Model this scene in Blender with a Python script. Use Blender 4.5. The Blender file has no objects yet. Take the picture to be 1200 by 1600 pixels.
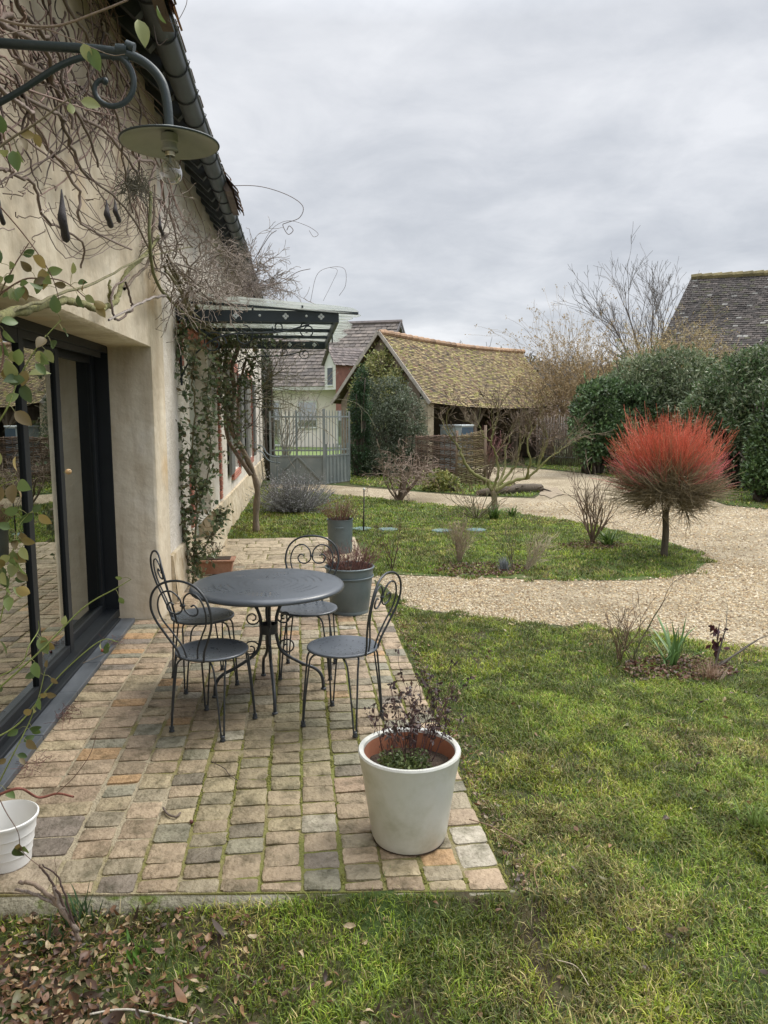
import bpy, math, random
import numpy as np
from mathutils import Vector, Matrix
rad = math.radians

# ---------------------------------------------------------------- camera, sky, sun, exposure
scene = bpy.context.scene
PITCH = math.atan(160 / 1200); YAW = rad(6.27); CAMH = 1.8
cam_d = bpy.data.cameras.new("camera"); cam = bpy.data.objects.new("camera", cam_d)
scene.collection.objects.link(cam); scene.camera = cam
cam.location = (0, 0, CAMH); cam.rotation_euler = (rad(90) - PITCH, 0, -YAW)
cam_d.sensor_fit = 'VERTICAL'; cam_d.sensor_height = 36.0; cam_d.lens = 36.0 * 1200 / 1600
cam_d.clip_start = 0.05; cam_d.clip_end = 600

scene.view_settings.view_transform = 'Standard'
scene.view_settings.look = 'None'
scene.view_settings.exposure = 0.85
scene.view_settings.gamma = 1
scene.cycles.max_bounces = 6; scene.cycles.transparent_max_bounces = 16
scene.cycles.use_denoising = True
scene.cycles.caustics_reflective = False; scene.cycles.caustics_refractive = False

SUN_EL, SUN_AZ = rad(52), rad(62)       # azimuth from +Y towards +X
w = bpy.data.worlds.new("World"); scene.world = w; w.use_nodes = True
nt = w.node_tree; N = nt.nodes; L = nt.links
for n in list(N): N.remove(n)
out = N.new('ShaderNodeOutputWorld'); bg = N.new('ShaderNodeBackground'); L.new(bg.outputs[0], out.inputs[0])
bg.inputs[1].default_value = 0.1
sky = N.new('ShaderNodeTexSky'); sky.sky_type = 'NISHITA'; sky.sun_disc = False
sky.sun_elevation = SUN_EL; sky.sun_rotation = SUN_AZ
tc = N.new('ShaderNodeTexCoord'); sep = N.new('ShaderNodeSeparateXYZ'); L.new(tc.outputs['Generated'], sep.inputs[0])
# project the direction onto a cloud deck so that clouds flatten towards the horizon
mx = N.new('ShaderNodeMath'); mx.operation = 'MAXIMUM'; L.new(sep.outputs[2], mx.inputs[0]); mx.inputs[1].default_value = 0.0
ad = N.new('ShaderNodeMath'); ad.operation = 'ADD'; L.new(mx.outputs[0], ad.inputs[0]); ad.inputs[1].default_value = 0.22
dv = N.new('ShaderNodeVectorMath'); dv.operation = 'DIVIDE'; L.new(tc.outputs['Generated'], dv.inputs[0])
cb = N.new('ShaderNodeCombineXYZ')
for i in range(3): L.new(ad.outputs[0], cb.inputs[i])
L.new(cb.outputs[0], dv.inputs[1])
def wnoise(scale, detail, rough, off):
    mp = N.new('ShaderNodeMapping'); L.new(dv.outputs[0], mp.inputs[0]); mp.inputs['Location'].default_value = off
    mp.inputs['Scale'].default_value = (1, 1.0, 2.0)
    t = N.new('ShaderNodeTexNoise'); L.new(mp.outputs[0], t.inputs['Vector']); t.inputs['Scale'].default_value = scale
    t.inputs['Detail'].default_value = detail; t.inputs['Roughness'].default_value = rough
    t.inputs['Distortion'].default_value = 0.35
    return t
n1 = wnoise(1.15, 6, .52, (3.1, 1.7, 0)); n2 = wnoise(3.4, 7, .6, (9.2, 4.4, 2))
mixn = N.new('ShaderNodeMix'); mixn.inputs[0].default_value = .34
L.new(n1.outputs['Fac'], mixn.inputs[2]); L.new(n2.outputs['Fac'], mixn.inputs[3])
cr = N.new('ShaderNodeValToRGB'); L.new(mixn.outputs[0], cr.inputs[0])
e = cr.color_ramp.elements
e[0].position = .34; e[0].color = (.27, .285, .315, 1)
e[1].position = .66; e[1].color = (.475, .482, .50, 1)
k = e.new(.5); k.color = (.36, .373, .398, 1)
# the deck is brighter overhead, as an overcast sky is
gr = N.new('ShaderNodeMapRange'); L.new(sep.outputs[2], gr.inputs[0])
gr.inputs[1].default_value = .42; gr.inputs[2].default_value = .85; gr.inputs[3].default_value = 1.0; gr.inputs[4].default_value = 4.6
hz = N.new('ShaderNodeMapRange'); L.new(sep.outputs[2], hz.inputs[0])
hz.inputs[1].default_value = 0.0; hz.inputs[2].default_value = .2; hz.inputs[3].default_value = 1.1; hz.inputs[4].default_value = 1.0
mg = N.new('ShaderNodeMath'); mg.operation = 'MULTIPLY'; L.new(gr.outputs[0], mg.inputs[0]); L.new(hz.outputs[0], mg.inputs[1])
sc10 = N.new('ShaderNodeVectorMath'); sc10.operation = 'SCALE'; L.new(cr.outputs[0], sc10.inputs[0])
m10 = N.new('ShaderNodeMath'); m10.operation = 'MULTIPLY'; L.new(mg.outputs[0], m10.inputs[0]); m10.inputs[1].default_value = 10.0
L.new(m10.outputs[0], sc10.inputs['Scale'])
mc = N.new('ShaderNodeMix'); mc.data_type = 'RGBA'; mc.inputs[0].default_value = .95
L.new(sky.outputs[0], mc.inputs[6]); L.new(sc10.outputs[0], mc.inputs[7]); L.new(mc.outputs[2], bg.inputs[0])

sd = bpy.data.lights.new("sun", 'SUN'); sd.energy = 1.5; sd.angle = rad(24); sd.color = (1, .94, .84)
sun = bpy.data.objects.new("sun", sd); scene.collection.objects.link(sun)
sdir = Vector((math.sin(SUN_AZ) * math.cos(SUN_EL), math.cos(SUN_AZ) * math.cos(SUN_EL), math.sin(SUN_EL)))
sun.rotation_euler = sdir.to_track_quat('Z', 'Y').to_euler()

# ---------------------------------------------------------------- measuring: photo points to places
def ray(x, y):
    a = (x - 600) / 1200; b = (800 - y) / 1200
    f = math.cos(PITCH) + b * math.sin(PITCH); u = -math.sin(PITCH) + b * math.cos(PITCH)
    return np.array([a * math.cos(YAW) + f * math.sin(YAW), -a * math.sin(YAW) + f * math.cos(YAW), u])
def G(x, y, z=0.0):
    r = ray(x, y); return r * ((z - CAMH) / r[2]) + [0, 0, CAMH]
def PX(x, y, X0=-1.15):
    r = ray(x, y); return r * (X0 / r[0]) + [0, 0, CAMH]
def PY(x, y, Y0):
    r = ray(x, y); return r * (Y0 / r[1]) + [0, 0, CAMH]
def RF(r, f, z=0.0):       # metres to the right of / ahead of the viewing axis
    return np.array([r * math.cos(YAW) + f * math.sin(YAW), -r * math.sin(YAW) + f * math.cos(YAW), z])
GZ = -0.08
TWO = 2 * math.pi

# ---------------------------------------------------------------- mesh builder
class MB:
    def __init__(s): s.V = []; s.F = {3: [], 4: []}; s.NG = []; s.C = []; s.n = 0
    def add(s, v, f, col=None):
        v = np.asarray(v, float).reshape(-1, 3); f = np.asarray(f, int)
        if len(f): s.F[f.shape[1]].append(f + s.n)
        s.V.append(v)
        c = np.ones((len(v), 3)) if col is None else np.broadcast_to(np.asarray(col, float), (len(v), 3))
        s.C.append(c); b = s.n; s.n += len(v); return b
    def ngon(s, pts, col=None):
        b = s.add(pts, np.zeros((0, 3)), col); s.NG.append([b + i for i in range(len(pts))])
    def box(s, c, size, rot=None, col=None, taper=1.0):
        x, y, z = np.array(size) / 2
        v = np.array([[-x, -y, -z], [x, -y, -z], [x, y, -z], [-x, y, -z], [-x * taper, -y * taper, z], [x * taper, -y * taper, z], [x * taper, y * taper, z], [-x * taper, y * taper, z]])
        if rot is not None:
            R = rotz(rot) if np.isscalar(rot) else np.asarray(rot); v = v @ R.T
        s.add(v + np.array(c), [[0, 3, 2, 1], [4, 5, 6, 7], [0, 1, 5, 4], [1, 2, 6, 5], [2, 3, 7, 6], [3, 0, 4, 7]], col)
    def bar(s, a, b, wd, ht, col=None, up=(0, 0, 1)):
        a = np.array(a, float); b = np.array(b, float); d = b - a; ln = np.linalg.norm(d); d /= ln
        u = np.array(up, float); r = np.cross(d, u); r /= np.linalg.norm(r); u2 = np.cross(r, d)
        s.box((a + b) / 2, (wd, ln, ht), np.stack([r, d, u2], 1), col)
    def tube(s, P, R, n=5, col=None, cap=True, closed=False):
        P = np.asarray(P, float); m = len(P)
        R = np.broadcast_to(np.asarray(R, float), (m,))
        if closed: T = np.roll(P, -1, 0) - np.roll(P, 1, 0)
        else: T = np.gradient(P, axis=0)
        T /= np.linalg.norm(T, axis=1, keepdims=True) + 1e-12
        mean = np.abs(T).mean(0); ref = np.zeros(3); ref[np.argmin(mean)] = 1
        A = np.cross(T, ref); A /= np.linalg.norm(A, axis=1, keepdims=True) + 1e-12
        B = np.cross(T, A)
        if not closed:
            bad = (A[1:] * A[:-1]).sum(1) < 0
            if bad.any():
                sg = np.cumprod(np.where(bad, -1, 1)); A[1:] *= sg[:, None]; B[1:] *= sg[:, None]
        th = np.arange(n) * TWO / n
        V = P[:, None] + R[:, None, None] * (np.cos(th)[None, :, None] * A[:, None] + np.sin(th)[None, :, None] * B[:, None])
        i = np.arange(m if closed else m - 1)[:, None] * n; j = np.arange(n)[None]; j2 = (j + 1) % n
        nx = (i + n) % (m * n) if closed else i + n
        F = np.stack([i + j, i + j2, nx + j2, nx + j], -1).reshape(-1, 4)
        if col is not None:
            col = np.asarray(col, float)
            if col.ndim == 2: col = np.repeat(col, n, 0)
        b = s.add(V.reshape(-1, 3), F, col)
        if cap and not closed and n > 3:
            s.NG.append([b + q for q in range(n)][::-1]); s.NG.append([b + (m - 1) * n + q for q in range(n)])
    def lathe(s, prof, n=32, c=(0, 0, 0), col=None, closed=False):
        prof = np.asarray(prof, float); m = len(prof); th = np.arange(n) * TWO / n
        V = np.stack([prof[:, None, 0] * np.cos(th), prof[:, None, 0] * np.sin(th), np.repeat(prof[:, 1:2], n, 1)], -1) + np.array(c)
        i = np.arange(m if closed else m - 1)[:, None] * n; j = np.arange(n)[None]; j2 = (j + 1) % n
        nx = (i + n) % (m * n)
        s.add(V.reshape(-1, 3), np.stack([i + j, i + j2, nx + j2, nx + j], -1).reshape(-1, 4), col)
    def ball(s, c, r, n=8, col=None):
        r = np.broadcast_to(np.asarray(r, float), (3,)); a = np.linspace(.02, math.pi - .02, max(4, n // 2 + 1)); th = np.arange(n) * TWO / n
        V = np.stack([np.sin(a)[:, None] * np.cos(th) * r[0], np.sin(a)[:, None] * np.sin(th) * r[1], np.repeat(-np.cos(a)[:, None], n, 1) * r[2]], -1) + np.array(c)
        m = len(a); i = np.arange(m - 1)[:, None] * n; j = np.arange(n)[None]; j2 = (j + 1) % n
        s.add(V.reshape(-1, 3), np.stack([i + j, i + j2, i + n + j2, i + n + j], -1).reshape(-1, 4), col)
    def build(s, name, mat=None, parent=None, smooth=None, bevel=0):
        me = bpy.data.meshes.new(name)
        V = np.concatenate(s.V) if s.V else np.zeros((0, 3))
        loops = []; tot = []
        for k_ in (3, 4):
            if s.F[k_]:
                f = np.concatenate(s.F[k_]); loops.append(f.ravel()); tot.append(np.full(len(f), k_))
        for g in s.NG: loops.append(np.array(g)); tot.append(np.array([len(g)]))
        lo = np.concatenate(loops).astype(np.int32); to = np.concatenate(tot).astype(np.int32)
        me.vertices.add(len(V)); me.vertices.foreach_set('co', V.astype(np.float32).ravel())
        me.loops.add(len(lo)); me.loops.foreach_set('vertex_index', lo)
        me.polygons.add(len(to)); st = np.concatenate([[0], np.cumsum(to)[:-1]]).astype(np.int32)
        me.polygons.foreach_set('loop_start', st); me.polygons.foreach_set('loop_total', to)
        if smooth is None: smooth = True if (mat and mat.name in ('twig', 'leaf', 'bark', 'red_stem', 'wisteria_bark')) else 'auto'
        me.polygons.foreach_set('use_smooth', np.full(len(to), bool(smooth)))
        me.update(calc_edges=True)
        at = me.attributes.new('Col', 'FLOAT_COLOR', 'POINT')
        C_ = np.concatenate(s.C); C_ = np.concatenate([C_, np.ones((len(C_), 1))], 1)
        at.data.foreach_set('color', C_.astype(np.float32).ravel())
        if smooth == 'auto':
            me.set_sharp_from_angle(angle=rad(35))
        ob = bpy.data.objects.new(name, me); scene.collection.objects.link(ob)
        if mat: me.materials.append(mat)
        if parent is not None: ob.parent = parent; ob.matrix_parent_inverse = parent.matrix_basis.inverted()
        if bevel:
            bv = ob.modifiers.new('bevel', 'BEVEL'); bv.width = bevel; bv.segments = 2; bv.limit_method = 'ANGLE'
        return ob
def rotz(a): c, s_ = math.cos(a), math.sin(a); return np.array([[c, -s_, 0], [s_, c, 0], [0, 0, 1]])
def rotx(a): c, s_ = math.cos(a), math.sin(a); return np.array([[1, 0, 0], [0, c, -s_], [0, s_, c]])
def roty(a): c, s_ = math.cos(a), math.sin(a); return np.array([[c, 0, s_], [0, 1, 0], [-s_, 0, c]])
def tag(o, label=None, cat=None, group=None, kind=None):
    if label: o['label'] = label
    if cat: o['category'] = cat
    if group: o['group'] = group
    if kind: o['kind'] = kind
    return o
def empty(name, loc, label, cat, group=None, rz=0):
    o = bpy.data.objects.new(name, None); scene.collection.objects.link(o)
    o.location = tuple(loc); o.rotation_euler = (0, 0, rz); o.empty_display_size = .1
    return tag(o, label, cat, group)
def copy_tree(o, parent=None):
    c = o.copy(); scene.collection.objects.link(c); c.parent = parent
    for ch in o.children: copy_tree(ch, c)
    return c
def cr_spline(P, n=8, closed=False):
    P = np.asarray(P, float)
    if closed: Q = np.concatenate([P[-1:], P, P[:2]])
    else: Q = np.concatenate([2 * P[:1] - P[1:2], P, 2 * P[-1:] - P[-2:-1]])
    res = []
    for i in range(1, len(Q) - 2):
        t = np.linspace(0, 1, n, endpoint=False)[:, None]; a, b, c, d = Q[i - 1], Q[i], Q[i + 1], Q[i + 2]
        res.append(.5 * ((2 * b) + (c - a) * t + (2 * a - 5 * b + 4 * c - d) * t ** 2 + (3 * b - a - 3 * c + d) * t ** 3))
    if not closed: res.append(P[-1:])
    return np.concatenate(res)
# smooth value noise for placing things
_rg = np.random.default_rng(7); _lat = _rg.random((64, 64))
def vnoise(x, y, s=1.0, o=0):
    x = np.asarray(x) / s + 17.3 + o * 5.1; y = np.asarray(y) / s + 9.7 + o * 3.7
    xi = np.floor(x).astype(int); yi = np.floor(y).astype(int); fx = x - xi; fy = y - yi
    fx = fx * fx * (3 - 2 * fx); fy = fy * fy * (3 - 2 * fy); g = lambda a, b: _lat[a % 64, b % 64]
    return (g(xi, yi) * (1 - fx) + g(xi + 1, yi) * fx) * (1 - fy) + (g(xi, yi + 1) * (1 - fx) + g(xi + 1, yi + 1) * fx) * fy
def inpoly(x, y, P):
    P = np.asarray(P); r = np.zeros(np.shape(x), bool); j = len(P) - 1
    for i in range(len(P)):
        c = ((P[i, 1] > y) != (P[j, 1] > y)) & (x < (P[j, 0] - P[i, 0]) * (y - P[i, 1]) / (P[j, 1] - P[i, 1] + 1e-12) + P[i, 0])
        r ^= c; j = i
    return r

# ---------------------------------------------------------------- materials
def mat(name, base=(.5, .5, .5), rough=.7, c2=None, c3=None, scale=4, detail=6, attr=False, amix=1.0, bump=0, bscale=40, metal=0, spec=.5,
        stretch=(1, 1, 1), contrast=(.35, .65), coat=0, blotch=None, bl_scale=1.5, bl_pos=(.5, .62), sub=0, rough2=None, streak=None):
    m = bpy.data.materials.new(name); m.use_nodes = True; t = m.node_tree; n = t.nodes; l = t.links; b = n['Principled BSDF']
    b.inputs['Roughness'].default_value = rough; b.inputs['Metallic'].default_value = metal
    b.inputs['Specular IOR Level'].default_value = spec; b.inputs['Coat Weight'].default_value = coat
    g = n.new('ShaderNodeNewGeometry'); mp = n.new('ShaderNodeMapping'); l.new(g.outputs['Position'], mp.inputs[0]); mp.inputs['Scale'].default_value = stretch
    if name.startswith('obj_'):
        tcn = n.new('ShaderNodeTexCoord'); l.new(tcn.outputs['Object'], mp.inputs[0])
    sock = None
    if c2 is not None:
        nz = n.new('ShaderNodeTexNoise'); l.new(mp.outputs[0], nz.inputs['Vector']); nz.inputs['Scale'].default_value = scale; nz.inputs['Detail'].default_value = detail
        nz.inputs['Roughness'].default_value = .6
        r = n.new('ShaderNodeValToRGB'); l.new(nz.outputs['Fac'], r.inputs[0]); el = r.color_ramp.elements
        el[0].position = contrast[0]; el[0].color = (*base, 1); el[1].position = contrast[1]; el[1].color = (*c2, 1)
        if c3 is not None: q = el.new(contrast[1] + .12); q.color = (*c3, 1)
        sock = r.outputs[0]
        if rough2 is not None:
            rr = n.new('ShaderNodeMapRange'); l.new(nz.outputs['Fac'], rr.inputs[0]); rr.inputs[1].default_value = .35; rr.inputs[2].default_value = .65
            rr.inputs[3].default_value = rough; rr.inputs[4].default_value = rough2; l.new(rr.outputs[0], b.inputs['Roughness'])
    if blotch is not None:
        nz = n.new('ShaderNodeTexNoise'); l.new(mp.outputs[0], nz.inputs['Vector']); nz.inputs['Scale'].default_value = bl_scale; nz.inputs['Detail'].default_value = 8
        nz.inputs['Roughness'].default_value = .65
        r = n.new('ShaderNodeMapRange'); l.new(nz.outputs['Fac'], r.inputs[0]); r.inputs[1].default_value = bl_pos[0]; r.inputs[2].default_value = bl_pos[1]
        x = n.new('ShaderNodeMix'); x.data_type = 'RGBA'; l.new(r.outputs[0], x.inputs[0])
        if sock: l.new(sock, x.inputs[6])
        else: x.inputs[6].default_value = (*base, 1)
        x.inputs[7].default_value = (*blotch, 1); sock = x.outputs[2]
    if streak is not None:
        mp2 = n.new('ShaderNodeMapping'); l.new(g.outputs['Position'], mp2.inputs[0]); mp2.inputs['Scale'].default_value = (5, 5, .55)
        for (sc_, lo, hi, amt) in ((1.6, .52, .74, .75), (.5, .5, .7, .5)):
            nz = n.new('ShaderNodeTexNoise'); l.new(mp2.outputs[0], nz.inputs['Vector']); nz.inputs['Scale'].default_value = sc_; nz.inputs['Detail'].default_value = 9; nz.inputs['Roughness'].default_value = .6
            r = n.new('ShaderNodeMapRange'); l.new(nz.outputs['Fac'], r.inputs[0]); r.inputs[1].default_value = lo; r.inputs[2].default_value = hi; r.inputs[4].default_value = amt
            x = n.new('ShaderNodeMix'); x.data_type = 'RGBA'; l.new(r.outputs[0], x.inputs[0]); l.new(sock, x.inputs[6]); x.inputs[7].default_value = (*streak, 1); sock = x.outputs[2]
    if attr:
        a = n.new('ShaderNodeAttribute'); a.attribute_name = 'Col'
        if sock:
            x = n.new('ShaderNodeMix'); x.data_type = 'RGBA'; x.blend_type = 'MULTIPLY'; x.inputs[0].default_value = amix; l.new(sock, x.inputs[6]); l.new(a.outputs['Color'], x.inputs[7]); sock = x.outputs[2]
        else: sock = a.outputs['Color']
    if sock: l.new(sock, b.inputs['Base Color'])
    else: b.inputs['Base Color'].default_value = (*base, 1)
    if bump:
        nb = n.new('ShaderNodeTexNoise'); l.new(mp.outputs[0], nb.inputs['Vector']); nb.inputs['Scale'].default_value = bscale; nb.inputs['Detail'].default_value = 6
        bp = n.new('ShaderNodeBump'); bp.inputs['Strength'].default_value = min(1, bump); bp.inputs['Distance'].default_value = .02 * max(1, bump); l.new(nb.outputs['Fac'], bp.inputs['Height']); l.new(bp.outputs[0], b.inputs['Normal'])
    if sub:
        tr = n.new('ShaderNodeBsdfTranslucent'); ms = n.new('ShaderNodeMixShader'); ms.inputs[0].default_value = sub
        if sock: l.new(sock, tr.inputs[0])
        else: tr.inputs[0].default_value = (*base, 1)
        o = n['Material Output']; l.new(b.outputs[0], ms.inputs[1]); l.new(tr.outputs[0], ms.inputs[2]); l.new(ms.outputs[0], o.inputs[0])
    return m
M = {}
M['leaf'] = mat('leaf', attr=True, rough=.5, sub=.22)
M['twig'] = mat('twig', attr=True, rough=.85, bump=.3, bscale=120)
M['bark'] = mat('bark', (.8, .8, .8), .9, (1.3, 1.3, 1.2), attr=True, scale=25, bump=.8, bscale=60, stretch=(1, 1, .3))
M['grass'] = mat('grass', attr=True, rough=.55, sub=.3)
M['iron'] = mat('obj_iron', (.022, .027, .032), .42, (.035, .04, .046), scale=30, spec=.5, bump=.05, bscale=200)
M['table'] = mat('obj_table_iron', (.062, .072, .084), .27, (.068, .078, .090), scale=3, spec=.6, rough2=.36)
M['white'] = mat('white_paint', (.62, .62, .58), .5, (.72, .72, .69), scale=6)
M['soil'] = mat('soil', (.035, .022, .014), .95, (.08, .055, .035), scale=30, bump=1, bscale=60)
M['tile'] = mat('roof_tile', (.75, .75, .75), .9, (1.2, 1.2, 1.15), attr=True, scale=9, bump=.6, bscale=30)
M['wood'] = mat('old_wood', (.10, .075, .05), .85, (.2, .16, .115), scale=6, stretch=(1, 1, .15), bump=.5, bscale=30)
M['stone'] = mat('rubble_stone', (.30, .25, .17), .9, (.46, .40, .29), scale=3, bump=1.2, bscale=9)
M['anth'] = mat('anthracite_frame', (.008, .010, .012), .5, (.012, .015, .018), scale=3, spec=.3)
M['zinc'] = mat('zinc', (.10, .13, .14), .45, (.15, .185, .195), scale=4, metal=.15, bump=.08, bscale=20)
M['gatep'] = mat('gate_paint', (.16, .185, .18), .6, (.22, .24, .225), scale=3)
def pick(pal, n, rng, v=.25): pal = np.asarray(pal); return pal[rng.integers(0, len(pal), n)] * rng.uniform(1 - v, 1 + v, (n, 1))
# ================================================================ GROUND, DRIVE, TERRACE
def sheet(name, pts, z, m, kind='structure'):
    mb = MB(); mb.ngon([(p[0], p[1], z) for p in pts]); o = mb.build(name, m); tag(o, kind=kind); return o
def gp(pts, z=GZ): return [tuple(G(x, y, z)[:2]) for x, y in pts]
# materials of the ground
def ground_mat(name, cols, scales, bump=.6, bsc=50):
    m = bpy.data.materials.new(name); m.use_nodes = True; t = m.node_tree; n = t.nodes; l = t.links; b = n['Principled BSDF']; b.inputs['Roughness'].default_value = .95
    b.inputs['Specular IOR Level'].default_value = .2
    g = n.new('ShaderNodeNewGeometry'); prev = None
    for i, (c, s_) in enumerate(zip(cols, scales)):
        if prev is None:
            rgb = n.new('ShaderNodeRGB'); rgb.outputs[0].default_value = (*c, 1); prev = rgb.outputs[0]; continue
        nz = n.new('ShaderNodeTexNoise'); l.new(g.outputs['Position'], nz.inputs['Vector']); nz.inputs['Scale'].default_value = s_; nz.inputs['Detail'].default_value = 8; nz.inputs['Roughness'].default_value = .65
        r = n.new('ShaderNodeMapRange'); l.new(nz.outputs['Fac'], r.inputs[0]); r.inputs[1].default_value = .46; r.inputs[2].default_value = .6
        x = n.new('ShaderNodeMix'); x.data_type = 'RGBA'; l.new(r.outputs[0], x.inputs[0]); l.new(prev, x.inputs[6]); x.inputs[7].default_value = (*c, 1); prev = x.outputs[2]
    l.new(prev, b.inputs['Base Color'])
    nb = n.new('ShaderNodeTexNoise'); l.new(g.outputs['Position'], nb.inputs['Vector']); nb.inputs['Scale'].default_value = bsc; nb.inputs['Detail'].default_value = 8
    bp = n.new('ShaderNodeBump'); bp.inputs['Strength'].default_value = bump; bp.inputs['Distance'].default_value = .03; l.new(nb.outputs['Fac'], bp.inputs['Height']); l.new(bp.outputs[0], b.inputs['Normal'])
    return m
M['earth'] = ground_mat('earth', [(.045, .035, .02), (.05, .07, .018), (.08, .07, .035), (.04, .065, .016)], [1, 3.5, 9, 1.1])
M['lawnfar'] = ground_mat('lawn_base', [(.07, .10, .025), (.10, .13, .035), (.10, .10, .045), (.06, .10, .02)], [1, 1.2, 6, 2.5], .5, 60)
B = 250
sheet('ground', [(-B, -30), (B, -30), (B, 400), (-B, 400)], GZ, M['earth'])

def HF(x, y):
    x = np.asarray(x, float); y = np.asarray(y, float); h = .026 * (vnoise(x, y, .55, 20) - .5) + .016 * (vnoise(x, y, .16, 21) - .5) + .008
    fd = 2.69 - .096 * (x - .13) - y; bank = np.where((fd > 0) & (x < .95), np.exp(-(fd / .13) ** 2) * np.clip((x + .9) / .9, 0, 1) * .062, 0)
    sd = x - .77; bank = bank + np.where((sd > 0) & (y > 2.65), np.exp(-(sd / .10) ** 2) * .03, 0)
    return GZ + h + bank

# gravel
m = bpy.data.materials.new('gravel'); m.use_nodes = True; n = m.node_tree.nodes; l = m.node_tree.links; b = n['Principled BSDF']; b.inputs['Roughness'].default_value = .9
g = n.new('ShaderNodeNewGeometry'); vo = n.new('ShaderNodeTexVoronoi'); l.new(g.outputs['Position'], vo.inputs['Vector']); vo.inputs['Scale'].default_value = 42
hs = n.new('ShaderNodeSeparateColor'); l.new(vo.outputs['Color'], hs.inputs[0])
r1 = n.new('ShaderNodeValToRGB'); l.new(hs.outputs[0], r1.inputs[0]); el = r1.color_ramp.elements
el[0].color = (.22, .165, .10, 1); el[1].color = (.56, .48, .34, 1); q = el.new(.4); q.color = (.40, .32, .205, 1)
nz = n.new('ShaderNodeTexNoise'); l.new(g.outputs['Position'], nz.inputs['Vector']); nz.inputs['Scale'].default_value = .9; nz.inputs['Detail'].default_value = 7
mr = n.new('ShaderNodeMapRange'); l.new(nz.outputs[0], mr.inputs[0]); mr.inputs[1].default_value = .44; mr.inputs[2].default_value = .62; mr.inputs[4].default_value = .9
x = n.new('ShaderNodeMix'); x.data_type = 'RGBA'; l.new(mr.outputs[0], x.inputs[0]); l.new(r1.outputs[0], x.inputs[6]); x.inputs[7].default_value = (.27, .215, .13, 1)
l.new(x.outputs[2], b.inputs['Base Color'])
bp = n.new('ShaderNodeBump'); bp.inputs['Strength'].default_value = 1; bp.inputs['Distance'].default_value = .035; bp.invert = True; l.new(vo.outputs['Distance'], bp.inputs['Height']); l.new(bp.outputs[0], b.inputs['Normal'])
M['gravel'] = m
GRAV = gp([(560, 893), (606, 922), (640, 950), (760, 966), (880, 978), (960, 985), (1050, 1000), (1130, 1010), (1300, 1030), (1700, 1040), (1600, 810), (1200, 797), (1135, 790), (1060, 765), (930, 742), (840, 733), (735, 728), (735, 752), (800, 757), (850, 768), (835, 779), (740, 776), (620, 766), (500, 757), (420, 757), (420, 762), (510, 772), (560, 830)])
sheet('gravel_driveway', GRAV, GZ + .004, M['gravel'])
gx = np.linspace(-2.4, 9.2, 290); gy = np.concatenate([np.linspace(.5, 4, 130), np.linspace(4.05, 8.4, 80)])
GXX, GYY = np.meshgrid(gx, gy, indexing='ij'); inside = inpoly(GXX, GYY, np.array(GRAV)) | ((GXX > -2) & (GXX < .74) & (GYY > 2.72 - .096 * (GXX - .13)))
ZZ = np.where(inside, GZ - .03, HF(GXX, GYY)); mbh = MB(); nx_, ny_ = len(gx), len(gy); I = (np.arange(nx_ - 1)[:, None] * ny_ + np.arange(ny_ - 1)[None]).reshape(-1, 1)
mbh.add(np.stack([GXX, GYY, ZZ], -1).reshape(-1, 3), I + np.array([[0, ny_, ny_ + 1, 1]])); tag(mbh.build('near_soil', M['earth'], smooth=True), kind='structure')
ISL = gp([(420, 768), (500, 768), (560, 775), (620, 781), (700, 790), (800, 800), (880, 812), (960, 828), (1040, 846), (1085, 862), (1105, 880), (1080, 897), (1000, 908), (900, 908), (820, 906), (740, 903), (640, 899), (560, 893), (548, 880), (556, 848), (548, 846)])
ISL = gp([(412, 762), (500, 771), (560, 776), (620, 783), (700, 791), (800, 802), (880, 813), (960, 829), (1040, 846), (1085, 862), (1105, 880), (1080, 897), (1000, 908), (900, 908), (820, 906), (740, 903), (640, 900), (600, 897)]) + [(.80, 8.5), (.80, 10.87), (-1.15, 10.98), (-1.05, 18)]
sheet('island_lawn', ISL, GZ + .012, M['lawnfar'])
BACK = gp([(548, 757), (620, 764), (740, 774), (830, 777), (846, 768), (800, 758), (745, 750), (735, 742), (690, 738), (545, 738)])
sheet('back_lawn', BACK, GZ + .012, M['lawnfar'])
HEDG = gp([(820, 727), (840, 731), (930, 741), (1060, 764), (1135, 789), (1200, 796), (1500, 806), (1500, 740), (1000, 715), (820, 716)])
sheet('hedge_lawn', HEDG, GZ + .012, M['lawnfar'])
FARL = gp([(425, 742), (548, 742), (600, 690), (425, 690)])
sheet('neighbour_lawn', [(-6, 22.5), (2.6, 22.5), (9, 45), (-20, 45)], GZ + .008, mat('far_grass', (.10, .15, .035), .9, (.13, .18, .045), scale=3))

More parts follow.
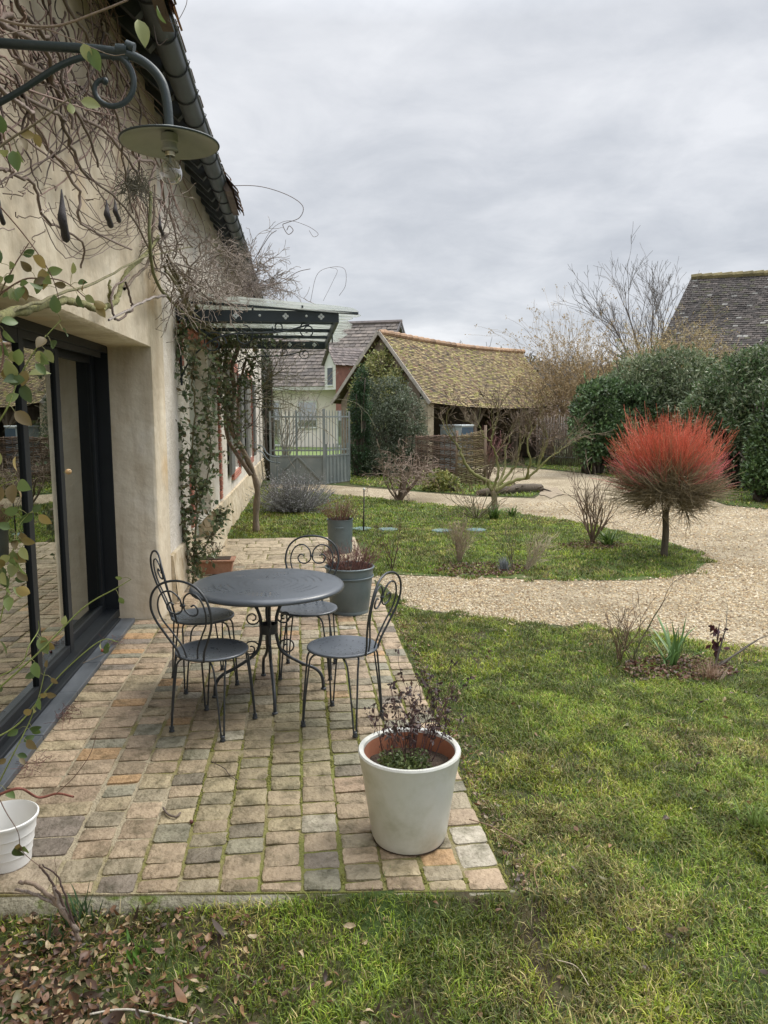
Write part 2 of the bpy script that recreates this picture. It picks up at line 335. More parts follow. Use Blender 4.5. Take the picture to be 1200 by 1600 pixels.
# gravel stones lying loose on the near part
def stones(n, region, poly, rng):
    x = rng.uniform(region[0], region[1], n); y = rng.uniform(region[2], region[3], n)
    j_ = rng.normal(0, .10, (2, n)); k = inpoly(x + j_[0], y + j_[1], poly) & ~inpoly(x + j_[0], y + j_[1], ISL); return x[k], y[k]
rng = np.random.default_rng(3)
mb = MB()
for (nn, reg, sz) in ((30000, (.7, 5.5, 4.8, 9), .0115), (26000, (2, 11, 8, 15), .015)):
    x, y = stones(nn, reg, GRAV, rng)
    s = rng.uniform(.6, 1.5, len(x)) * sz; a = rng.uniform(0, TWO, len(x)); el_ = rng.uniform(.6, 1, len(x))
    o8 = np.array([[1, 0, 0], [0, 1, 0], [-1, 0, 0], [0, -1, 0], [.1, .1, .7], [0, 0, -.5]])
    V = np.repeat(o8[None], len(x), 0) * s[:, None, None] * rng.uniform(.7, 1.25, (len(x), 6, 3)); V[:, :, 1] *= el_[:, None]
    c, s_ = np.cos(a)[:, None], np.sin(a)[:, None]; X_ = V[..., 0] * c - V[..., 1] * s_; Y_ = V[..., 0] * s_ + V[..., 1] * c
    V = np.stack([X_ + x[:, None], Y_ + y[:, None], V[..., 2] + GZ + .004 + s[:, None] * .25], -1)
    f = np.array([[0, 1, 4], [1, 2, 4], [2, 3, 4], [3, 0, 4]]); F = (f[None] + np.arange(len(x))[:, None, None] * 6).reshape(-1, 3)
    pal = np.array([[.56, .48, .35], [.68, .61, .48], [.42, .32, .20], [.50, .40, .26], [.75, .70, .60], [.28, .21, .14]])
    keep = rng.random(len(x)) > 1.6 * (vnoise(x, y, .7, 70) - .45)
    cc = pal[rng.choice(6, len(x), p=[.25, .15, .2, .22, .05, .13])] * rng.uniform(.65, 1.08, (len(x), 1)) * [1.03, .97, .85]
    V = V[keep]; cc = cc[keep]; F = (f[None] + np.arange(len(V))[:, None, None] * 6).reshape(-1, 3)
    mb.add(V.reshape(-1, 3), F, np.repeat(cc, 6, 0))
tag(mb.build('loose_gravel', mat('stones', attr=True, rough=.85)), 'pale beige gravel stones strewn over the driveway', 'gravel', kind='stuff')

# ---- terrace of sandstone setts
TX1 = .77; TY1 = 10.87
def front_y(x): return 2.69 - .096 * (x - .13)
m = bpy.data.materials.new('sett_joint'); m.use_nodes = True; n = m.node_tree.nodes; l = m.node_tree.links; b = n['Principled BSDF']; b.inputs['Roughness'].default_value = .95
g = n.new('ShaderNodeNewGeometry')
nz = n.new('ShaderNodeTexNoise'); l.new(g.outputs['Position'], nz.inputs['Vector']); nz.inputs['Scale'].default_value = 1.3; nz.inputs['Detail'].default_value = 8; nz.inputs['Roughness'].default_value = .7
sx = n.new('ShaderNodeSeparateXYZ'); l.new(g.outputs['Position'], sx.inputs[0])
mr = n.new('ShaderNodeMapRange'); l.new(sx.outputs[0], mr.inputs[0]); mr.inputs[1].default_value = -1.1; mr.inputs[2].default_value = .0; mr.inputs[3].default_value = -.14; mr.inputs[4].default_value = .07
aa = n.new('ShaderNodeMath'); aa.operation = 'ADD'; l.new(nz.outputs[0], aa.inputs[0]); l.new(mr.outputs[0], aa.inputs[1])
r = n.new('ShaderNodeValToRGB'); l.new(aa.outputs[0], r.inputs[0]); el = r.color_ramp.elements
el[0].position = .38; el[0].color = (.33, .28, .19, 1); el[1].position = .60; el[1].color = (.15, .155, .035, 1)
q = el.new(.48); q.color = (.18, .155, .06, 1); q = el.new(.7); q.color = (.095, .10, .02, 1)
l.new(r.outputs[0], b.inputs['Base Color'])
nb = n.new('ShaderNodeTexNoise'); l.new(g.outputs['Position'], nb.inputs['Vector']); nb.inputs['Scale'].default_value = 90; nb.inputs['Detail'].default_value = 5
bp = n.new('ShaderNodeBump'); bp.inputs['Distance'].default_value = .012; l.new(nb.outputs[0], bp.inputs['Height']); l.new(bp.outputs[0], b.inputs['Normal'])
M['joint'] = m
M['sett'] = mat('sett_stone', (.80, .76, .72), .7, (1.22, 1.2, 1.15), attr=True, scale=14, detail=9, bump=.8, bscale=45, contrast=(.3, .7), blotch=(.42, .41, .33), bl_scale=9, bl_pos=(.48, .66), spec=.45)
M['concrete'] = mat('concrete_footing', (.16, .15, .10), .95, (.27, .25, .19), scale=5, bump=.8, bscale=50, blotch=(.09, .12, .02), bl_scale=4, bl_pos=(.52, .6))
mb = MB(); X0 = -1.62; X1 = TX1
pts = [(X0, 3.0), (-1.25, 3.0), (-1.25, front_y(-1.25)), (X1, front_y(X1)), (X1, TY1), (-1.13, TY1), (-1.2, 6.74), (X0, 6.74)]
top = [(x, y, -.009) for x, y in pts]; bot = [(x, y, GZ - .05) for x, y in pts]
mb.ngon(top)
for i in range(len(pts)):
    j = (i + 1) % len(pts); mb.add([bot[i], bot[j], top[j], top[i]], [[0, 1, 2, 3]])
tag(mb.build('terrace_base', M['joint']), kind='structure')
mb = MB()   # the concrete footing showing along the front, with a rough smear at the corner
n_ = 60; xs = np.linspace(-1.7, TX1 + .02, n_); rr = np.random.default_rng(5)
for i in range(n_ - 1):
    a, c = xs[i], xs[i + 1]
fy = np.array([front_y(x) for x in xs]); wd = .035 + .03 * vnoise(xs, xs * 0, .3) ; dz = .02 * vnoise(xs, xs * 0, .15, 2)
P0 = np.stack([xs, fy + .01, -.012 - 0 * xs], 1); P1 = np.stack([xs, fy - wd, -.022 - dz], 1); P2 = np.stack([xs, fy - wd - .02, GZ - .03 + 0 * xs], 1)
V = np.stack([P0, P1, P2], 1).reshape(-1, 3); F = []
for i in range(n_ - 1):
    for k_ in range(2): F.append([i * 3 + k_, i * 3 + k_ + 1, (i + 1) * 3 + k_ + 1, (i + 1) * 3 + k_])
mb.add(V, F)
tag(mb.build('concrete_footing', M['concrete'], smooth=True), kind='structure')
# setts
mb = MB(); rng = np.random.default_rng(11)
PAL = np.array([[.30, .228, .16], [.335, .26, .185], [.265, .205, .145], [.25, .215, .155], [.205, .195, .15], [.35, .225, .12], [.32, .265, .175], [.16, .135, .115], [.29, .205, .15], [.38, .35, .29]])
PP = [.18, .17, .16, .14, .09, .045, .13, .05, .015, .02]
def sett(x0, x1, y0, y1, y0b, y1b, col, lift=0):
    n = 7; u = np.array([0, .07, .28, .5, .72, .93, 1]); U, W_ = np.meshgrid(u, u, indexing='ij')
    ylo = y0 + (y0b - y0) * U; yhi = y1 + (y1b - y1) * U
    X_ = x0 + (x1 - x0) * U; Y_ = ylo + (yhi - ylo) * W_
    edge = np.minimum(np.minimum(U, 1 - U), np.minimum(W_, 1 - W_))
    jit = .0026; X_ = X_ + rng.uniform(-jit, jit, X_.shape); Y_ = Y_ + rng.uniform(-jit, jit, X_.shape)
    cx = (x0 + x1) / 2; cy = (y0 + y1) / 2
    cnr = ((U == 0) | (U == 1)) & ((W_ == 0) | (W_ == 1)); cr_ = rng.uniform(.90, 1.0, X_.shape); X_ = np.where(cnr, cx + (X_ - cx) * cr_, X_); Y_ = np.where(cnr, cy + (Y_ - cy) * (cr_ * .5 + .49), Y_)
    tz = rng.uniform(-.003, .0028) + lift
    Z = tz + rng.uniform(-.012, .012) * (U - .5) * .5 + rng.uniform(-.012, .012) * (W_ - .5) * .5 + rng.uniform(-.0011, .0011, X_.shape) - np.where(edge == 0, .0042, 0)
    V = np.stack([X_, Y_, Z], -1).reshape(-1, 3); F = [[i * n + j, (i + 1) * n + j, (i + 1) * n + j + 1, i * n + j + 1] for i in range(n - 1) for j in range(n - 1)]
    ring = [i * n for i in range(n)] + [(n - 1) * n + j for j in range(1, n)] + [i * n + n - 1 for i in range(n - 2, -1, -1)] + [j for j in range(n - 2, 0, -1)]
    V2 = V[ring].copy(); V2[:, 2] = -.03; b0 = n * n; k_ = len(ring)
    F += [[ring[i], b0 + i, b0 + (i + 1) % k_, ring[(i + 1) % k_]] for i in range(k_)]
    mb.add(np.concatenate([V, V2]), F, col)
def scol(x, y):
    c = PAL[rng.choice(len(PAL), p=PP)] * rng.uniform(.85, 1.25)
    st = min(.95, np.exp(-((x + .22) ** 2 / .28 + (y - 4.0) ** 2 / 1.6)) * .95 + .25 * float(vnoise(x, y, .4, 30)))         # damp algae film around the table
    g_ = np.array([.165, .15, .078]); c = c * (1 - st * .6) + g_ * st * .6
    if y > 6.4: c = c * .75 + np.array([.46, .38, .28]) * .25
    return c
cols = np.linspace(-.96, TX1 + .004, 12); cw = cols[1] - cols[0]
for ci in range(11):
    x0 = cols[ci] + .006; x1 = cols[ci + 1] - .006
    y = front_y(x0) ; first = True
    y += 0
    while y < 9.0:
        if first: ln = rng.uniform(.05, .15)
        else: ln = rng.uniform(.10, .168)
        y1 = min(y + ln, 9.0)
        if y1 - y > .03:
            sk = front_y(x1) - front_y(x0) if first else 0
            qa, qb = rng.uniform(-.005, .006, 2); rt = rng.uniform(-.006, .006); sett(x0 + qa + .0012, x1 - qb - .0012, y + .007, y1 - .007, y + .007 + sk + rt * (not first), y1 - .007 + rt * .5, scol(x0, y))
        y = y1; first = False
# the mortared border course running beside the slate sill, then turning to the far end as a landing of larger slabs
y = 3.05
while y < 6.60:
    ln = rng.uniform(.10, .17)
    if y < 3.6: sett(-1.24, -.975, y + .006, y + ln - .006, y + .006, y + ln - .006, scol(-1.2, y) * 1.08)
    else: sett(-1.42, -1.19, y + .007, y + ln - .005, y + .007, y + ln - .005, scol(-1.3, y) * 1.1); sett(-1.175, -.975, y + .006, y + ln - .006, y + .006, y + ln - .006, scol(-1.1, y) * 1.05)
    y += ln
y = 2.83
sett(-1.24, -.975, 2.83, 3.03, 2.80, 3.03, np.array([.27, .225, .165]))
for (a0, a1) in ((-1.185, -.975),):
    y = 6.64
    while y < 9.0:
        ln = rng.uniform(.11, .17); sett(a0, a1, y + .006, y + ln - .006, y + .006, y + ln - .006, scol(a0, y)); y += ln
y = 9.02
while y < TY1 - .05:
    ln = rng.uniform(.22, .34); ln = min(ln, TY1 - y); x = -1.13
    while x < TX1 - .03:
        wx_ = min(rng.uniform(.2, .5), TX1 - x); sett(x + .008, x + wx_ - .008, y + .008, y + ln - .008, y + .008, y + ln - .008, (np.array([.42, .35, .25]) * rng.uniform(.85, 1.15))); x += wx_
    y += ln
tag(mb.build('terrace_paving', M['sett'], smooth='auto'), kind='structure')

# tufts of moss in the joints
mb = MB(); rng = np.random.default_rng(23)
n = 30000; ci = rng.integers(3, 12, n); y = rng.uniform(2.6, 6.5, n); x = cols[np.minimum(ci, 11)] + rng.normal(0, 1, n) * (.003 + .020 * np.clip(vnoise(ci * 3.3, y, .12, 44) - .5, 0, 1))
k_ = (vnoise(x, y, .35) * .6 + vnoise(x, y, .09, 1) * .4 > .46) & (y > 2.75 - .096 * x); x = x[k_]; y = y[k_]
for i in range(len(x)):
    r = rng.uniform(.0015, .0042); mb.ball((x[i], y[i], -.007), (r * 1.3, r * 2, r), 5, np.array([.17, .17, .03]) * rng.uniform(.5, 1.3))
tag(mb.build('joint_moss', mat('moss', attr=True, rough=.9, bump=.6, bscale=300), smooth=True), 'yellow green moss growing in the joints between the setts', 'moss', kind='stuff')

# ================================================================ GRASS
def blades(mb, x, y, h, wd, z, rng, cols, lean=1.0):
    n = len(x); a = rng.uniform(0, TWO, n); ln = rng.uniform(.15, 1.25, n) * lean
    dx = np.cos(a) * h * ln; dy = np.sin(a) * h * ln; sx = -np.sin(a + rng.normal(0, .5, n)) * wd / 2; sy = np.cos(a + rng.normal(0, .5, n)) * wd / 2
    hz = h * rng.uniform(.45, 1, n)
    V = np.empty((n, 5, 3))
    V[:, 0] = np.stack([x - sx, y - sy, z - .004], 1); V[:, 1] = np.stack([x + sx, y + sy, z - .004], 1)
    V[:, 2] = np.stack([x + dx * .4 + sx * .8, y + dy * .4 + sy * .8, z + hz * .62], 1); V[:, 3] = np.stack([x + dx * .4 - sx * .8, y + dy * .4 - sy * .8, z + hz * .62], 1)
    V[:, 4] = np.stack([x + dx, y + dy, z + hz * rng.uniform(.65, 1.05, n)], 1)
    o = np.arange(n)[:, None] * 5
    mb.F[4].append((o + np.array([[0, 1, 2, 3]])) + mb.n); mb.F[3].append((o + np.array([[3, 2, 4]])) + mb.n)
    mb.V.append(V.reshape(-1, 3)); mb.C.append(np.repeat(cols, 5, 0)); mb.n += n * 5
GP = np.array([[.145, .215, .024], [.20, .275, .032], [.26, .31, .05], [.085, .14, .02], [.30, .28, .08], [.42, .35, .17], [.16, .12, .055]])
def gcols(x, y, rng):
    n = len(x); v = vnoise(x, y, .5) * .5 + vnoise(x, y, .16, 3) * .5; st = vnoise(x, y, .8, 5) * .5 + vnoise(x, y, .25, 6) * .5
    i = rng.choice(7, n, p=[.27, .25, .13, .17, .08, .05, .05]); c = GP[i]
    dry = rng.random(n) < np.clip((st - .5) * 2.4, 0, .55); c = np.where(dry[:, None], GP[rng.choice([4, 5, 6], n)], c)
    mossy = (vnoise(x, y, .6, 9) * .6 + vnoise(x, y, .2, 10) * .4 > .66) & (rng.random(n) < .38); c = np.where(mossy[:, None], np.array([.29, .33, .035]), c)
    dk = np.clip((vnoise(x, y, .09, 14) * .65 + vnoise(x, y, .38, 15) * .35 - .25) * 3.0, .58, 1.12)
    return c * [1.14, 1.14, .95] * (rng.uniform(.45, 1.4, n) * (.75 + .5 * v) * dk)[:, None]
GRV = np.array(GRAV)
def lawn_field(name, region, n, h, wd, test, label, seed, thr=.0, zf=lambda x, y: GZ + .012 + 0 * x):
    rng = np.random.default_rng(seed); x = rng.uniform(region[0], region[1], n); y = rng.uniform(region[2], region[3], n)
    k_ = test(x, y); x, y = x[k_], y[k_]
    d = vnoise(x, y, .22, 1) * .45 + vnoise(x, y, .07, 2) * .35 + vnoise(x, y, .6, 4) * .2
    k_ = rng.random(len(x)) < np.clip((d - .2 - thr) * 3.4, .28, 1); x, y, d = x[k_], y[k_], d[k_]
    hh = h * rng.uniform(.5, 1.25, len(x)) * (.6 + .8 * d)
    mb = MB(); blades(mb, x, y, hh, wd * rng.uniform(.7, 1.4, len(x)), zf(x, y), rng, gcols(x, y, rng))
    return mb
def off_terrace(x, y): return ~((x > -1.75) & (x < TX1 + .015) & (y > front_y(x) - .035) & (y < TY1 + .03))
LIT = lambda x, y: np.clip(1.25 * np.exp(-(((x + 1.05) / .80) ** 2 + ((y - 2.2) / .6) ** 2)), 0, 1)
def near_ok(x, y):
    gx_, gy_ = x + .25 * (vnoise(x, y, .13, 40) - .5), y + .35 * (vnoise(x, y, .15, 41) - .5)
    r_ = np.random.default_rng(1).random(np.shape(x))
    return off_terrace(x, y) & ~inpoly(gx_, gy_, GRV) & (r_ > LIT(x, y) * .97) & (r_ > .75 * np.exp(-((x - TX1 - .03) / .07) ** 2) * (y < 7) * (vnoise(x, y, .4, 8) > .3))
NEAR = MB()
def merge(a, b_):
    for k_ in (3, 4): a.F[k_] += [f + a.n for f in b_.F[k_]]
    a.V += b_.V; a.C += b_.C; a.n += b_.n
merge(NEAR, lawn_field('g', (-1.8, 1.9, 1.75, 3.3), 135000, .042, .0038, near_ok, '', 31, 0, HF))
merge(NEAR, lawn_field('g', (.7, 3.2, 3.0, 4.9), 115000, .038, .0044, near_ok, '', 32, 0, HF))
merge(NEAR, lawn_field('g', (.7, 5.5, 4.6, 7.6), 150000, .034, .0055, near_ok, '', 33, 0, HF))
merge(NEAR, lawn_field('g', (1.9, 4.6, 1.2, 3.05), 95000, .05, .0052, near_ok, '', 36, 0, HF)); merge(NEAR, lawn_field('g', (3.2, 6.6, 3.0, 4.75), 85000, .046, .006, near_ok, '', 37, 0, HF)); merge(NEAR, lawn_field('g', (5.5, 9.0, 4.6, 8.0), 70000, .045, .008, near_ok, '', 38, 0, HF)); merge(NEAR, lawn_field('g', (-1.8, 1.9, .9, 1.75), 50000, .05, .005, near_ok, '', 39, 0, HF))
rng = np.random.default_rng(35); n = 15000; x = rng.uniform(-1.5, 5, n); y = 1.8 + 5.5 * rng.random(n) ** 1.4; k_ = near_ok(x, y); x, y = x[k_], y[k_]; n = len(x)
blades(NEAR, x, y, rng.uniform(.04, .085, n), rng.uniform(.002, .0035, n), HF(x, y), rng, pick([[.17, .24, .04], [.10, .15, .03], [.45, .38, .2], [.3, .3, .1], [.22, .28, .06]], n, rng), 1.1)
NEAR.build('near_grass', M['grass']); tag(bpy.data.objects['near_grass'], 'short mossy lawn grass around the terrace corner', 'grass', kind='stuff')
IS = MB(); isl_ok = lambda x, y: inpoly(x + .35 * (vnoise(x, y, .16) - .5), y + .5 * (vnoise(x, y, .2, 3) - .5), ISL) & off_terrace(x, y)
merge(IS, lawn_field('g', (-1.2, 6.5, 8.0, 12.5), 130000, .042, .008, isl_ok, '', 41, -.08))
merge(IS, lawn_field('g', (-1.2, 6.5, 12, 18.5), 60000, .05, .013, isl_ok, '', 42, -.12))
IS.build('island_grass', M['grass']); tag(bpy.data.objects['island_grass'], 'green grass of the island bed enclosed by the gravel drive', 'grass', kind='stuff')
FB = MB()
merge(FB, lawn_field('g', (1, 7.5, 15, 23), 26000, .06, .02, lambda x, y: inpoly(x, y, BACK), '', 43, -.12))
merge(FB, lawn_field('g', (5, 14, 12, 26), 30000, .06, .02, lambda x, y: inpoly(x, y, HEDG), '', 44, -.12))
FB.build('verge_grass', M['grass']); tag(bpy.data.objects['verge_grass'], 'green grass verges below the hedge and the woven fence', 'grass', kind='stuff')

# broad low weeds and clover among the blades
def leafcloud(mb, P, D, ln, wd, cols, rng, roll=None, cup=.0):
    """P positions, D directions (leaf axis); one rhombus-like leaf (two quads) each"""
    n = len(P); D = D / (np.linalg.norm(D, axis=1, keepdims=True) + 1e-9); r = rng.normal(size=(n, 3)); S = np.cross(D, r); S /= np.linalg.norm(S, axis=1, keepdims=True) + 1e-9; Nn = np.cross(S, D)
    ln = np.broadcast_to(ln, (n,))[:, None]; wd = np.broadcast_to(wd, (n,))[:, None]
    base = P; mid = P + D * ln * .5 + Nn * ln * cup; tip = P + D * ln - Nn * ln * cup * .5
    V = np.stack([base, mid + S * wd * .5 + Nn * wd * .18, tip, mid - S * wd * .5 + Nn * wd * .18, mid], 1)
    o = np.arange(n)[:, None] * 5
    F = np.concatenate([o + np.array([[0, 1, 4]]), o + np.array([[1, 2, 4]]), o + np.array([[2, 3, 4]]), o + np.array([[3, 0, 4]])])
    mb.add(V.reshape(-1, 3), F, np.repeat(cols, 5, 0))
rng = np.random.default_rng(77)
n = 5200; x = rng.uniform(-1.2, 5, n); y = rng.uniform(1.9, 7.3, n); k_ = near_ok(x, y) & (vnoise(x, y, .3, 12) > .5); x, y = x[k_], y[k_]
mb = MB(); P = np.stack([x, y, HF(x, y) + .006 + rng.uniform(0, .02, len(x))], 1); D = rng.normal(size=(len(x), 3)); D[:, 2] = np.abs(D[:, 2]) * .35
leafcloud(mb, P, D, rng.uniform(.01, .028, len(x)), rng.uniform(.008, .016, len(x)), pick([[.09, .16, .03], [.16, .22, .05], [.24, .28, .06]], len(x), rng), rng)
tag(mb.build('lawn_weeds', M['leaf']), 'small clover and weed leaves among the lawn grass', 'weeds', kind='stuff')
# dead leaves
def leafblades(mb, P, D, L_, W_, cols, rng, curl=.5):
    n = len(P); D = D / (np.linalg.norm(D, axis=1, keepdims=True) + 1e-9); r = rng.normal(size=(n, 3)) * [.4, .4, 1]; S = np.cross(D, r); S /= np.linalg.norm(S, axis=1, keepdims=True) + 1e-9; Nn = np.cross(S, D); Nn *= np.sign(Nn[:, 2:] + 1e-6)
    t = np.array([0, .18, .4, .62, .82, 1]); wv = np.array([.05, .62, 1, .85, .5, .03]); L_ = np.broadcast_to(L_, (n,)); W_ = np.broadcast_to(W_, (n,)); cu = rng.uniform(-curl, curl, n); fo = rng.uniform(-.1, .7, n)
    V = np.empty((n, 18, 3)); z1 = cu[:, None] * L_[:, None] * (t - .5) ** 2 * 2.2
    C0 = P[:, None] + D[:, None] * (t * L_[:, None])[..., None] + Nn[:, None] * z1[..., None]; w_ = W_[:, None] * wv * .5 * rng.uniform(.75, 1.2, (n, 6)); w2 = W_[:, None] * wv * .5 * rng.uniform(.75, 1.2, (n, 6))
    V[:, 0:6] = C0; V[:, 6:12] = C0 - S[:, None] * w_[..., None] + Nn[:, None] * (w_ * fo[:, None])[..., None]; V[:, 12:18] = C0 + S[:, None] * w2[..., None] + Nn[:, None] * (w2 * fo[:, None])[..., None]
    f = np.array([[i, i + 1, 7 + i, 6 + i] for i in range(5)] + [[i + 1, i, 12 + i, 13 + i] for i in range(5)]); F = (np.arange(n)[:, None, None] * 18 + f[None]).reshape(-1, 4)
    cc = np.repeat(cols, 18, 0).reshape(n, 18, 3) * rng.uniform(.8, 1.2, (n, 18, 1)); mb.add(V.reshape(-1, 3), F, cc.reshape(-1, 3))
LP = [[.17, .085, .04], [.24, .14, .07], [.12, .06, .035], [.32, .22, .12], [.20, .11, .06], [.09, .05, .03], [.36, .28, .17], [.07, .04, .03], [.05, .032, .022], [.17, .16, .07]]
def litter(mb, x, y, size, rng, zs=.03, pal=LP):
    n = len(x); P = np.stack([x, y, HF(x, y) + .006 + rng.uniform(0, zs, n)], 1); D = rng.normal(size=(n, 3)); D[:, 2] *= .3
    leafblades(mb, P, D, size * 1.1, size * rng.uniform(.3, .62, n), pick(pal, n, rng, .35), rng)
mb = MB(); n = 6200; x = rng.normal(-1.15, .45, n); y = rng.normal(2.2, .42, n); k_ = off_terrace(x, y) & (y < front_y(x) - .03); x, y = x[k_], y[k_]
litter(mb, x, y, rng.uniform(.010, .044, len(x)) * np.where(rng.random(len(x)) < .07, 1.9, 1), rng, .03)
tag(mb.build('leaf_litter', M['leaf']), 'brown dead leaves heaped on the soil in front of the terrace', 'dead leaves', kind='stuff')
mb = MB(); n = 1000; x = rng.uniform(-1.2, 4.5, n); y = 1.8 + 5.5 * rng.random(n) ** 1.3; k_ = near_ok(x, y); x, y = x[k_], y[k_]
litter(mb, x, y, rng.uniform(.012, .045, len(x)), rng, .03)
n = 1300; x = TX1 + .04 + np.abs(rng.normal(0, .07, n)); y = rng.uniform(2.6, 7, n); litter(mb, x, y, rng.uniform(.01, .03, n), rng, .02)
n = 500; x = rng.uniform(.5, 6, n); y = rng.uniform(8, 13, n); k_ = isl_ok(x, y); litter(mb, x[k_], y[k_], rng.uniform(.02, .05, k_.sum()), rng, .02)
tag(mb.build('fallen_leaves', M['leaf']), 'scattered curled brown leaves over the lawn', 'dead leaves', kind='stuff')
# ================================================================ HOUSE
def wx(y): return -1.22 + .0135 * max(0, y - 6.6)
HEND = 22.0; EZ = 4.22
M['render'] = mat('lime_render', (.50, .42, .30), .85, (.66, .59, .46), (.74, .68, .57), scale=1.6, detail=9, bump=.6, bscale=11, contrast=(.32, .6), blotch=(.56, .42, .25), bl_scale=1.1, bl_pos=(.56, .74), streak=(.42, .34, .23))
M['render2'] = mat('white_rough_render', (.56, .51, .43), .9, (.70, .66, .59), scale=3, bump=.7, bscale=30, blotch=(.5, .44, .33), bl_scale=1.2, bl_pos=(.55, .75))
M['plinth'] = mat('limestone_plinth', (.48, .39, .26), .9, (.62, .54, .40), scale=4, bump=1.5, bscale=10, blotch=(.36, .27, .15), bl_scale=5, bl_pos=(.5, .68))
M['brick'] = mat('red_brick', (.34, .13, .085), .9, (.46, .20, .14), scale=9, bump=.8, bscale=40)
house = empty('house', (-3, 10, GZ), 'cream rendered farmhouse with grey gutter and dark framed sliding door facing the terrace', 'house')
def wall(name, y0, y1, z0, z1, holes, m, off=0, depth=.38, rdepth=None):
    ys = sorted({y0, y1, *[h[0] for h in holes], *[h[1] for h in holes], *[y for y in np.arange(math.ceil(y0), y1, 1.5)]}); ys = [y for y in ys if y0 <= y <= y1]
    zs = sorted({z0, z1, *[h[2] for h in holes], *[h[3] for h in holes]}); mb = MB()
    for a, b_ in zip(ys[:-1], ys[1:]):
        for c, d in zip(zs[:-1], zs[1:]):
            if any(h[0] - 1e-6 <= a and b_ <= h[1] + 1e-6 and h[2] - 1e-6 <= c and d <= h[3] + 1e-6 for h in holes): continue
            mb.add([(wx(a) + off, a, c), (wx(b_) + off, b_, c), (wx(b_) + off, b_, d), (wx(a) + off, a, d)], [[0, 1, 2, 3]])
    for (a, b_, c, d) in holes:
        A = wx(a) + off; B_ = wx(b_) + off; e_ = .012
        q = [(A, a, c), (B_, b_, c), (B_, b_, d), (A, a, d)]; qi = [(p[0] - depth, p[1], p[2]) for p in q]
        for i in range(4):
            j = (i + 1) % 4
            if i == 0 and c <= 0.01: continue
            mb.add([q[i], q[j], qi[j], qi[i]], [[0, 1, 2, 3]])
    o = mb.build(name, m, house); return o
OP = (2.95, 6.70, -.02, 2.32)
w1 = wall('wall', -1.5, 7.25, -.3, EZ + .25, [OP], M['render'])
# soften the corner of the door reveal
bv = w1.modifiers.new('w', 'WELD'); bv.merge_threshold = .001
bv = w1.modifiers.new('b', 'BEVEL'); bv.width = .025; bv.segments = 3; bv.limit_method = 'ANGLE'; bv.angle_limit = rad(60)
FD = (8.75, 10.35, .12, 2.55)
W1 = (13.2, 14.5, .75, 2.45); W2 = (16.6, 17.9, .75, 2.45)
w2 = wall('wall', 7.25, HEND, .45, EZ + .25, [(FD[0], FD[1], .45, FD[3]), W1, W2], M['render2'], off=-.012, depth=.22)
w2['label'] = 'rougher white rendered far part of the wall'
for a, b_ in ((7.25, FD[0]), (FD[1], HEND)):
    mb = MB()
    ys = np.linspace(a, b_, 14)
    for p, q in zip(ys[:-1], ys[1:]):
        f = lambda y, z: (wx(y) + (.02 if z > .3 else .07 + .02 * math.sin(y * 3)), y, z)
        mb.add([f(p, -.2), f(q, -.2), f(q, .44), f(p, .44)], [[0, 1, 2, 3]]); mb.add([f(p, .44), f(q, .44), (wx(q) - .05, q, .46), (wx(p) - .05, p, .46)], [[0, 1, 2, 3]])
    for yy in (a, b_): mb.add([(wx(yy) - .3, yy, -.2), (wx(yy) + .06, yy, -.2), (wx(yy) + .02, yy, .44), (wx(yy) - .3, yy, .44)], [[0, 1, 2, 3]])
    mb.build('plinth', M['plinth'], house)
mb = MB()   # rear and end walls
mb.add([(-1.01, HEND, -.2), (-8, HEND, -.2), (-8, HEND, EZ), (-1.01, HEND, EZ)], [[0, 1, 2, 3]]); mb.ngon([(-1.01, HEND, EZ), (-8, HEND, EZ), (-4.5, HEND, 7.5)])
mb.add([(-8, -1.5, -.2), (-8, HEND, -.2), (-8, HEND, EZ), (-8, -1.5, EZ)], [[0, 1, 2, 3]])
mb.add([(-1.22, -1.5, -.2), (-8, -1.5, -.2), (-8, -1.5, EZ), (-1.22, -1.5, EZ)], [[0, 1, 2, 3]]); mb.ngon([(-1.22, -1.5, EZ), (-8, -1.5, EZ), (-4.5, -1.5, 7.5)])
mb.build('gable_wall', M['render2'], house)
# room behind the glass
mb = MB()
RX0, RX1, RY0, RY1 = -5.2, -1.66, 2.6, 7.6
v = [(RX0, RY0, 0), (RX1, RY0, 0), (RX1, RY1, 0), (RX0, RY1, 0)]; u = [(a, b_, 2.6) for a, b_, c in v]
mb.add(v, [[0, 1, 2, 3]], (.22, .17, .12)); mb.add(u, [[0, 3, 2, 1]], (.4, .38, .34))
for i in (0, 2, 3): j = (i + 1) % 4; mb.add([v[i], v[j], u[j], u[i]], [[0, 1, 2, 3]], (.30, .27, .22))
mb.build('room', mat('interior', attr=True, rough=.9), house)
# sliding door
door = MB(); DZ = 2.2; FX = -1.60
def fr(mb, x, y0, y1, z0, z1, t, dp):
    mb.box((x, y0 + t / 2, (z0 + z1) / 2), (dp, t, z1 - z0)); mb.box((x, y1 - t / 2, (z0 + z1) / 2), (dp, t, z1 - z0))
    mb.box((x, (y0 + y1) / 2, z1 - t / 2), (dp - .004, y1 - y0 - 2 * t, t)); mb.box((x, (y0 + y1) / 2, z0 + t / 2), (dp - .004, y1 - y0 - 2 * t, t))
fr(door, FX - .045, 2.9, 6.76, .02, DZ + .13, .07, .15)
door.box((FX + .045, 4.75, .035), (.05, 3.6, .03)); door.box((FX - .0, 4.75, .05), (.012, 3.6, .05))
door.box((FX - .0, 4.75, DZ + .04), (.03, 3.56, .05))
do = door.build('sliding_door', M['anth'], house, bevel=.004)
s1 = MB(); fr(s1, FX - .005, 2.97, 4.74, .06, DZ + .06, .085, .05); o = s1.build('door_panel', M['anth'], do, bevel=.003)
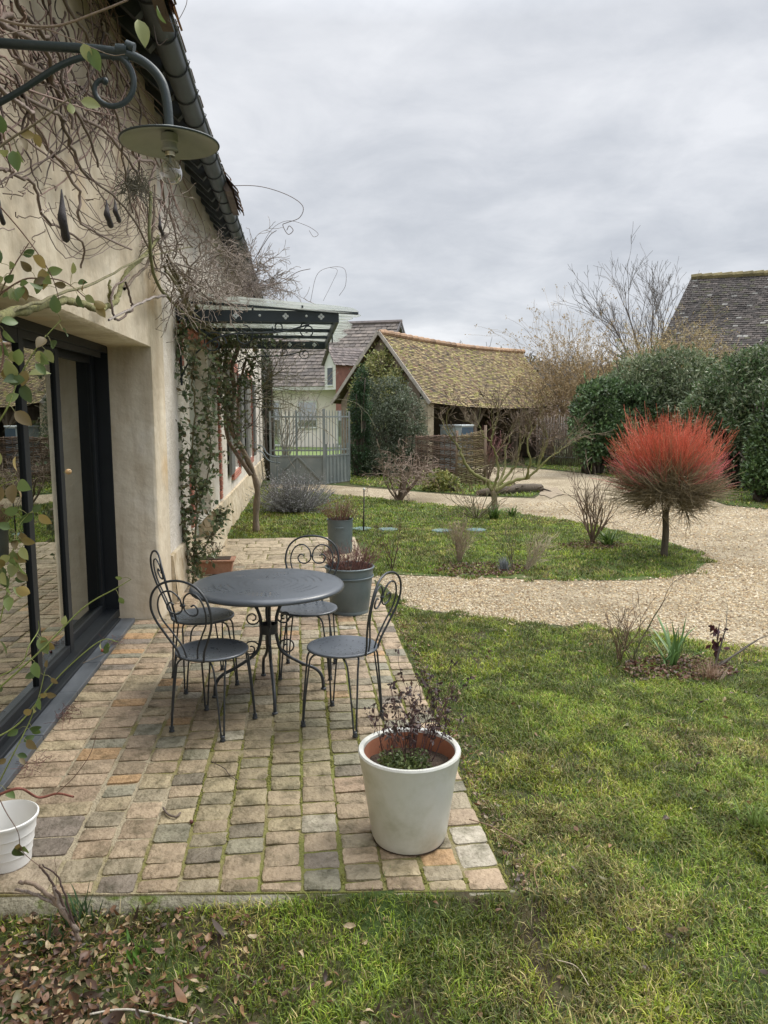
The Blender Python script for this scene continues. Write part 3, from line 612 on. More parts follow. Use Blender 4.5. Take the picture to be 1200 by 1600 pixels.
s2 = MB(); fr(s2, FX - .105, 5.44, 6.68, .06, DZ + .06, .09, .05); o = s2.build('door_panel', M['anth'], do, bevel=.003)
s3 = MB(); fr(s3, FX - .055, 4.58, 5.56, .06, DZ + .06, .085, .05); s3.build('door_panel', M['anth'], do, bevel=.003)
mg = bpy.data.materials.new('glass_pane'); mg.use_nodes = True; n = mg.node_tree.nodes; l = mg.node_tree.links
for q in list(n): n.remove(q)
o_ = n.new('ShaderNodeOutputMaterial'); ms = n.new('ShaderNodeMixShader'); gl = n.new('ShaderNodeBsdfGlossy'); gl.inputs['Roughness'].default_value = .0; gl.inputs[0].default_value = (.74, .76, .72, 1)
tr = n.new('ShaderNodeBsdfTransparent'); tr.inputs[0].default_value = (.72, .76, .74, 1); fz = n.new('ShaderNodeFresnel'); fz.inputs[0].default_value = 1.9
nb = n.new('ShaderNodeTexNoise'); nb.inputs['Scale'].default_value = 1.5; bp = n.new('ShaderNodeBump'); bp.inputs['Strength'].default_value = .04; bp.inputs['Distance'].default_value = .05; ma = n.new('ShaderNodeMath'); ma.operation = 'MULTIPLY_ADD'; ma.inputs[1].default_value = 1.0; ma.inputs[2].default_value = .40; ma.use_clamp = True
l.new(fz.outputs[0], ma.inputs[0]); l.new(ma.outputs[0], ms.inputs[0]); l.new(tr.outputs[0], ms.inputs[1]); l.new(gl.outputs[0], ms.inputs[2]); l.new(ms.outputs[0], o_.inputs[0])
for (x, a, b_) in ((FX - .005, 3.05, 4.66), (FX - .055, 4.65, 5.47), (FX - .105, 5.51, 6.60)):
    mb = MB(); mb.box((x, (a + b_) / 2, 1.15), (.012, b_ - a, DZ - .15)); mb.build('glass', mg, do)
# curtain folds
mb = MB(); ys = np.linspace(5.95, 6.46, 44); xx = FX - .22 + .035 * np.sin(np.arange(44) * .75) + .01 * np.sin(np.arange(44) * 2.1)
V = []; 
for x_, y_ in zip(xx, ys): V += [(x_, y_, .03), (x_ + .004 * math.sin(y_ * 60), y_, 2.3)]
mb.add(V, [[2 * i, 2 * i + 2, 2 * i + 3, 2 * i + 1] for i in range(43)]); ml_ = mat('beige_linen', (.46, .42, .34), .9, (.54, .50, .42), scale=3, stretch=(1, 1, .1)); mb.build('curtain', ml_, do, smooth=True); mb = MB()
ys2 = np.linspace(4.1, 4.6, 40); V = []
for i, y_ in enumerate(ys2): V += [(FX - .24 + .035 * math.sin(i * .8), y_, .03), (FX - .24 + .035 * math.sin(i * .8 + .2), y_, 2.3)]
mb.add(V, [[2 * i, 2 * i + 2, 2 * i + 3, 2 * i + 1] for i in range(39)])
mb.build('curtain', ml_, do, smooth=True)
# blue-black slate sill in lengths
M['slate'] = mat('slate', (.045, .052, .06), .38, (.10, .112, .125), scale=5, bump=.15, bscale=25, rough2=.6, stretch=(1, .4, 1))
mb = MB(); ya = 2.98
for i, ln in enumerate((.60, .62, .66, .58, .6, .57)):
    mb.box((-1.50, ya + ln / 2, .012 - .001 * (i % 2)), (.155, ln - .006, .035)); ya += ln
mb.build('sill', M['slate'], house, bevel=.004)
# brick dressings, front door, shutters
def bricks(y0, y1, z0, z1, x_off, rng, horiz=False, pr=.012):
    mb = MB(); z = z0
    while z < z1 - .02:
        j = rng.uniform(-.012, .035); y = y0 + (j if not horiz else 0)
        yy1 = y1 + rng.uniform(-.01, .03)
        mb.box((wx(y) + x_off + rng.uniform(0, .006), (y + yy1) / 2, z + .027), (.05, yy1 - y, .052), None, np.ones(3) * rng.uniform(.7, 1.2)); z += .064
    return mb
rng = np.random.default_rng(4); M['brickc'] = mat('brick_dressing', (.36, .14, .095), .9, (.46, .21, .15), scale=10, attr=True, bump=.8, bscale=40)
def bk(*a): bricks(*a).build('brick_dressing', M['brickc'], house)
b_ = MB(); bk(FD[0] - .62, FD[0] - .45, 2.25, 2.85, -.01, rng); bk(FD[1] + 1.0, FD[1] + 1.22, .5, 2.9, -.01, rng); bk(FD[0] - .2, FD[1] + .2, FD[3], FD[3] + .24, -.006, rng); bk(FD[0] - .17, FD[0], .5, 1.25, -.008, rng)
for Wn in (W1, W2): bk(Wn[0] - .12, Wn[1] + .12, Wn[3], Wn[3] + .2, -.006, rng); bk(Wn[0] - .1, Wn[1] + .1, Wn[2] - .13, Wn[2], .012, rng); bk(Wn[0] - .12, Wn[0], Wn[2], Wn[3], -.008, rng); bk(Wn[1], Wn[1] + .12, Wn[2], Wn[3], -.008, rng)
pass
M['greydoor'] = mat('grey_green_paint', (.25, .26, .22), .6, (.32, .33, .28), scale=3)
mb = MB(); mb.box((wx(9.5) - .19, 9.55, 1.33), (.05, 1.58, 2.42)); 
for zc, hh in ((.65, .7), (1.75, 1.1)):
    for yc in (9.17, 9.93): mb.box((wx(9.5) - .16, yc, zc), (.02, .6, hh))
mb.build('front_door', M['greydoor'], house, bevel=.004)
mb = MB(); mb.box((wx(9.5) - .05, 9.55, .03), (.5, 1.7, .16)); mb.build('doorstep', M['plinth'], house, bevel=.01)
for Wn in (W1, W2):
    f = MB(); fr(f, wx(Wn[0]) - .14, Wn[0], Wn[1], Wn[2], Wn[3], .06, .05); f.box((wx(Wn[0]) - .14, (Wn[0] + Wn[1]) / 2, (Wn[2] + Wn[3]) / 2), (.05, .05, Wn[3] - Wn[2] - .1))
    fo = f.build('window', M['white'], house); g_ = MB(); g_.box((wx(Wn[0]) - .15, (Wn[0] + Wn[1]) / 2, (Wn[2] + Wn[3]) / 2), (.008, Wn[1] - Wn[0] - .1, Wn[3] - Wn[2] - .1)); g_.build('pane', mg, fo)
    r_ = MB(); r_.box((wx(Wn[0]) - .5, (Wn[0] + Wn[1]) / 2, (Wn[2] + Wn[3]) / 2), (.02, Wn[1] - Wn[0] + .5, Wn[3] - Wn[2] + .5)); r_.build('blind', M['soil'], fo)
    for a, b2 in ((Wn[0] - .68, Wn[0] - .02), (Wn[1] + .02, Wn[1] + .68)):
        s = MB(); s.box((wx(a) + .035, (a + b2) / 2, (Wn[2] + Wn[3]) / 2), (.035, b2 - a, Wn[3] - Wn[2]))
        for k_ in range(6): s.box((wx(a) + .056, a + (k_ + .5) * (b2 - a) / 6, (Wn[2] + Wn[3]) / 2), (.012, (b2 - a) / 6 - .02, Wn[3] - Wn[2] - .05))
        s.build('shutter', mat('shutter_grey', (.17, .17, .155), .6) if 'shutter_grey' not in bpy.data.materials else bpy.data.materials['shutter_grey'], house)
# eave: rafter tails, boarding, roof tiles, gutter
SL = rad(42)
rm = mat('rafter_paint', (.055, .065, .08), .7, (.10, .11, .125), scale=6)
for y in np.arange(.2, HEND, .42):
    mb = MB(); mb.bar((-2.2, y, EZ + 1.30 * math.tan(SL) - .03), (-.93, y, EZ + .0), .075, .10); mb.build('rafter', rm, house)
mb = MB(); n_ = 8
for i in range(n_):
    t0, t1 = i / n_ * 1.3, (i + 1) / n_ * 1.3 - .012; P = lambda t: (-.9 - t, EZ + .1 + t * math.tan(SL))
    a, c = P(t0), P(t1); mb.add([(a[0], -1.5, a[1]), (a[0], HEND, a[1]), (c[0], HEND, c[1]), (c[0], -1.5, c[1])], [[0, 1, 2, 3]], np.ones(3) * (.8 + .4 * ((i * 37) % 5) / 5))
mb.build('soffit_board', mat('soffit', (.06, .065, .075), .85, (.12, .12, .125), scale=12, stretch=(4, .3, 1), attr=True), house)
def tile_roof(name, A, B_, C, D, tw, th, pal, m, parent, seed, sag=0, probs=None, lift=.02, jit=1.0):
    """A eave start, B eave end, C ridge end, D ridge start; small lapped tiles, each a thin sheet with a front edge"""
    rng = np.random.default_rng(seed); A, B_, C, D = map(lambda p: np.array(p, float), (A, B_, C, D))
    nu = int(np.linalg.norm(B_ - A) / tw); nv = int(np.linalg.norm(D - A) / th); Nn = np.cross(B_ - A, D - A); Nn /= np.linalg.norm(Nn)
    if Nn[2] < 0: Nn = -Nn
    P = lambda u, v: (A * ((1 - u) * (1 - v))[:, None] + B_ * (u * (1 - v))[:, None] + C * (u * v)[:, None] + D * ((1 - u) * v)[:, None]) - np.array([0, 0, 1.]) * (sag * np.sin(np.pi * u) * (1.0 - .35 * v))[:, None]
    ui, vi = np.meshgrid(np.arange(nu), np.arange(nv)); ui = ui.ravel(); vi = vi.ravel(); n = len(ui)
    off = .5 * (vi % 2); u0 = np.clip((ui - off + rng.uniform(-.06, .06, n) + .02) / nu, 0, 1); u1 = np.clip((ui - off + .96) / nu, 0, 1)
    v0 = (vi - .12 + rng.uniform(-.10, .10, n) * jit) / nv; v1 = np.minimum((vi + 1.0) / nv, 1)
    l0 = (lift * rng.uniform(.7, 1.5, n))[:, None] * Nn
    a, b2, c, d = P(u0, v0) + l0, P(u1, v0) + l0 * rng.uniform(.8, 1.25, (n, 1)), P(u1, v1), P(u0, v1)
    e0, e1 = a - Nn * .014, b2 - Nn * .014
    V = np.stack([a, b2, c, d, e0, e1], 1).reshape(-1, 3); o = np.arange(n)[:, None] * 6
    F = np.concatenate([o + np.array([[0, 1, 2, 3]]), o + np.array([[4, 5, 1, 0]])])
    pal = np.array(pal); idx = rng.choice(len(pal), n, p=probs); mo = vnoise(ui * tw, vi * th, 1.2, seed); cc = pal[idx] * rng.uniform(.75, 1.2, (n, 1)) * (.8 + .4 * mo)[:, None]
    mb = MB(); mb.add(V, F, np.repeat(cc, 6, 0))
    g_ = np.linspace(0, 1, 14); base = np.array([P(np.array([u_]), np.array([v_]))[0] - Nn * .012 for v_ in (0, .5, 1) for u_ in g_])
    mb.add(base, [[r_ * 14 + i, r_ * 14 + i + 1, (r_ + 1) * 14 + i + 1, (r_ + 1) * 14 + i] for r_ in range(2) for i in range(13)], pal[0] * .5)
    return mb.build(name, m, parent), P
TP = [[.17, .13, .10], [.22, .16, .11], [.13, .11, .09], [.25, .19, .13]]
tile_roof('roof', (-.80, -1.5, EZ + .12), (-.80, HEND + .1, EZ + .12), (-4.5, HEND + .1, 7.6), (-4.5, -1.5, 7.6), .25, .16, TP, M['tile'], house, 8)
mb = MB(); mb.add([(-4.52, -1.5, 7.6), (-4.52, HEND, 7.6), (-8.3, HEND, EZ), (-8.3, -1.5, EZ)], [[0, 1, 2, 3]]); mb.build('rear_roof', M['tile'], house)
# overhanging dormer roofs just above the gutter
for (ya, yb, xb, zb, xt, zt_) in ((3.2, 5.27, -.74, 4.14, -.96, 4.80), (8.9, 9.95, -.69, 4.16, -1.02, 4.72)):
    mb = MB(); pr_ = [(xb, zb), (xt, zt_), (xt - .10, zt_), (xb - .07, zb)]
    for y_ in (ya, yb): mb.ngon([(x, y_, z) for x, z in pr_])
    for (p, q) in zip(pr_, pr_[1:] + pr_[:1]): mb.add([(p[0], ya, p[1]), (p[0], yb, p[1]), (q[0], yb, q[1]), (q[0], ya, q[1])], [[0, 1, 2, 3]])
    d_ = mb.build('dormer', mat('dormer_wood', (.10, .075, .065), .8, (.17, .13, .11), scale=10) if 'dormer_wood' not in bpy.data.materials else bpy.data.materials['dormer_wood'], house)
    tile_roof('dormer_roof', (xb + .03, ya - .05, zb + .02), (xb + .03, yb + .03, zb + .02), (xt, yb + .03, zt_ + .02), (xt, ya - .05, zt_ + .02), .17, .12, [[.36, .19, .11], [.28, .16, .10], [.20, .15, .10], [.15, .11, .08]], M['tile'], d_, 9)
# gutter
M['gutter'] = mat('old_zinc_gutter', (.06, .075, .085), .5, (.10, .118, .13), scale=5, metal=.35, stretch=(1, .3, 1))
mb = MB(); th = np.linspace(math.pi * 1.02, TWO * .99, 12); GX, GZ2, GR = -.845, EZ + .04, .082
ys = np.linspace(-1.5, HEND + .1, 40); V = []; 
for y in ys:
    s_ = .012 * math.sin(y * .7)
    for t in th: V.append((GX + GR * math.cos(t), y, GZ2 + s_ + GR * math.sin(t)))
    for t in th[::-1]: V.append((GX + (GR - .006) * math.cos(t), y, GZ2 + s_ + (GR - .006) * math.sin(t)))
k_ = 24
mb.add(V, [[i * k_ + j, i * k_ + (j + 1) % k_, (i + 1) * k_ + (j + 1) % k_, (i + 1) * k_ + j] for i in range(39) for j in range(k_)])
mb.tube([(GX + GR + .004, y, GZ2 + .012 * math.sin(y * .7) + .004) for y in ys], .011, 6)
gut = mb.build('gutter', M['gutter'], house, smooth='auto')
for y in np.arange(.5, HEND, .5):
    mb = MB(); s_ = .012 * math.sin(y * .7)
    mb.tube([(GX + (GR + .007) * math.cos(t), y, GZ2 + s_ + (GR + .007) * math.sin(t)) for t in np.linspace(math.pi * .95, TWO * 1.03, 12)], .006, 4)
    mb.tube([(GX + GR + .012, y, GZ2 + s_), (GX + GR + .022, y - .01, GZ2 + s_ + .02), (GX + GR + .005, y - .01, GZ2 + s_ + .03)], .004, 4)
    mb.build('gutter_bracket', M['iron'], gut)
mb = MB(); xd = wx(HEND) + .05; mb.tube([(-.85, HEND - .1, EZ - .05), (-.9, HEND - .1, EZ - .25), (xd, HEND - .1, EZ - .5), (xd, HEND - .1, 1.5), (xd, HEND - .1, .0)], .045, 8)
mb.build('downpipe', mat('pale_pipe', (.45, .45, .42), .5), house, smooth=True)

# ================================================================ WALL LAMP
LY = 3.10; _dz = PY(265, 222, LY)[2] + .03 - 2.90; _ax = PY(265, 222, LY)[0] + .52
lamp = empty('wall_lamp', (-1.22, LY, 3.2), 'dark green swan neck wall lamp with round enamel shade and clear bulb', 'wall lamp')
M['lampg'] = mat('lamp_green_paint', (.014, .026, .028), .5, (.022, .035, .038), scale=8, bump=.1, bscale=60)
sx_, sz_ = -.52, 2.90
P = cr_spline([(-1.24, LY, 3.205), (-1.0, LY, 3.20), (-.75, LY, 3.195), (-.63, LY, 3.175), (-.553, LY, 3.115), (-.525, LY, 3.03), (sx_, LY, 2.90)], 8)
mb = MB(); mb.tube(P, .017, 12); mb.tube([(-.70, LY, 3.197), (-.66, LY, 3.197)], .022, 12); mb.tube([(-.665, LY, 3.215), (-.635, LY, 3.205)], .02, 12)
mb.build('arm', M['lampg'], lamp, smooth='auto')
mb = MB(); br = cr_spline([(-1.24, LY, 2.93), (-1.05, LY, 3.04), (-.90, LY, 3.135), (-.80, LY, 3.172), (-.72, LY, 3.176), (-.655, LY, 3.17)], 6)
sp = [(-.72, LY, 3.165)]; c0 = (-.745, 3.08)
for t in np.linspace(0, 1, 22):
    a = math.pi * .42 - t * TWO * .88; r = .088 * (1 - t) ** .8 + .022
    sp.append((c0[0] + r * math.cos(a) + .01, LY, c0[1] + r * math.sin(a) - .01 * t))
mb.tube(br, .012, 8); mb.tube(sp, np.linspace(.012, .009, len(sp)), 8); mb.ball(sp[-1], .014, 8)
mb.build('scroll', M['lampg'], lamp, smooth=True)
mb = MB(); mb.box((-1.215, LY, 3.07), (.02, .06, .42)); mb.build('wall_plate', M['lampg'], lamp, bevel=.004)
mb = MB(); R_ = .180
mb.lathe([(.02, .055), (.05, .045), (.10, .028), (R_ - .01, .004), (R_, -.004), (R_ - .003, -.010), (R_ - .012, -.004), (.10, .018), (.05, .034), (.02, .036)], 48, (sx_, LY, sz_ - .015))
sh = mb.build('lamp_shade', mat('shade_enamel', (.30, .32, .29), .4, (.37, .39, .35), scale=7), lamp, smooth=True)
mb = MB(); mb.tube([(sx_ + R_ * math.cos(a), LY + R_ * math.sin(a), sz_ - .019) for a in np.linspace(0, TWO, 48, endpoint=False)], .004, 6, closed=True); mb.build('rim', M['lampg'], sh, smooth=True)
mb = MB(); mb.lathe([(.001, .0), (.032, 0), (.032, -.028), (.026, -.032), (.026, -.058), (.022, -.062)], 20, (sx_, LY, sz_ + .012)); mb.lathe([(.03, -.05), (.031, -.052), (.031, -.058), (.03, -.06)], 20, (sx_, LY, sz_ + .012))
mb.build('socket', mat('socket_grey', (.32, .33, .31), .5), lamp, smooth='auto')
mb = MB(); bz = sz_ - .05; prof = [(.017, 0), (.018, -.018), (.024, -.032), (.036, -.052), (.042, -.072), (.039, -.092), (.026, -.11), (.0005, -.118)]
pr = cr_spline([(a, 0, b2) for a, b2 in prof], 4); mb.lathe([(p[0], p[2]) for p in pr], 24, (sx_, LY, bz))
gb = bpy.data.materials.new('bulb_glass'); gb.use_nodes = True; n = gb.node_tree.nodes; l = gb.node_tree.links
for q in list(n): n.remove(q)
o_ = n.new('ShaderNodeOutputMaterial'); ms = n.new('ShaderNodeMixShader'); gl = n.new('ShaderNodeBsdfGlossy'); gl.inputs['Roughness'].default_value = .02; tr = n.new('ShaderNodeBsdfTransparent'); tr.inputs[0].default_value = (.95, .96, .97, 1)
lw = n.new('ShaderNodeLayerWeight'); lw.inputs[0].default_value = .45; l.new(lw.outputs['Facing'], ms.inputs[0]); l.new(tr.outputs[0], ms.inputs[1]); l.new(gl.outputs[0], ms.inputs[2]); l.new(ms.outputs[0], o_.inputs[0])
bo = mb.build('bulb', gb, lamp, smooth=True)
mb = MB(); mb.tube([(sx_, LY, bz), (sx_, LY, bz - .04)], .004, 6); mb.tube([(sx_ - .014, LY, bz - .06), (sx_ - .005, LY, bz - .035), (sx_ + .005, LY, bz - .035), (sx_ + .014, LY, bz - .06)], .001, 4); mb.build('filament', M['socket'] if 'socket' in M else bpy.data.materials['socket_grey'], bo)
mb = MB(); mb.lathe([(.0175, .004), (.0185, -.004), (.0175, -.008), (.0185, -.012), (.0175, -.016)], 16, (sx_, LY, bz)); mb.build('bulb_cap', mat('brass_cap', (.6, .55, .4), .3, metal=1), lamp, smooth=True)

lamp.location = (lamp.location[0] + _ax, lamp.location[1], lamp.location[2] + _dz - .015)
# ================================================================ GLASS CANOPY
CY0, CY1, CXE = 8.07, 11.55, .42; CZ0, CZ1 = 2.74, 2.85
can = empty('glass_canopy', (-1.2, 9.8, 2.5), 'wrought iron and glass awning fixed over the front door', 'canopy')
mb = MB(); cx0 = wx(CY0)
mb.box(((cx0 + CXE) / 2, CY0, (CZ0 + CZ1) / 2), (CXE - cx0, .03, CZ1 - CZ0)); mb.box(((cx0 + CXE) / 2, CY1, (CZ0 + CZ1) / 2 - .005), (CXE - cx0, .03, CZ1 - CZ0))
mb.box((CXE - .014, (CY0 + CY1) / 2, (CZ0 + CZ1) / 2), (.028, CY1 - CY0 - .032, CZ1 - CZ0))
for y in np.linspace(CY0 + .85, CY1 - .85, 3): mb.box(((cx0 + CXE) / 2, y, CZ1 - .02), (CXE - cx0 - .04, .03, .04))
mb.bar((cx0, CY0, 2.93), (.62, CY0 - .02, 2.83), .03, .025); mb.box((cx0 + .04, (CY0 + CY1) / 2, 2.85), (.03, CY1 - CY0, .2))
for x in (-.45, .05): mb.box((x, CY0, 2.87), (.02, .035, .07))
mb.build('frame', mat('canopy_iron', (.012, .022, .028), .45, (.02, .03, .036), scale=5), can)
mR = mat('pale_hole_rivet', (.52, .56, .56), .5)  # quatrefoil discs stand in for beam holes, painted pale like sky seen through
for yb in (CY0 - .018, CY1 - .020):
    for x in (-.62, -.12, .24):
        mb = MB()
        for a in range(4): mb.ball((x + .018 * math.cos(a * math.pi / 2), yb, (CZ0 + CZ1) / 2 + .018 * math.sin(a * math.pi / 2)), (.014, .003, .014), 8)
        mb.build('hole_disc', mR, can)
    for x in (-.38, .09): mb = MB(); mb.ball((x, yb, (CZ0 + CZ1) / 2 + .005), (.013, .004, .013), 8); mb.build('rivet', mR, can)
gc = bpy.data.materials.new('canopy_glass'); gc.use_nodes = True; n = gc.node_tree.nodes; l = gc.node_tree.links
for q in list(n): n.remove(q)
o_ = n.new('ShaderNodeOutputMaterial'); ms = n.new('ShaderNodeMixShader'); pr_ = n.new('ShaderNodeBsdfPrincipled'); pr_.inputs['Base Color'].default_value = (.60, .62, .56, 1); pr_.inputs['Roughness'].default_value = .12
tl = n.new('ShaderNodeBsdfTranslucent'); tl.inputs[0].default_value = (.70, .72, .68, 1); m2 = n.new('ShaderNodeMixShader'); m2.inputs[0].default_value = .5
tr = n.new('ShaderNodeBsdfTransparent'); tr.inputs[0].default_value = (.86, .88, .86, 1); ms.inputs[0].default_value = .45
nz = n.new('ShaderNodeTexNoise'); nz.inputs['Scale'].default_value = 3; nz.inputs['Detail'].default_value = 6; mr = n.new('ShaderNodeMapRange'); mr.inputs[1].default_value = .4; mr.inputs[2].default_value = .7; mr.inputs[3].default_value = .3; mr.inputs[4].default_value = .75
l.new(nz.outputs[0], mr.inputs[0]); l.new(mr.outputs[0], ms.inputs[0])
l.new(pr_.outputs[0], m2.inputs[1]); l.new(tl.outputs[0], m2.inputs[2]); l.new(tr.outputs[0], ms.inputs[1]); l.new(m2.outputs[0], ms.inputs[2]); l.new(ms.outputs[0], o_.inputs[0])
npan = 12; pw = (CY1 - CY0 + .25) / npan
for i in range(npan):
    mb = MB(); y = CY0 - .08 + i * pw; e_ = .63 + .05 * math.sin(i * 1.7)
    x0_ = wx(y) + .02; T = lambda x, yy, dz=0: (x, yy, 2.955 - (x + 1.2) * .075 + dz)
    tilt = .10
    xs_ = [x0_, CXE, e_ - .06, e_, e_ - .05, CXE, x0_]; yy = [y, y, y + .05, y + pw * .5, y + pw - .02, y + pw + .03, y + pw + .03]
    top = [T(a, b2, tilt * (b2 - y) / pw) for a, b2 in zip(xs_, yy)]; bot = [(a, b2, c - .008) for a, b2, c in top]
    mb.ngon(top); mb.ngon(bot[::-1])
    for q in range(7): r_ = (q + 1) % 7; mb.add([bot[q], bot[r_], top[r_], top[q]], [[0, 1, 2, 3]])
    mb.build('glass_pane', gc, can)
def spiral(c, r0, r1, a0, turns, n=26): t = np.linspace(0, 1, n); r = r0 + (r1 - r0) * t; a = a0 + turns * TWO * t; return [(c[0] + r_ * math.cos(q), c[1] + r_ * math.sin(q)) for r_, q in zip(r, a)]
cim = bpy.data.materials['canopy_iron']
for yb in (CY0 + .02, CY1 - .02):
    for (cx, cz, r, a0, tn) in ((.10, 2.66, .09, 1.6, 1.5), (-.55, 2.60, .11, 1.57, -1.4), (-.85, 2.52, .13, 0, 1.4), (-.2, 2.69, .06, 3.1, 1.3)):
        mb = MB(); mb.tube([(p[0], yb, p[1]) for p in spiral((cx, cz), r, .02, a0, tn)], .007, 5); mb.build('scroll', cim, can)
    mb = MB(); mb.tube(cr_spline([(wx(yb), yb, 2.15), (-1.05, yb, 2.4), (-.75, yb, 2.6), (-.2, yb, 2.64), (.12, yb, 2.72)], 6), .009, 6); mb.build('bracket', cim, can)
    mb = MB(); mb.tube([(wx(yb) + .02, yb, 2.1), (wx(yb) + .02, yb, 2.75)], .012, 6); mb.build('wall_bar', cim, can)
for y in (9.2, 10.4): mb = MB(); mb.tube([(CXE - .02, p[0] + y, p[1]) for p in spiral((0, 2.68), .07, .015, 1.57, 1.4)], .006, 5); mb.build('scroll', cim, can)

can.location[2] -= .055
# ================================================================ TABLE AND CHAIRS
TC = np.array([-.21, 4.77]); 
table = empty('garden_table', (TC[0], TC[1], 0), 'round dark grey metal bistro table with a punched top and four curved legs', 'table')
mb = MB(); mb.lathe([(.001, .726), (.30, .7255), (.44, .723), (.468, .718), (.478, .708), (.480, .698), (.476, .690), (.472, .693), (.470, .704), (.44, .714), (.001, .716)], 72, (TC[0], TC[1], 0))
mt = M['table'].copy(); mt.name = 'obj_table_top'; n = mt.node_tree.nodes; l = mt.node_tree.links
# punched drainage holes: rings of dots cut by a transparency mask
tcn = n.new('ShaderNodeNewGeometry'); sub_ = n.new('ShaderNodeVectorMath'); sub_.operation = 'SUBTRACT'; l.new(tcn.outputs['Position'], sub_.inputs[0]); sub_.inputs[1].default_value = (TC[0], TC[1], 0)
sp_ = n.new('ShaderNodeSeparateXYZ'); l.new(sub_.outputs[0], sp_.inputs[0])
def M_(op, a, b2=None, c=None):
    q = n.new('ShaderNodeMath'); q.operation = op
    for i, v_ in enumerate((a, b2, c)):
        if v_ is None: continue
        if hasattr(v_, 'is_linked'): l.new(v_, q.inputs[i])
        else: q.inputs[i].default_value = v_
    return q.outputs[0]
r2 = M_('SQRT', M_('ADD', M_('MULTIPLY', sp_.outputs[0], sp_.outputs[0]), M_('MULTIPLY', sp_.outputs[1], sp_.outputs[1])))
an = M_('DIVIDE', M_('ARCTAN2', sp_.outputs[1], sp_.outputs[0]), TWO)
holes = None
for ring_r, cnt, duty in ((.10, 20, 1), (.145, 34, 1), (.19, 44, .9), (.245, 60, .62), (.29, 72, .62), (.335, 84, .62)):
    fa = M_('FRACT', M_('ADD', M_('MULTIPLY', an, float(cnt)), .5)); da = M_('MULTIPLY', M_('SUBTRACT', fa, .5), TWO * ring_r / cnt); dr = M_('SUBTRACT', r2, ring_r)
    d_ = M_('SQRT', M_('ADD', M_('MULTIPLY', da, da), M_('MULTIPLY', dr, dr))); h_ = M_('LESS_THAN', d_, .0055)
    if duty < 1: gate_ = M_('LESS_THAN', M_('FRACT', M_('MULTIPLY', an, 6.0 if ring_r > .2 else 4.0)), duty); h_ = M_('MULTIPLY', h_, gate_)
    holes = h_ if holes is None else M_('MAXIMUM', holes, h_)
trn = n.new('ShaderNodeBsdfTransparent'); mx_ = n.new('ShaderNodeMixShader'); l.new(holes, mx_.inputs[0]); l.new(n['Principled BSDF'].outputs[0], mx_.inputs[1]); l.new(trn.outputs[0], mx_.inputs[2]); l.new(mx_.outputs[0], n['Material Output'].inputs[0])
tp = mb.build('tabletop', mt, table, smooth=True)
mb = MB(); mb.tube([(TC[0] + .34 * math.cos(a), TC[1] + .34 * math.sin(a), .70) for a in np.linspace(0, TWO, 40, endpoint=False)], .008, 6, closed=True); mb.build('top_ring', M['iron'], table, smooth=True)
mb = MB(); mb.lathe([(.052, .46), (.056, .46), (.056, .40), (.052, .40)], 20, (TC[0], TC[1], 0), closed=True); mb.build('collar', M['iron'], table, smooth='auto')
ft = [G(432.7, 1127.7), G(312, 1091), G(527.8, 1075), G(413.5, 1060.6)]
angs = [math.atan2(f[1] - TC[1], f[0] - TC[0]) for f in ft]
for a in angs:
    u = np.array([math.cos(a), math.sin(a)]); mb = MB()
    pr2 = [(.34, .697), (.22, .66), (.10, .60), (.056, .52), (.048, .44), (.052, .36), (.085, .27), (.20, .19), (.29, .145), (.335, .09), (.345, .01)]
    P = cr_spline([(TC[0] + u[0] * r_, TC[1] + u[1] * r_, z_) for r_, z_ in pr2], 5); mb.tube(P, .0105, 8)
    e_ = P[-1]; mb.lathe([(.001, .012), (.014, .012), (.018, .004), (.018, 0), (.001, 0)], 12, (e_[0], e_[1], .001))
    mb.build('leg', M['iron'], table, smooth=True)
for i, a in enumerate(angs):
    u = np.array([math.cos(a), math.sin(a)])
    for q in (spiral((.115, .30), .055, .015, 2.6, -1.2), spiral((.10, .50), .045, .015, 3.5, 1.2)):
        mb = MB(); mb.tube([(TC[0] + u[0] * p[0], TC[1] + u[1] * p[0], p[1]) for p in q], .005, 5); mb.build('scroll', M['iron'], table, smooth=True)

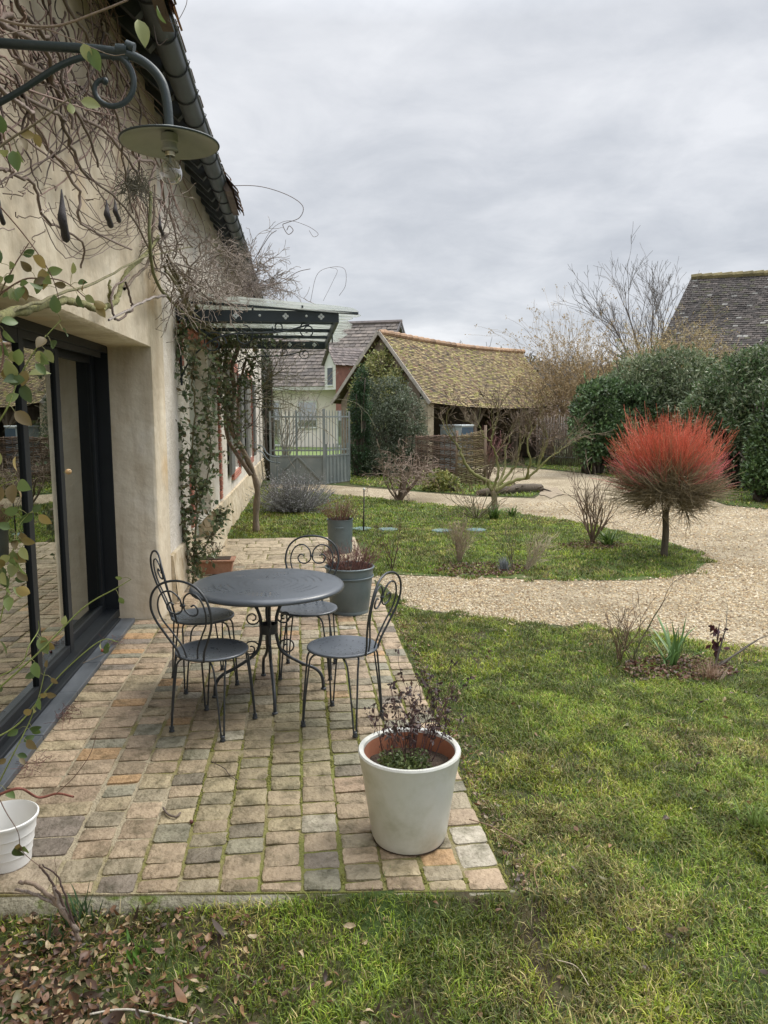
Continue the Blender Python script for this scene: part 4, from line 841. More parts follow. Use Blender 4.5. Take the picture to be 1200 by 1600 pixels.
def make_chair():
    root = empty('bistro_chair', (0, 0, 0), '', 'chair')      # faces local +Y
    mb = MB(); mb.lathe([(.001, .440), (.12, .443), (.175, .450), (.196, .455), (.204, .453), (.206, .446), (.202, .440), (.19, .441), (.12, .436), (.001, .434)], 48)
    ms_ = M['table'].copy(); ms_.name = 'obj_seat_top'; st = mb.build('seat', ms_, root, smooth=True)
    # punched dots of the seat
    for k_, (x, y) in enumerate([(r_ * math.cos(a), r_ * math.sin(a)) for r_, c_ in ((.05, 8), (.09, 14), (.13, 20)) for a in np.arange(c_) * TWO / c_]):
        if k_ == 0: dm = MB()
        z_ = .4408 if math.hypot(x, y) < .12 else .4445
        dm.lathe([(.0001, z_ + .0012), (.0036, z_ + .0012)], 8, (x, y, 0))
    dm.build('punched_pattern', mat('hole_dark', (.004, .004, .004), .9), st)
    for (ax, ay) in ((-1, -1), (1, -1), (-1, 1), (1, 1)):
        mb = MB(); d = np.array([ax, ay]) / math.sqrt(2); pz = np.array([-d[1], d[0]])
        for s_ in (-1, 1):
            pts = [(d * .09 + pz * s_ * .05, .432), (d * .17 + pz * s_ * .042, .428), (d * .197 + pz * s_ * .034, .405), (d * .205 + pz * s_ * .028, .36), (d * .225 + pz * s_ * .016, .18), (d * .238 + pz * s_ * .008, .02)]
            mb.tube(cr_spline([(p[0], p[1], z_) for p, z_ in pts], 5), .0055, 6)
        e_ = d * .238; mb.lathe([(.001, .03), (.012, .03), (.014, .022), (.011, .014), (.016, .006), (.016, .001), (.001, .001)], 10, (e_[0], e_[1], 0)); mb.build('leg', M['iron'], root, smooth=True)
    lean = lambda z_: -.185 - .22 * (z_ - .45)
    def T3(x, z_): return (x, lean(z_) + (.03 * (1 - (x / .2) ** 2) - .03) * 1.0, z_)
    hp = [(-.075, .44), (-.09, .50), (-.135, .58), (-.178, .67), (-.19, .75), (-.165, .83), (-.10, .885), (0, .905)]
    hp = hp + [(-x, z_) for x, z_ in hp[::-1][1:]]
    mb = MB(); mb.tube(cr_spline([T3(x, z_) for x, z_ in hp], 6), .0065, 8); mb.build('backrest', M['iron'], root, smooth=True)
    mb = MB()
    for s_ in (-1, 1):
        pts = [(.035, .45), (.05, .52), (.095, .60), (.142, .68), (.150, .76), (.118, .825), (.062, .842), (.018, .81), (.006, .765), (.012, .735), (.045, .712), (.085, .722), (.098, .752), (.078, .775), (.055, .765)]
        mb.tube(cr_spline([T3(s_ * x, z_) for x, z_ in pts], 6), .005, 6)
    mb.tube([T3(-.012, .765), T3(.012, .765)], .009, 6)
    mb.build('back_scroll', M['iron'], root, smooth=True)
    return root
chair = make_chair()
CH = [((-.51, 4.30), rad(-28), 'nearest left grey metal bistro chair, heart scroll back turned to the camera'),
      ((.23, 4.28), rad(58), 'grey metal bistro chair on the right side of the table, behind the white pot'),
      ((-.65, 5.04), rad(-68), 'grey metal bistro chair beside the wall corner in front of the climbing rose'),
      ((.04, 5.16), rad(172), 'grey metal bistro chair on the far side of the table, next to the zinc tubs')]
for i, (p, a, lb) in enumerate(CH):
    o = chair if i == 0 else copy_tree(chair)
    o.location = (p[0], p[1], .002); o.rotation_euler[2] = a; tag(o, lb, 'chair', 'bistro chairs round the garden table')

# ================================================================ POTS
def pot(name, label, cat, c, prof, m, extra=None, n=56):
    mb = MB(); mb.lathe(prof, n, (c[0], c[1], c[2])); o = mb.build(name, m, None, smooth='auto'); tag(o, label, cat); return o
PC = (.44, 3.03)
M['glaze'] = mat('white_glaze', (.56, .56, .52), .32, (.64, .64, .60), scale=5, bump=.06, bscale=8, blotch=(.40, .40, .32), bl_scale=5, bl_pos=(.46, .74), coat=.1)
po = pot('flower_pot', 'large glossy white tapered pot standing at the terrace corner', 'pot', (*PC, 0), [(.0, .012), (.138, .012), (.146, .004), (.150, .006), (.160, .03), (.196, .28), (.213, .375), (.216, .388), (.212, .396), (.202, .397), (.193, .392), (.190, .38)], M['glaze'])
mb = MB(); mb.lathe([(.190, .382), (.185, .36), (.178, .32), (.176, .30)], 48, (*PC, 0)); mb.build('inner_wall', mat('terracotta', (.27, .10, .05), .85, (.36, .15, .08), scale=9), po, smooth=True)
mb = MB(); mb.lathe([(.143, .005), (.152, .0), (.147, -.001), (.0, -.001)], 40, (*PC, .002)); mb.build('foot_ring', M['soil'], po)
def soil_disc(parent, c, r, z, seed):
    rng = np.random.default_rng(seed); mb = MB(); rr_ = np.linspace(0.001, r, 8); th = np.arange(24) * TWO / 24
    V = [(c[0] + a * math.cos(t), c[1] + a * math.sin(t), z + rng.uniform(-.006, .008)) for a in rr_ for t in th]
    mb.add(V, [[i * 24 + j, i * 24 + (j + 1) % 24, (i + 1) * 24 + (j + 1) % 24, (i + 1) * 24 + j] for i in range(7) for j in range(24)])
    return mb.build('potting_soil', M['soil'], parent)
soil_disc(po, PC, .180, .315, 1)
TB = (.43, 6.73)
tb = pot('zinc_tub', 'wide blue grey zinc tub with a rolled rim, nearer of the two zinc planters', 'planter', (*TB, 0), [(.0, .01), (.165, .01), (.168, .002), (.172, .02), (.170, .03), (.173, .035), (.203, .31), (.209, .315), (.209, .325), (.205, .33), (.213, .40), (.222, .405), (.224, .414), (.218, .420), (.208, .416), (.206, .40)], M['zinc'])
soil_disc(tb, TB, .205, .36, 2)
mb = MB()
mb.tube([(TB[0] + .213 * math.cos(a), TB[1] + .213 * math.sin(a), .33) for a in np.linspace(0, TWO, 48, endpoint=False)], .006, 6, closed=True); mb.build('bead', M['zinc'], tb, smooth=True)
TB2 = (.50, 9.66)
tb2 = pot('zinc_bucket', 'narrow blue grey zinc planter, the farther one at the end of the terrace', 'planter', (*TB2, 0), [(.0, .01), (.14, .01), (.145, .0), (.15, .02), (.162, .41), (.168, .415), (.168, .425), (.160, .425), (.158, .40)], M['zinc'], n=36)
soil_disc(tb2, TB2, .158, .38, 3)
mb = MB(); hx = TB2[0] - .02; mb.tube([(hx - .05, TB2[1] - .163, .32), (hx - .05, TB2[1] - .185, .335), (hx + .05, TB2[1] - .185, .335), (hx + .05, TB2[1] - .163, .32)], .006, 6)
mb.build('handle', M['zinc'], tb2, smooth=True)
TR = (-.98, 8.55)
mb = MB(); mb.box((TR[0], TR[1], .07), (.42, .2, .14), None, None, 1.1); mb.box((TR[0], TR[1], .148), (.50, .26, .022)); t_ = mb.build('terracotta_trough', mat('old_terracotta', (.27, .13, .075), .9, (.36, .2, .13), scale=8, bump=.4), bevel=.006); tag(t_, 'small rectangular terracotta trough on the paving behind the rose bush', 'planter')
mb = MB(); mb.box((TR[0], TR[1], .162), (.40, .18, .01)); mb.build('potting_soil', M['soil'], t_)
WB = (-1.19, 3.02)
pb = pot('plastic_pot', 'white ribbed plastic bucket at the left end of the terrace front', 'bucket', (*WB, 0), [(.0, .012), (.082, .012), (.086, .0), (.09, .004), (.094, .05), (.097, .052), (.096, .056), (.102, .09), (.105, .092), (.104, .096), (.110, .135), (.114, .138), (.113, .143), (.120, .185), (.127, .188), (.128, .197), (.122, .200), (.117, .19), (.09, .02), (.001, .018)], mat('white_plastic', (.66, .66, .64), .4), n=48)
# ================================================================ BACKGROUND BUILDINGS
def AX(px, f, z=GZ): return RF((px - 600) / 1200 * f, f, z)
# ---- open barn
ra = np.array([.81, -.59, 0]); rd = np.array([.59, .81, 0])          # across the gable / along the ridge, in viewing-axis terms
toW = lambda v: RF(v[0], v[1], v[2])
APX = np.array([-.06, 24, 0]); HW = 1.72; BL = 9.4; RZ = 4.12; EVZ = 2.1
def bp_(h, t, z): return toW(APX + ra * h + rd * t + np.array([0, 0, z]))
barn = empty('barn', bp_(0, BL / 2, GZ), 'old open fronted barn with a mossy yellow brown tiled roof and timber posts', 'barn')
BT = [[.24, .18, .095], [.29, .22, .115], [.19, .14, .085], [.27, .24, .08], [.12, .09, .06], [.35, .29, .14], [.22, .135, .085]]
tile_roof('roof', bp_(HW + .1, -.15, EVZ - .1), bp_(HW + .1, BL + .2, EVZ - .1), bp_(0, BL + .1, RZ), bp_(0, -.15, RZ), .15, .068, BT, M['tile'], barn, 21, sag=.16, probs=[.2, .2, .17, .14, .1, .13, .06], lift=.016)
tile_roof('roof', bp_(-HW - .1, -.15, EVZ - .1), bp_(-HW - .1, BL + .2, EVZ - .1), bp_(-.02, BL + .1, RZ - .02), bp_(-.02, -.15, RZ - .02), .17, .12, BT, M['tile'], barn, 22, sag=.1, lift=.016)
mb = MB(); rng = np.random.default_rng(9)
for t in np.arange(-.15, BL, .34): 
    s_ = -.16 * math.sin(math.pi * max(0, t) / BL) * .65; mb.tube([bp_(0, t, RZ + s_ + .01), bp_(0, t + .36, RZ + s_ + .02)], [.085, .10], 8, np.array([.34, .22, .14]) * rng.uniform(.7, 1.2))
mb.build('ridge_tiles', M['tile'], barn)
mb = MB()
for s_ in (-1, 1): mb.bar(bp_(s_ * (HW + .16), -.2, EVZ - .12), bp_(0, -.2, RZ + .03), .03, .10)
mb.build('verge_board', mat('verge_wood', (.30, .27, .23), .85, (.42, .38, .33), scale=8), barn)
mb = MB(); q = .16
def bq(mb, h0, h1, t0, t1, z0, z1, col=None):
    a = [bp_(h0, t0, z0), bp_(h1, t0, z0), bp_(h1, t1, z0), bp_(h0, t1, z0), bp_(h0, t0, z1), bp_(h1, t0, z1), bp_(h1, t1, z1), bp_(h0, t1, z1)]
    mb.add(a, [[0, 3, 2, 1], [4, 5, 6, 7], [0, 1, 5, 4], [1, 2, 6, 5], [2, 3, 7, 6], [3, 0, 4, 7]], col)
mb.ngon([bp_(-HW + .1, 0, GZ), bp_(HW - .32, 0, GZ), bp_(HW - .32, 0, EVZ + .25), bp_(0, 0, RZ - .08), bp_(-HW + .1, 0, EVZ - .05)])
mb.ngon([bp_(-HW + .1, .25, GZ), bp_(-HW + .1, .25, EVZ - .05), bp_(0, .25, RZ - .08), bp_(HW - .32, .25, EVZ + .25), bp_(HW - .32, .25, GZ)])
bq(mb, -HW + .1, -HW + .3, .25, BL, GZ, EVZ - .05); bq(mb, -HW + .3, HW - .1, BL - .2, BL, GZ, EVZ + .1)
mb.build('wall', mat('barn_wall', (.17, .13, .10), .95, (.26, .21, .16), scale=5, bump=1, bscale=14), barn)
mb = MB(); bq(mb, HW - .32, HW - .02, -.02, .3, GZ, EVZ + .02); mb.build('stone_pier', M['stone'], barn)
for t in (3.05, 6.1, 9.05):
    mb = MB(); bq(mb, HW - .30, HW - .12, t - .09, t + .09, GZ, EVZ - .08, (.9, .85, .8)); mb.build('post', M['wood'], barn)
    for s_ in (-1, 1):
        if t + s_ * .8 > BL: continue
        mb = MB(); mb.bar(bp_(HW - .21, t + s_ * .08, 1.25), bp_(HW - .21, t + s_ * .85, EVZ - .12), .12, .13); mb.build('brace', M['wood'], barn)
    mb = MB(); bq(mb, -HW + .2, HW - .1, t - .08, t + .08, EVZ - .22, EVZ - .06); mb.build('tie_beam', M['wood'], barn)
mb = MB(); mb.bar(bp_(HW - .21, .1, EVZ - .02), bp_(HW - .21, BL - .1, EVZ - .06), .18, .16); mb.build('wall_plate', M['wood'], barn)
bx = AX(713, 24.4)
box = empty('storage_box', bx, 'pale grey and dark blue box standing in the barn behind the woven fence', 'box')
mb = MB(); an_ = -YAW + rad(-36)
mb.box((bx[0], bx[1], .60), (.78, .72, 1.36), an_, (.42, .48, .48)); mb.build('body', mat('box_paint', attr=True, rough=.6), box, bevel=.01)
mb = MB(); Rz = rotz(an_); c_ = Rz @ np.array([.393, 0, 0]); mb.box((bx[0] + c_[0], bx[1] + c_[1], .62), (.02, .70, 1.26), an_, (.05, .085, .12)); mb.build('side_panel', bpy.data.materials['box_paint'], box)
mb = MB(); mb.box((bx[0], bx[1], 1.305), (.83, .77, .05), an_, (.55, .6, .6)); mb.build('lid', bpy.data.materials['box_paint'], box, bevel=.01)

# ---- neighbour's house
nh = empty('neighbour_house', RF(-2, 44, GZ), 'cream house with grey brown tiled roof and white dormer behind the gate', 'house')
d_ = np.array([-.955, .296, 0]); nn = np.array([-.296, -.955, 0]); R0 = np.array([.85, 41.5, 0])
def np_(a, h, z): return toW(R0 + d_ * a + nn * h + np.array([0, 0, z]))
RZN = 6.35; EVN = 2.95; HN = 4.2
mN = mat('grey_tile', (.75, .75, .75), .85, (1.15, 1.12, 1.1), scale=5, attr=True)
tile_roof('roof', np_(0, HN, EVN), np_(13, HN, EVN), np_(13, 0, RZN), np_(0, 0, RZN), .30, .30, [[.155, .132, .112], [.13, .112, .098], [.18, .152, .13]], mN, nh, 31, lift=.03, jit=.0)
mb = MB(); mb.add([np_(0, 0, RZN), np_(13, 0, RZN), np_(13, -HN, EVN), np_(0, -HN, EVN)], [[0, 1, 2, 3]], (.16, .14, .13)); mb.build('rear_roof', mN, nh)
mb = MB(); mb.tube([np_(-.1, 0, RZN + .05), np_(13, 0, RZN + .05)], .12, 6, (.2, .17, .16)); mb.build('ridge_tiles', mN, nh)
mC = mat('cream_render', (.72, .64, .58), .9, (.78, .71, .65), scale=1)
mb = MB(); mb.add([np_(.15, HN - .3, GZ), np_(12.8, HN - .3, GZ), np_(12.8, HN - .3, EVN), np_(.15, HN - .3, EVN)], [[0, 1, 2, 3]])
mb.ngon([np_(.15, HN - .3, GZ), np_(.15, HN - .3, EVN), np_(.15, 0, RZN - .15), np_(.15, -HN, EVN), np_(.15, -HN, GZ)]); mb.build('wall', mC, nh)
mb = MB(); mb.bar(np_(-.05, HN + .1, EVN - .12), np_(13, HN + .1, EVN - .12), .12, .16, (1.1, 1.1, 1.1)); mb.build('gutter', mat('pale_gutter', (.5, .49, .45), .6), nh)
mb = MB()
for s_ in (-1, 1): mb.bar(np_(-.06, s_ * (HN + .05), EVN - .05), np_(-.06, 0, RZN + .02), .05, .16)
mb.build('verge_board', mat('dark_verge', (.10, .09, .09), .7), nh)
for (a, w_, z0, z1) in ((3.2, 1.0, .9, 2.2), (5.2, 1.0, -.0, 2.2), (7.2, .9, .9, 2.2), (1.2, .9, .0, 2.1)):
    mb = MB(); P4 = [np_(a, HN - .26, z0), np_(a + w_, HN - .26, z0), np_(a + w_, HN - .26, z1), np_(a, HN - .26, z1)]
    for i in range(4): mb.bar(P4[i], P4[(i + 1) % 4], .06, .08, (1, 1, 1), up=(nn[0], nn[1], .01) if i % 2 else (0, 0, 1))
    f_ = mb.build('window', M['white'], nh); m2_ = MB(); m2_.add(P4, [[0, 1, 2, 3]]); m2_.build('pane', mg, f_)
    m3 = MB(); m3.add([p - (nn[0] * .02, nn[1] * .02, 0) for p in P4], [[0, 1, 2, 3]]); m3.build('blind', mat('net_blind', (.35, .36, .36), .8) if 'net_blind' not in bpy.data.materials else bpy.data.materials['net_blind'], f_)
# dormer, turned so that its brick cheek shows
DC = PY(516, 598, RF(0, 37.6)[1])
dm = MB(); fa_ = np.array([-.80, -.60, 0]); fs = np.array([.60, -.80, 0]); 
def dq(a, s, z): v = fa_ * a + fs * s; w_ = RF(v[0], v[1]); return np.array([DC[0] + w_[0], DC[1] + w_[1], z])
zb, ze, zt = 2.75, 3.95, 4.75; hw = .48
dm.ngon([dq(0, -hw, zb), dq(0, hw, zb), dq(0, hw, ze), dq(0, 0, zt - .1), dq(0, -hw, ze)]); dm.add([dq(0, hw + .005, ze - .05), dq(-3, hw + .005, ze - .05), dq(-3, hw + .005, ze + .05), dq(0, hw + .005, ze + .05)], [[0, 1, 2, 3]], (1.1, 1.1, 1.1))
dob = dm.build('dormer', mat('dormer_render', (.62, .61, .56), .8), nh)
dm = MB(); dm.add([dq(0, hw, zb - 1), dq(-1.6, hw, zb - 1), dq(-1.6, hw, ze), dq(0, hw, ze)], [[0, 1, 2, 3]]); dm.build('brick_cheek', mat('brick_cheek', (.17, .075, .06), .9, (.24, .11, .085), scale=6), dob)
tile_roof('dormer_roof', dq(.15, hw + .12, ze - .05), dq(-3, hw + .12, ze - .05), dq(-3, 0, zt), dq(.15, 0, zt), .2, .14, [[.17, .145, .135], [.14, .12, .115]], mN, dob, 5, lift=.02)
dm = MB(); dm.add([dq(.15, -hw - .12, ze - .05), dq(.15, 0, zt), dq(-3, 0, zt), dq(-3, -hw - .12, ze - .05)], [[0, 1, 2, 3]], (.17, .15, .14)); dm.build('dormer_roof', mN, dob)
dm = MB(); P4 = [dq(.02, -.22, 2.95), dq(.02, .22, 2.95), dq(.02, .22, 3.8), dq(.02, -.22, 3.8)]; dm.add(P4, [[0, 1, 2, 3]]); dm.build('window', mat('dark_window', (.05, .06, .07), .1), dob)
dm = MB()
for i in range(4): dm.bar(P4[i], P4[(i + 1) % 4], .05, .05)
dm.build('window_frame', M['white'], dob)

# ---- big barn roof at the right
br = empty('stone_barn', RF(16, 35, GZ), 'large barn with a steep dark lichen speckled tiled roof behind the hedge at right', 'barn')
A0 = RF(9.9, 29.5, 3.2); B0 = RF(24, 24.5, 3.2); D0 = RF(12.6, 32.5, 7.15); C0 = RF(27, 27.5, 7.15)
BR = [[.075, .064, .058], [.095, .08, .072], [.058, .05, .046], [.12, .10, .09], [.09, .085, .055], [.24, .23, .21]]
tile_roof('roof', A0, B0, C0, D0, .20, .12, BR, M['tile'], br, 41, sag=.05, probs=[.27, .25, .2, .12, .12, .04], lift=.02)
mb = MB(); 
for k_ in range(40): a = D0 + (C0 - D0) * k_ / 40; b2 = D0 + (C0 - D0) * (k_ + 1.05) / 40; mb.tube([a + (0, 0, .03), b2 + (0, 0, .05)], [.12, .14], 7, np.array([.24, .20, .10]) * (.8 + .4 * ((k_ * 7) % 5) / 5))
mb.build('ridge_tiles', M['tile'], br)
mb = MB(); mb.add([A0 * [1, 1, 0] + (0, 0, GZ), B0 * [1, 1, 0] + (0, 0, GZ), B0, A0], [[0, 1, 2, 3]]); Z0 = RF(14.5, 36, 3.2); mb.add([A0 * [1, 1, 0] + (0, 0, GZ), A0, D0 - (0, 0, .05), Z0, Z0 * [1, 1, 0]], np.zeros((0, 3))); mb.NG.append([4, 5, 6, 7, 8]); mb.build('wall', M['stone'], br)

# ---- gate
gate = empty('iron_gate', G(485, 756, GZ), 'grey green metal double gate with vertical bars over solid lower panels', 'gate')
ga, gb_, gc_ = G(424, 757, GZ), G(507, 757, GZ), G(546, 752, GZ); up = np.array([0, 0, 1.])
def leafgate(a, b2, nbar, corrug, diag):
    mb = MB(); t = lambda u, z: a + (b2 - a) * u + up * z
    H_ = 1.84; PH = .72
    mb.bar(t(.0, .0), t(.0, H_), .05, .05, up=(0, 1, 0)); mb.bar(t(1, 0), t(1, H_), .05, .05, up=(0, 1, 0))
    for z in (.03, PH, 1.70, PH + .14): mb.bar(t(0, z), t(1, z), .035, .04)
    if diag: mb.bar(t(.5, PH), t(.5, .02), .04, .04, up=(0, 1, 0)); mb.bar(t(.02, .1) - (0, .03, 0), t(.5, PH) - (0, .03, 0), .03, .04); mb.bar(t(.5, PH) - (0, .03, 0), t(.98, .04) - (0, .03, 0), .03, .04, (.5, .5, .5))
    f_ = mb.build('gate_leaf', M['gatep'], gate)
    mb = MB(); mb.add([t(0, .02), t(1, .02), t(1, PH), t(0, PH)], [[0, 1, 2, 3]]); mb.add([p - (0, .004, 0) for p in (t(0, .02), t(1, .02), t(1, PH), t(0, PH))], [[3, 2, 1, 0]])
    if corrug:
        for k_ in range(7): mb.bar(t((k_ + .5) / 7, .03) - (0, .02, 0), t((k_ + .5) / 7, PH + .3) - (0, .02, 0), .03, .03, up=(0, 1, 0))
    mb.build('panel', M['gatep'], f_)
    mb = MB()
    for k_ in range(nbar): u = (k_ + 1) / (nbar + 1); mb.tube([t(u, PH), t(u, H_ - .03), t(u, H_ + .04)], [.011, .011, .002], 6)
    mb.build('bars', M['gatep'], f_)
leafgate(ga, (ga + gb_) / 2, 6, False, False) if False else leafgate(ga, gb_, 13, False, True); leafgate(gb_, gc_, 8, True, False)
mb = MB(); mb.bar(gb_, gb_ + up * 1.9, .07, .07, up=(0, 1, 0)); mb.bar(ga + (gb_ - ga) * .48, ga + (gb_ - ga) * .48 + up * 1.86, .035, .035, up=(0, 1, 0)); mb.build('gate_post', M['gatep'], gate)
# short curved handrail by the end of the house
rl = empty('handrail', (-.7, 19.0, GZ), 'short pair of pale curved metal rails at the far corner of the house', 'railing')
for k_ in range(2):
    mb = MB(); z_ = .78 - k_ * .14; mb.tube(cr_spline([(-1.02, 19.1, z_ + .16), (-.9, 19.05, z_ + .12), (-.78, 19.0, z_ - .05), (-.62, 18.95, z_ - .12), (-.48, 18.9, z_ - .13)], 6), .014, 6); mb.build('rail', M['zinc'], rl, smooth=True)
mb = MB(); mb.tube([(-.55, 18.92, .62), (-.55, 18.92, GZ)], .014, 6); mb.build('post', M['zinc'], rl)

# ---- woven hurdle fence
hf = empty('woven_fence', G(712, 755, GZ), 'woven willow hurdle fence of two panels in front of the barn', 'fence')
def hurdle(a, b2, ha, hb, cols, seed, nm_st=7):
    rng = np.random.default_rng(seed); L_ = np.linalg.norm(b2 - a); d = (b2 - a) / L_; nrm = np.array([-d[1], d[0], 0]); mb = MB()
    rows = int(max(ha, hb) / .028)
    for r_ in range(rows):
        z = GZ + .03 + r_ * .028; tt = np.linspace(-.01, 1.01, 5 * nm_st)
        sg = 1 if r_ % 2 else -1; P = a + (b2 - a) * tt[:, None] + nrm * (sg * .022 * np.cos(tt * math.pi * nm_st))[:, None]
        hh = ha + (hb - ha) * tt; P[:, 2] = GZ + .03 + hh * (r_ / rows) + rng.normal(0, .004, len(tt)) + .01 * np.sin(tt * 6 + r_)
        mb.tube(P, rng.uniform(.009, .016), 5, np.array(cols[rng.integers(len(cols))]) * rng.uniform(.7, 1.25))
    mb.build('woven_panel', M['twig'], hf)
    mb = MB()
    for k_ in range(nm_st + 1): u = k_ / nm_st; p = a + (b2 - a) * u; mb.tube([p, p + up * ((ha + (hb - ha) * u) + .04)], .014, 5, (.16, .11, .07))
    mb.build('stake', M['twig'], hf)
wa, wb, wc = G(650, 748, GZ), G(713, 757, GZ), G(757, 759, GZ)
hurdle(wa, wb, 1.16, 1.22, [[.13, .085, .06], [.17, .11, .08], [.10, .07, .05]], 1); hurdle(wb + (.02, -.01, 0), wc, 1.22, 1.36, [[.22, .18, .09], [.28, .22, .12], [.17, .13, .07]], 2, 6)
for p, h in ((wb, 1.36), (wc, 1.50)): mb = MB(); mb.tube([p, p + up * h], .035, 7, (.17, .12, .08)); mb.build('post', M['twig'], hf)
# ---- chestnut paling
pf = empty('paling_fence', G(885, 728, GZ), 'weathered chestnut paling fence between the barn and the laurel hedge', 'fence')
a, b2 = G(838, 726, GZ), G(912, 730, GZ); rng = np.random.default_rng(2); L_ = np.linalg.norm(b2 - a)
mb = MB(); 
for k_ in range(int(L_ / .075)):
    p = a + (b2 - a) * (k_ * .075 / L_); h = rng.uniform(1.55, 1.75); mb.tube([p, p + (rng.normal(0, .02), 0, h)], [.025, .016], 5, np.array([.19, .16, .13]) * rng.uniform(.6, 1.3))
mb.build('pale', M['twig'], pf)
mb = MB()
for z in (.3, .9, 1.4): mb.tube([a + up * z - (0, .03, 0), b2 + up * z - (0, .03, 0)], .006, 4, (.2, .2, .2))
mb.build('wire', M['twig'], pf)

# ---- lids, stake, log
for i, (px, py, lb) in enumerate(((565, 828, 'leftmost blue green tank lid, partly behind the thin stake'), (606, 829, 'second tank lid from the left in the lawn'), (690, 831, 'third tank lid from the left in the lawn'), (744, 830, 'rightmost blue green tank lid set in the lawn'))):
    c = G(px, py, GZ); mb = MB(); mb.lathe([(.0, .035), (.02, .038), (.12, .033), (.15, .03), (.155, .02), (.16, -.01)], 28, (c[0], c[1], GZ)); mb.lathe([(.05, .037), (.055, .043), (.06, .037)], 20, (c[0], c[1], GZ))
    o = mb.build('tank_lid', mat('lid_plastic', (.085, .15, .15), .8, (.15, .21, .20), scale=8) if i == 0 else bpy.data.materials['lid_plastic'], smooth=True); tag(o, lb, 'manhole cover', 'blue green tank lids in the lawn')
c = G(568, 832, GZ); mb = MB(); mb.tube([c, c + (.01, 0, .66)], [.012, .009], 6, (.06, .05, .05)); s_ = mb.build('garden_stake', M['twig']); tag(s_, 'thin dark stake with a small white cap standing in the lawn', 'stake')
mb = MB(); mb.ball(c + (.01, 0, .675), (.022, .022, .02), 8); mb.build('cap', M['white'], s_)
# ================================================================ PLANTS
def wander(p, d, L_, n, jit, grav, rng, curl=0):
    P = [np.array(p, float)]; d = np.array(d, float); d /= np.linalg.norm(d); st = L_ / n; ax = rng.normal(size=3)
    for i in range(n):
        d = d + rng.normal(0, jit, 3) + np.array([0, 0, grav]) + curl * np.cross(d, ax); d /= np.linalg.norm(d); P.append(P[-1] + d * st)
    return np.array(P)
def branch(mb, p, d, L_, r, lev, rng, sp, tips, col):
    """recursive woody growth; sp: dict(jit, grav, kids, spread, ratio, seg, taper, rmin)"""
    n = max(3, int(sp['seg'] * (1 if lev else 1))); P = wander(p, d, L_, n, sp['jit'], sp['grav'][min(lev, len(sp['grav']) - 1)], rng)
    R = np.maximum(r * np.linspace(1, sp['taper'], n + 1), sp['rmin']); c = col(lev, rng)
    mb.tube(P, R, 7 if r > .03 else (5 if r > .008 else 3), c, cap=False)
    if lev >= sp['levels']: tips.append((P[-1], P[-1] - P[-2])); return
    k = sp['kids'][min(lev, len(sp['kids']) - 1)]; k = max(1, int(round(rng.normal(k, k * .2))))
    for i in range(k):
        t = rng.uniform(sp.get('t0', .3), 1) if i < k - 1 else 1.0; f = t * n; j = min(int(f), n - 1); q = P[j] + (P[j + 1] - P[j]) * (f - j); dd = P[j + 1] - P[j]; dd = dd / np.linalg.norm(dd)
        s = rng.normal(size=3); s -= dd * (s @ dd); s /= np.linalg.norm(s) + 1e-9; a = sp['spread'] * rng.uniform(.6, 1.3) * (.6 if t == 1 else 1)
        nd = dd * math.cos(a) + s * math.sin(a); branch(mb, q, nd, L_ * sp['ratio'] * rng.uniform(.7, 1.2), max(R[j] * sp.get('rr', .6), sp['rmin']), lev + 1, rng, sp, tips, col)
    if lev >= 1: tips.append((P[n // 2], P[n // 2] - P[n // 2 - 1]))
def pal(cs, v=.25): cs = np.array(cs); return lambda lev, rng: cs[min(lev, len(cs) - 1)] * rng.uniform(1 - v, 1 + v)
def plant(name, label, cat, base, stems, sp, cols, seed, group=None, leaf=None, kind=None, part='branches', m=None):
    """a woody plant: several stems from a base"""
    rng = np.random.default_rng(seed); mb = MB(); tips = []
    for (dx, dy, dz, L_, r) in stems:
        branch(mb, np.array(base) + rng.normal(0, .012, 3) * [1, 1, 0] * (len(stems) > 1), (dx, dy, dz), L_, r, 0, rng, sp, tips, pal(cols))
    if leaf is None:
        o = mb.build(name, m or M['twig']); tag(o, label, cat, group, kind); return o, tips
    root = empty(name, base, label, cat, group); mb.build(part, m or M['twig'], root)
    lm = MB(); leaf(lm, tips, rng); lm.build('leaves', M['leaf'], root); return root, tips
def rstems(n, rng, up_=(.8, 1), sp=.6, L_=(.4, .7), r=.012):
    o = []
    for i in range(n): a = i * TWO / n + rng.uniform(-.4, .4); s = sp * rng.uniform(.3, 1.1); o.append((math.cos(a) * s, math.sin(a) * s, rng.uniform(*up_), rng.uniform(*L_), r * rng.uniform(.7, 1.2)))
    return o
RG = np.random.default_rng(100)
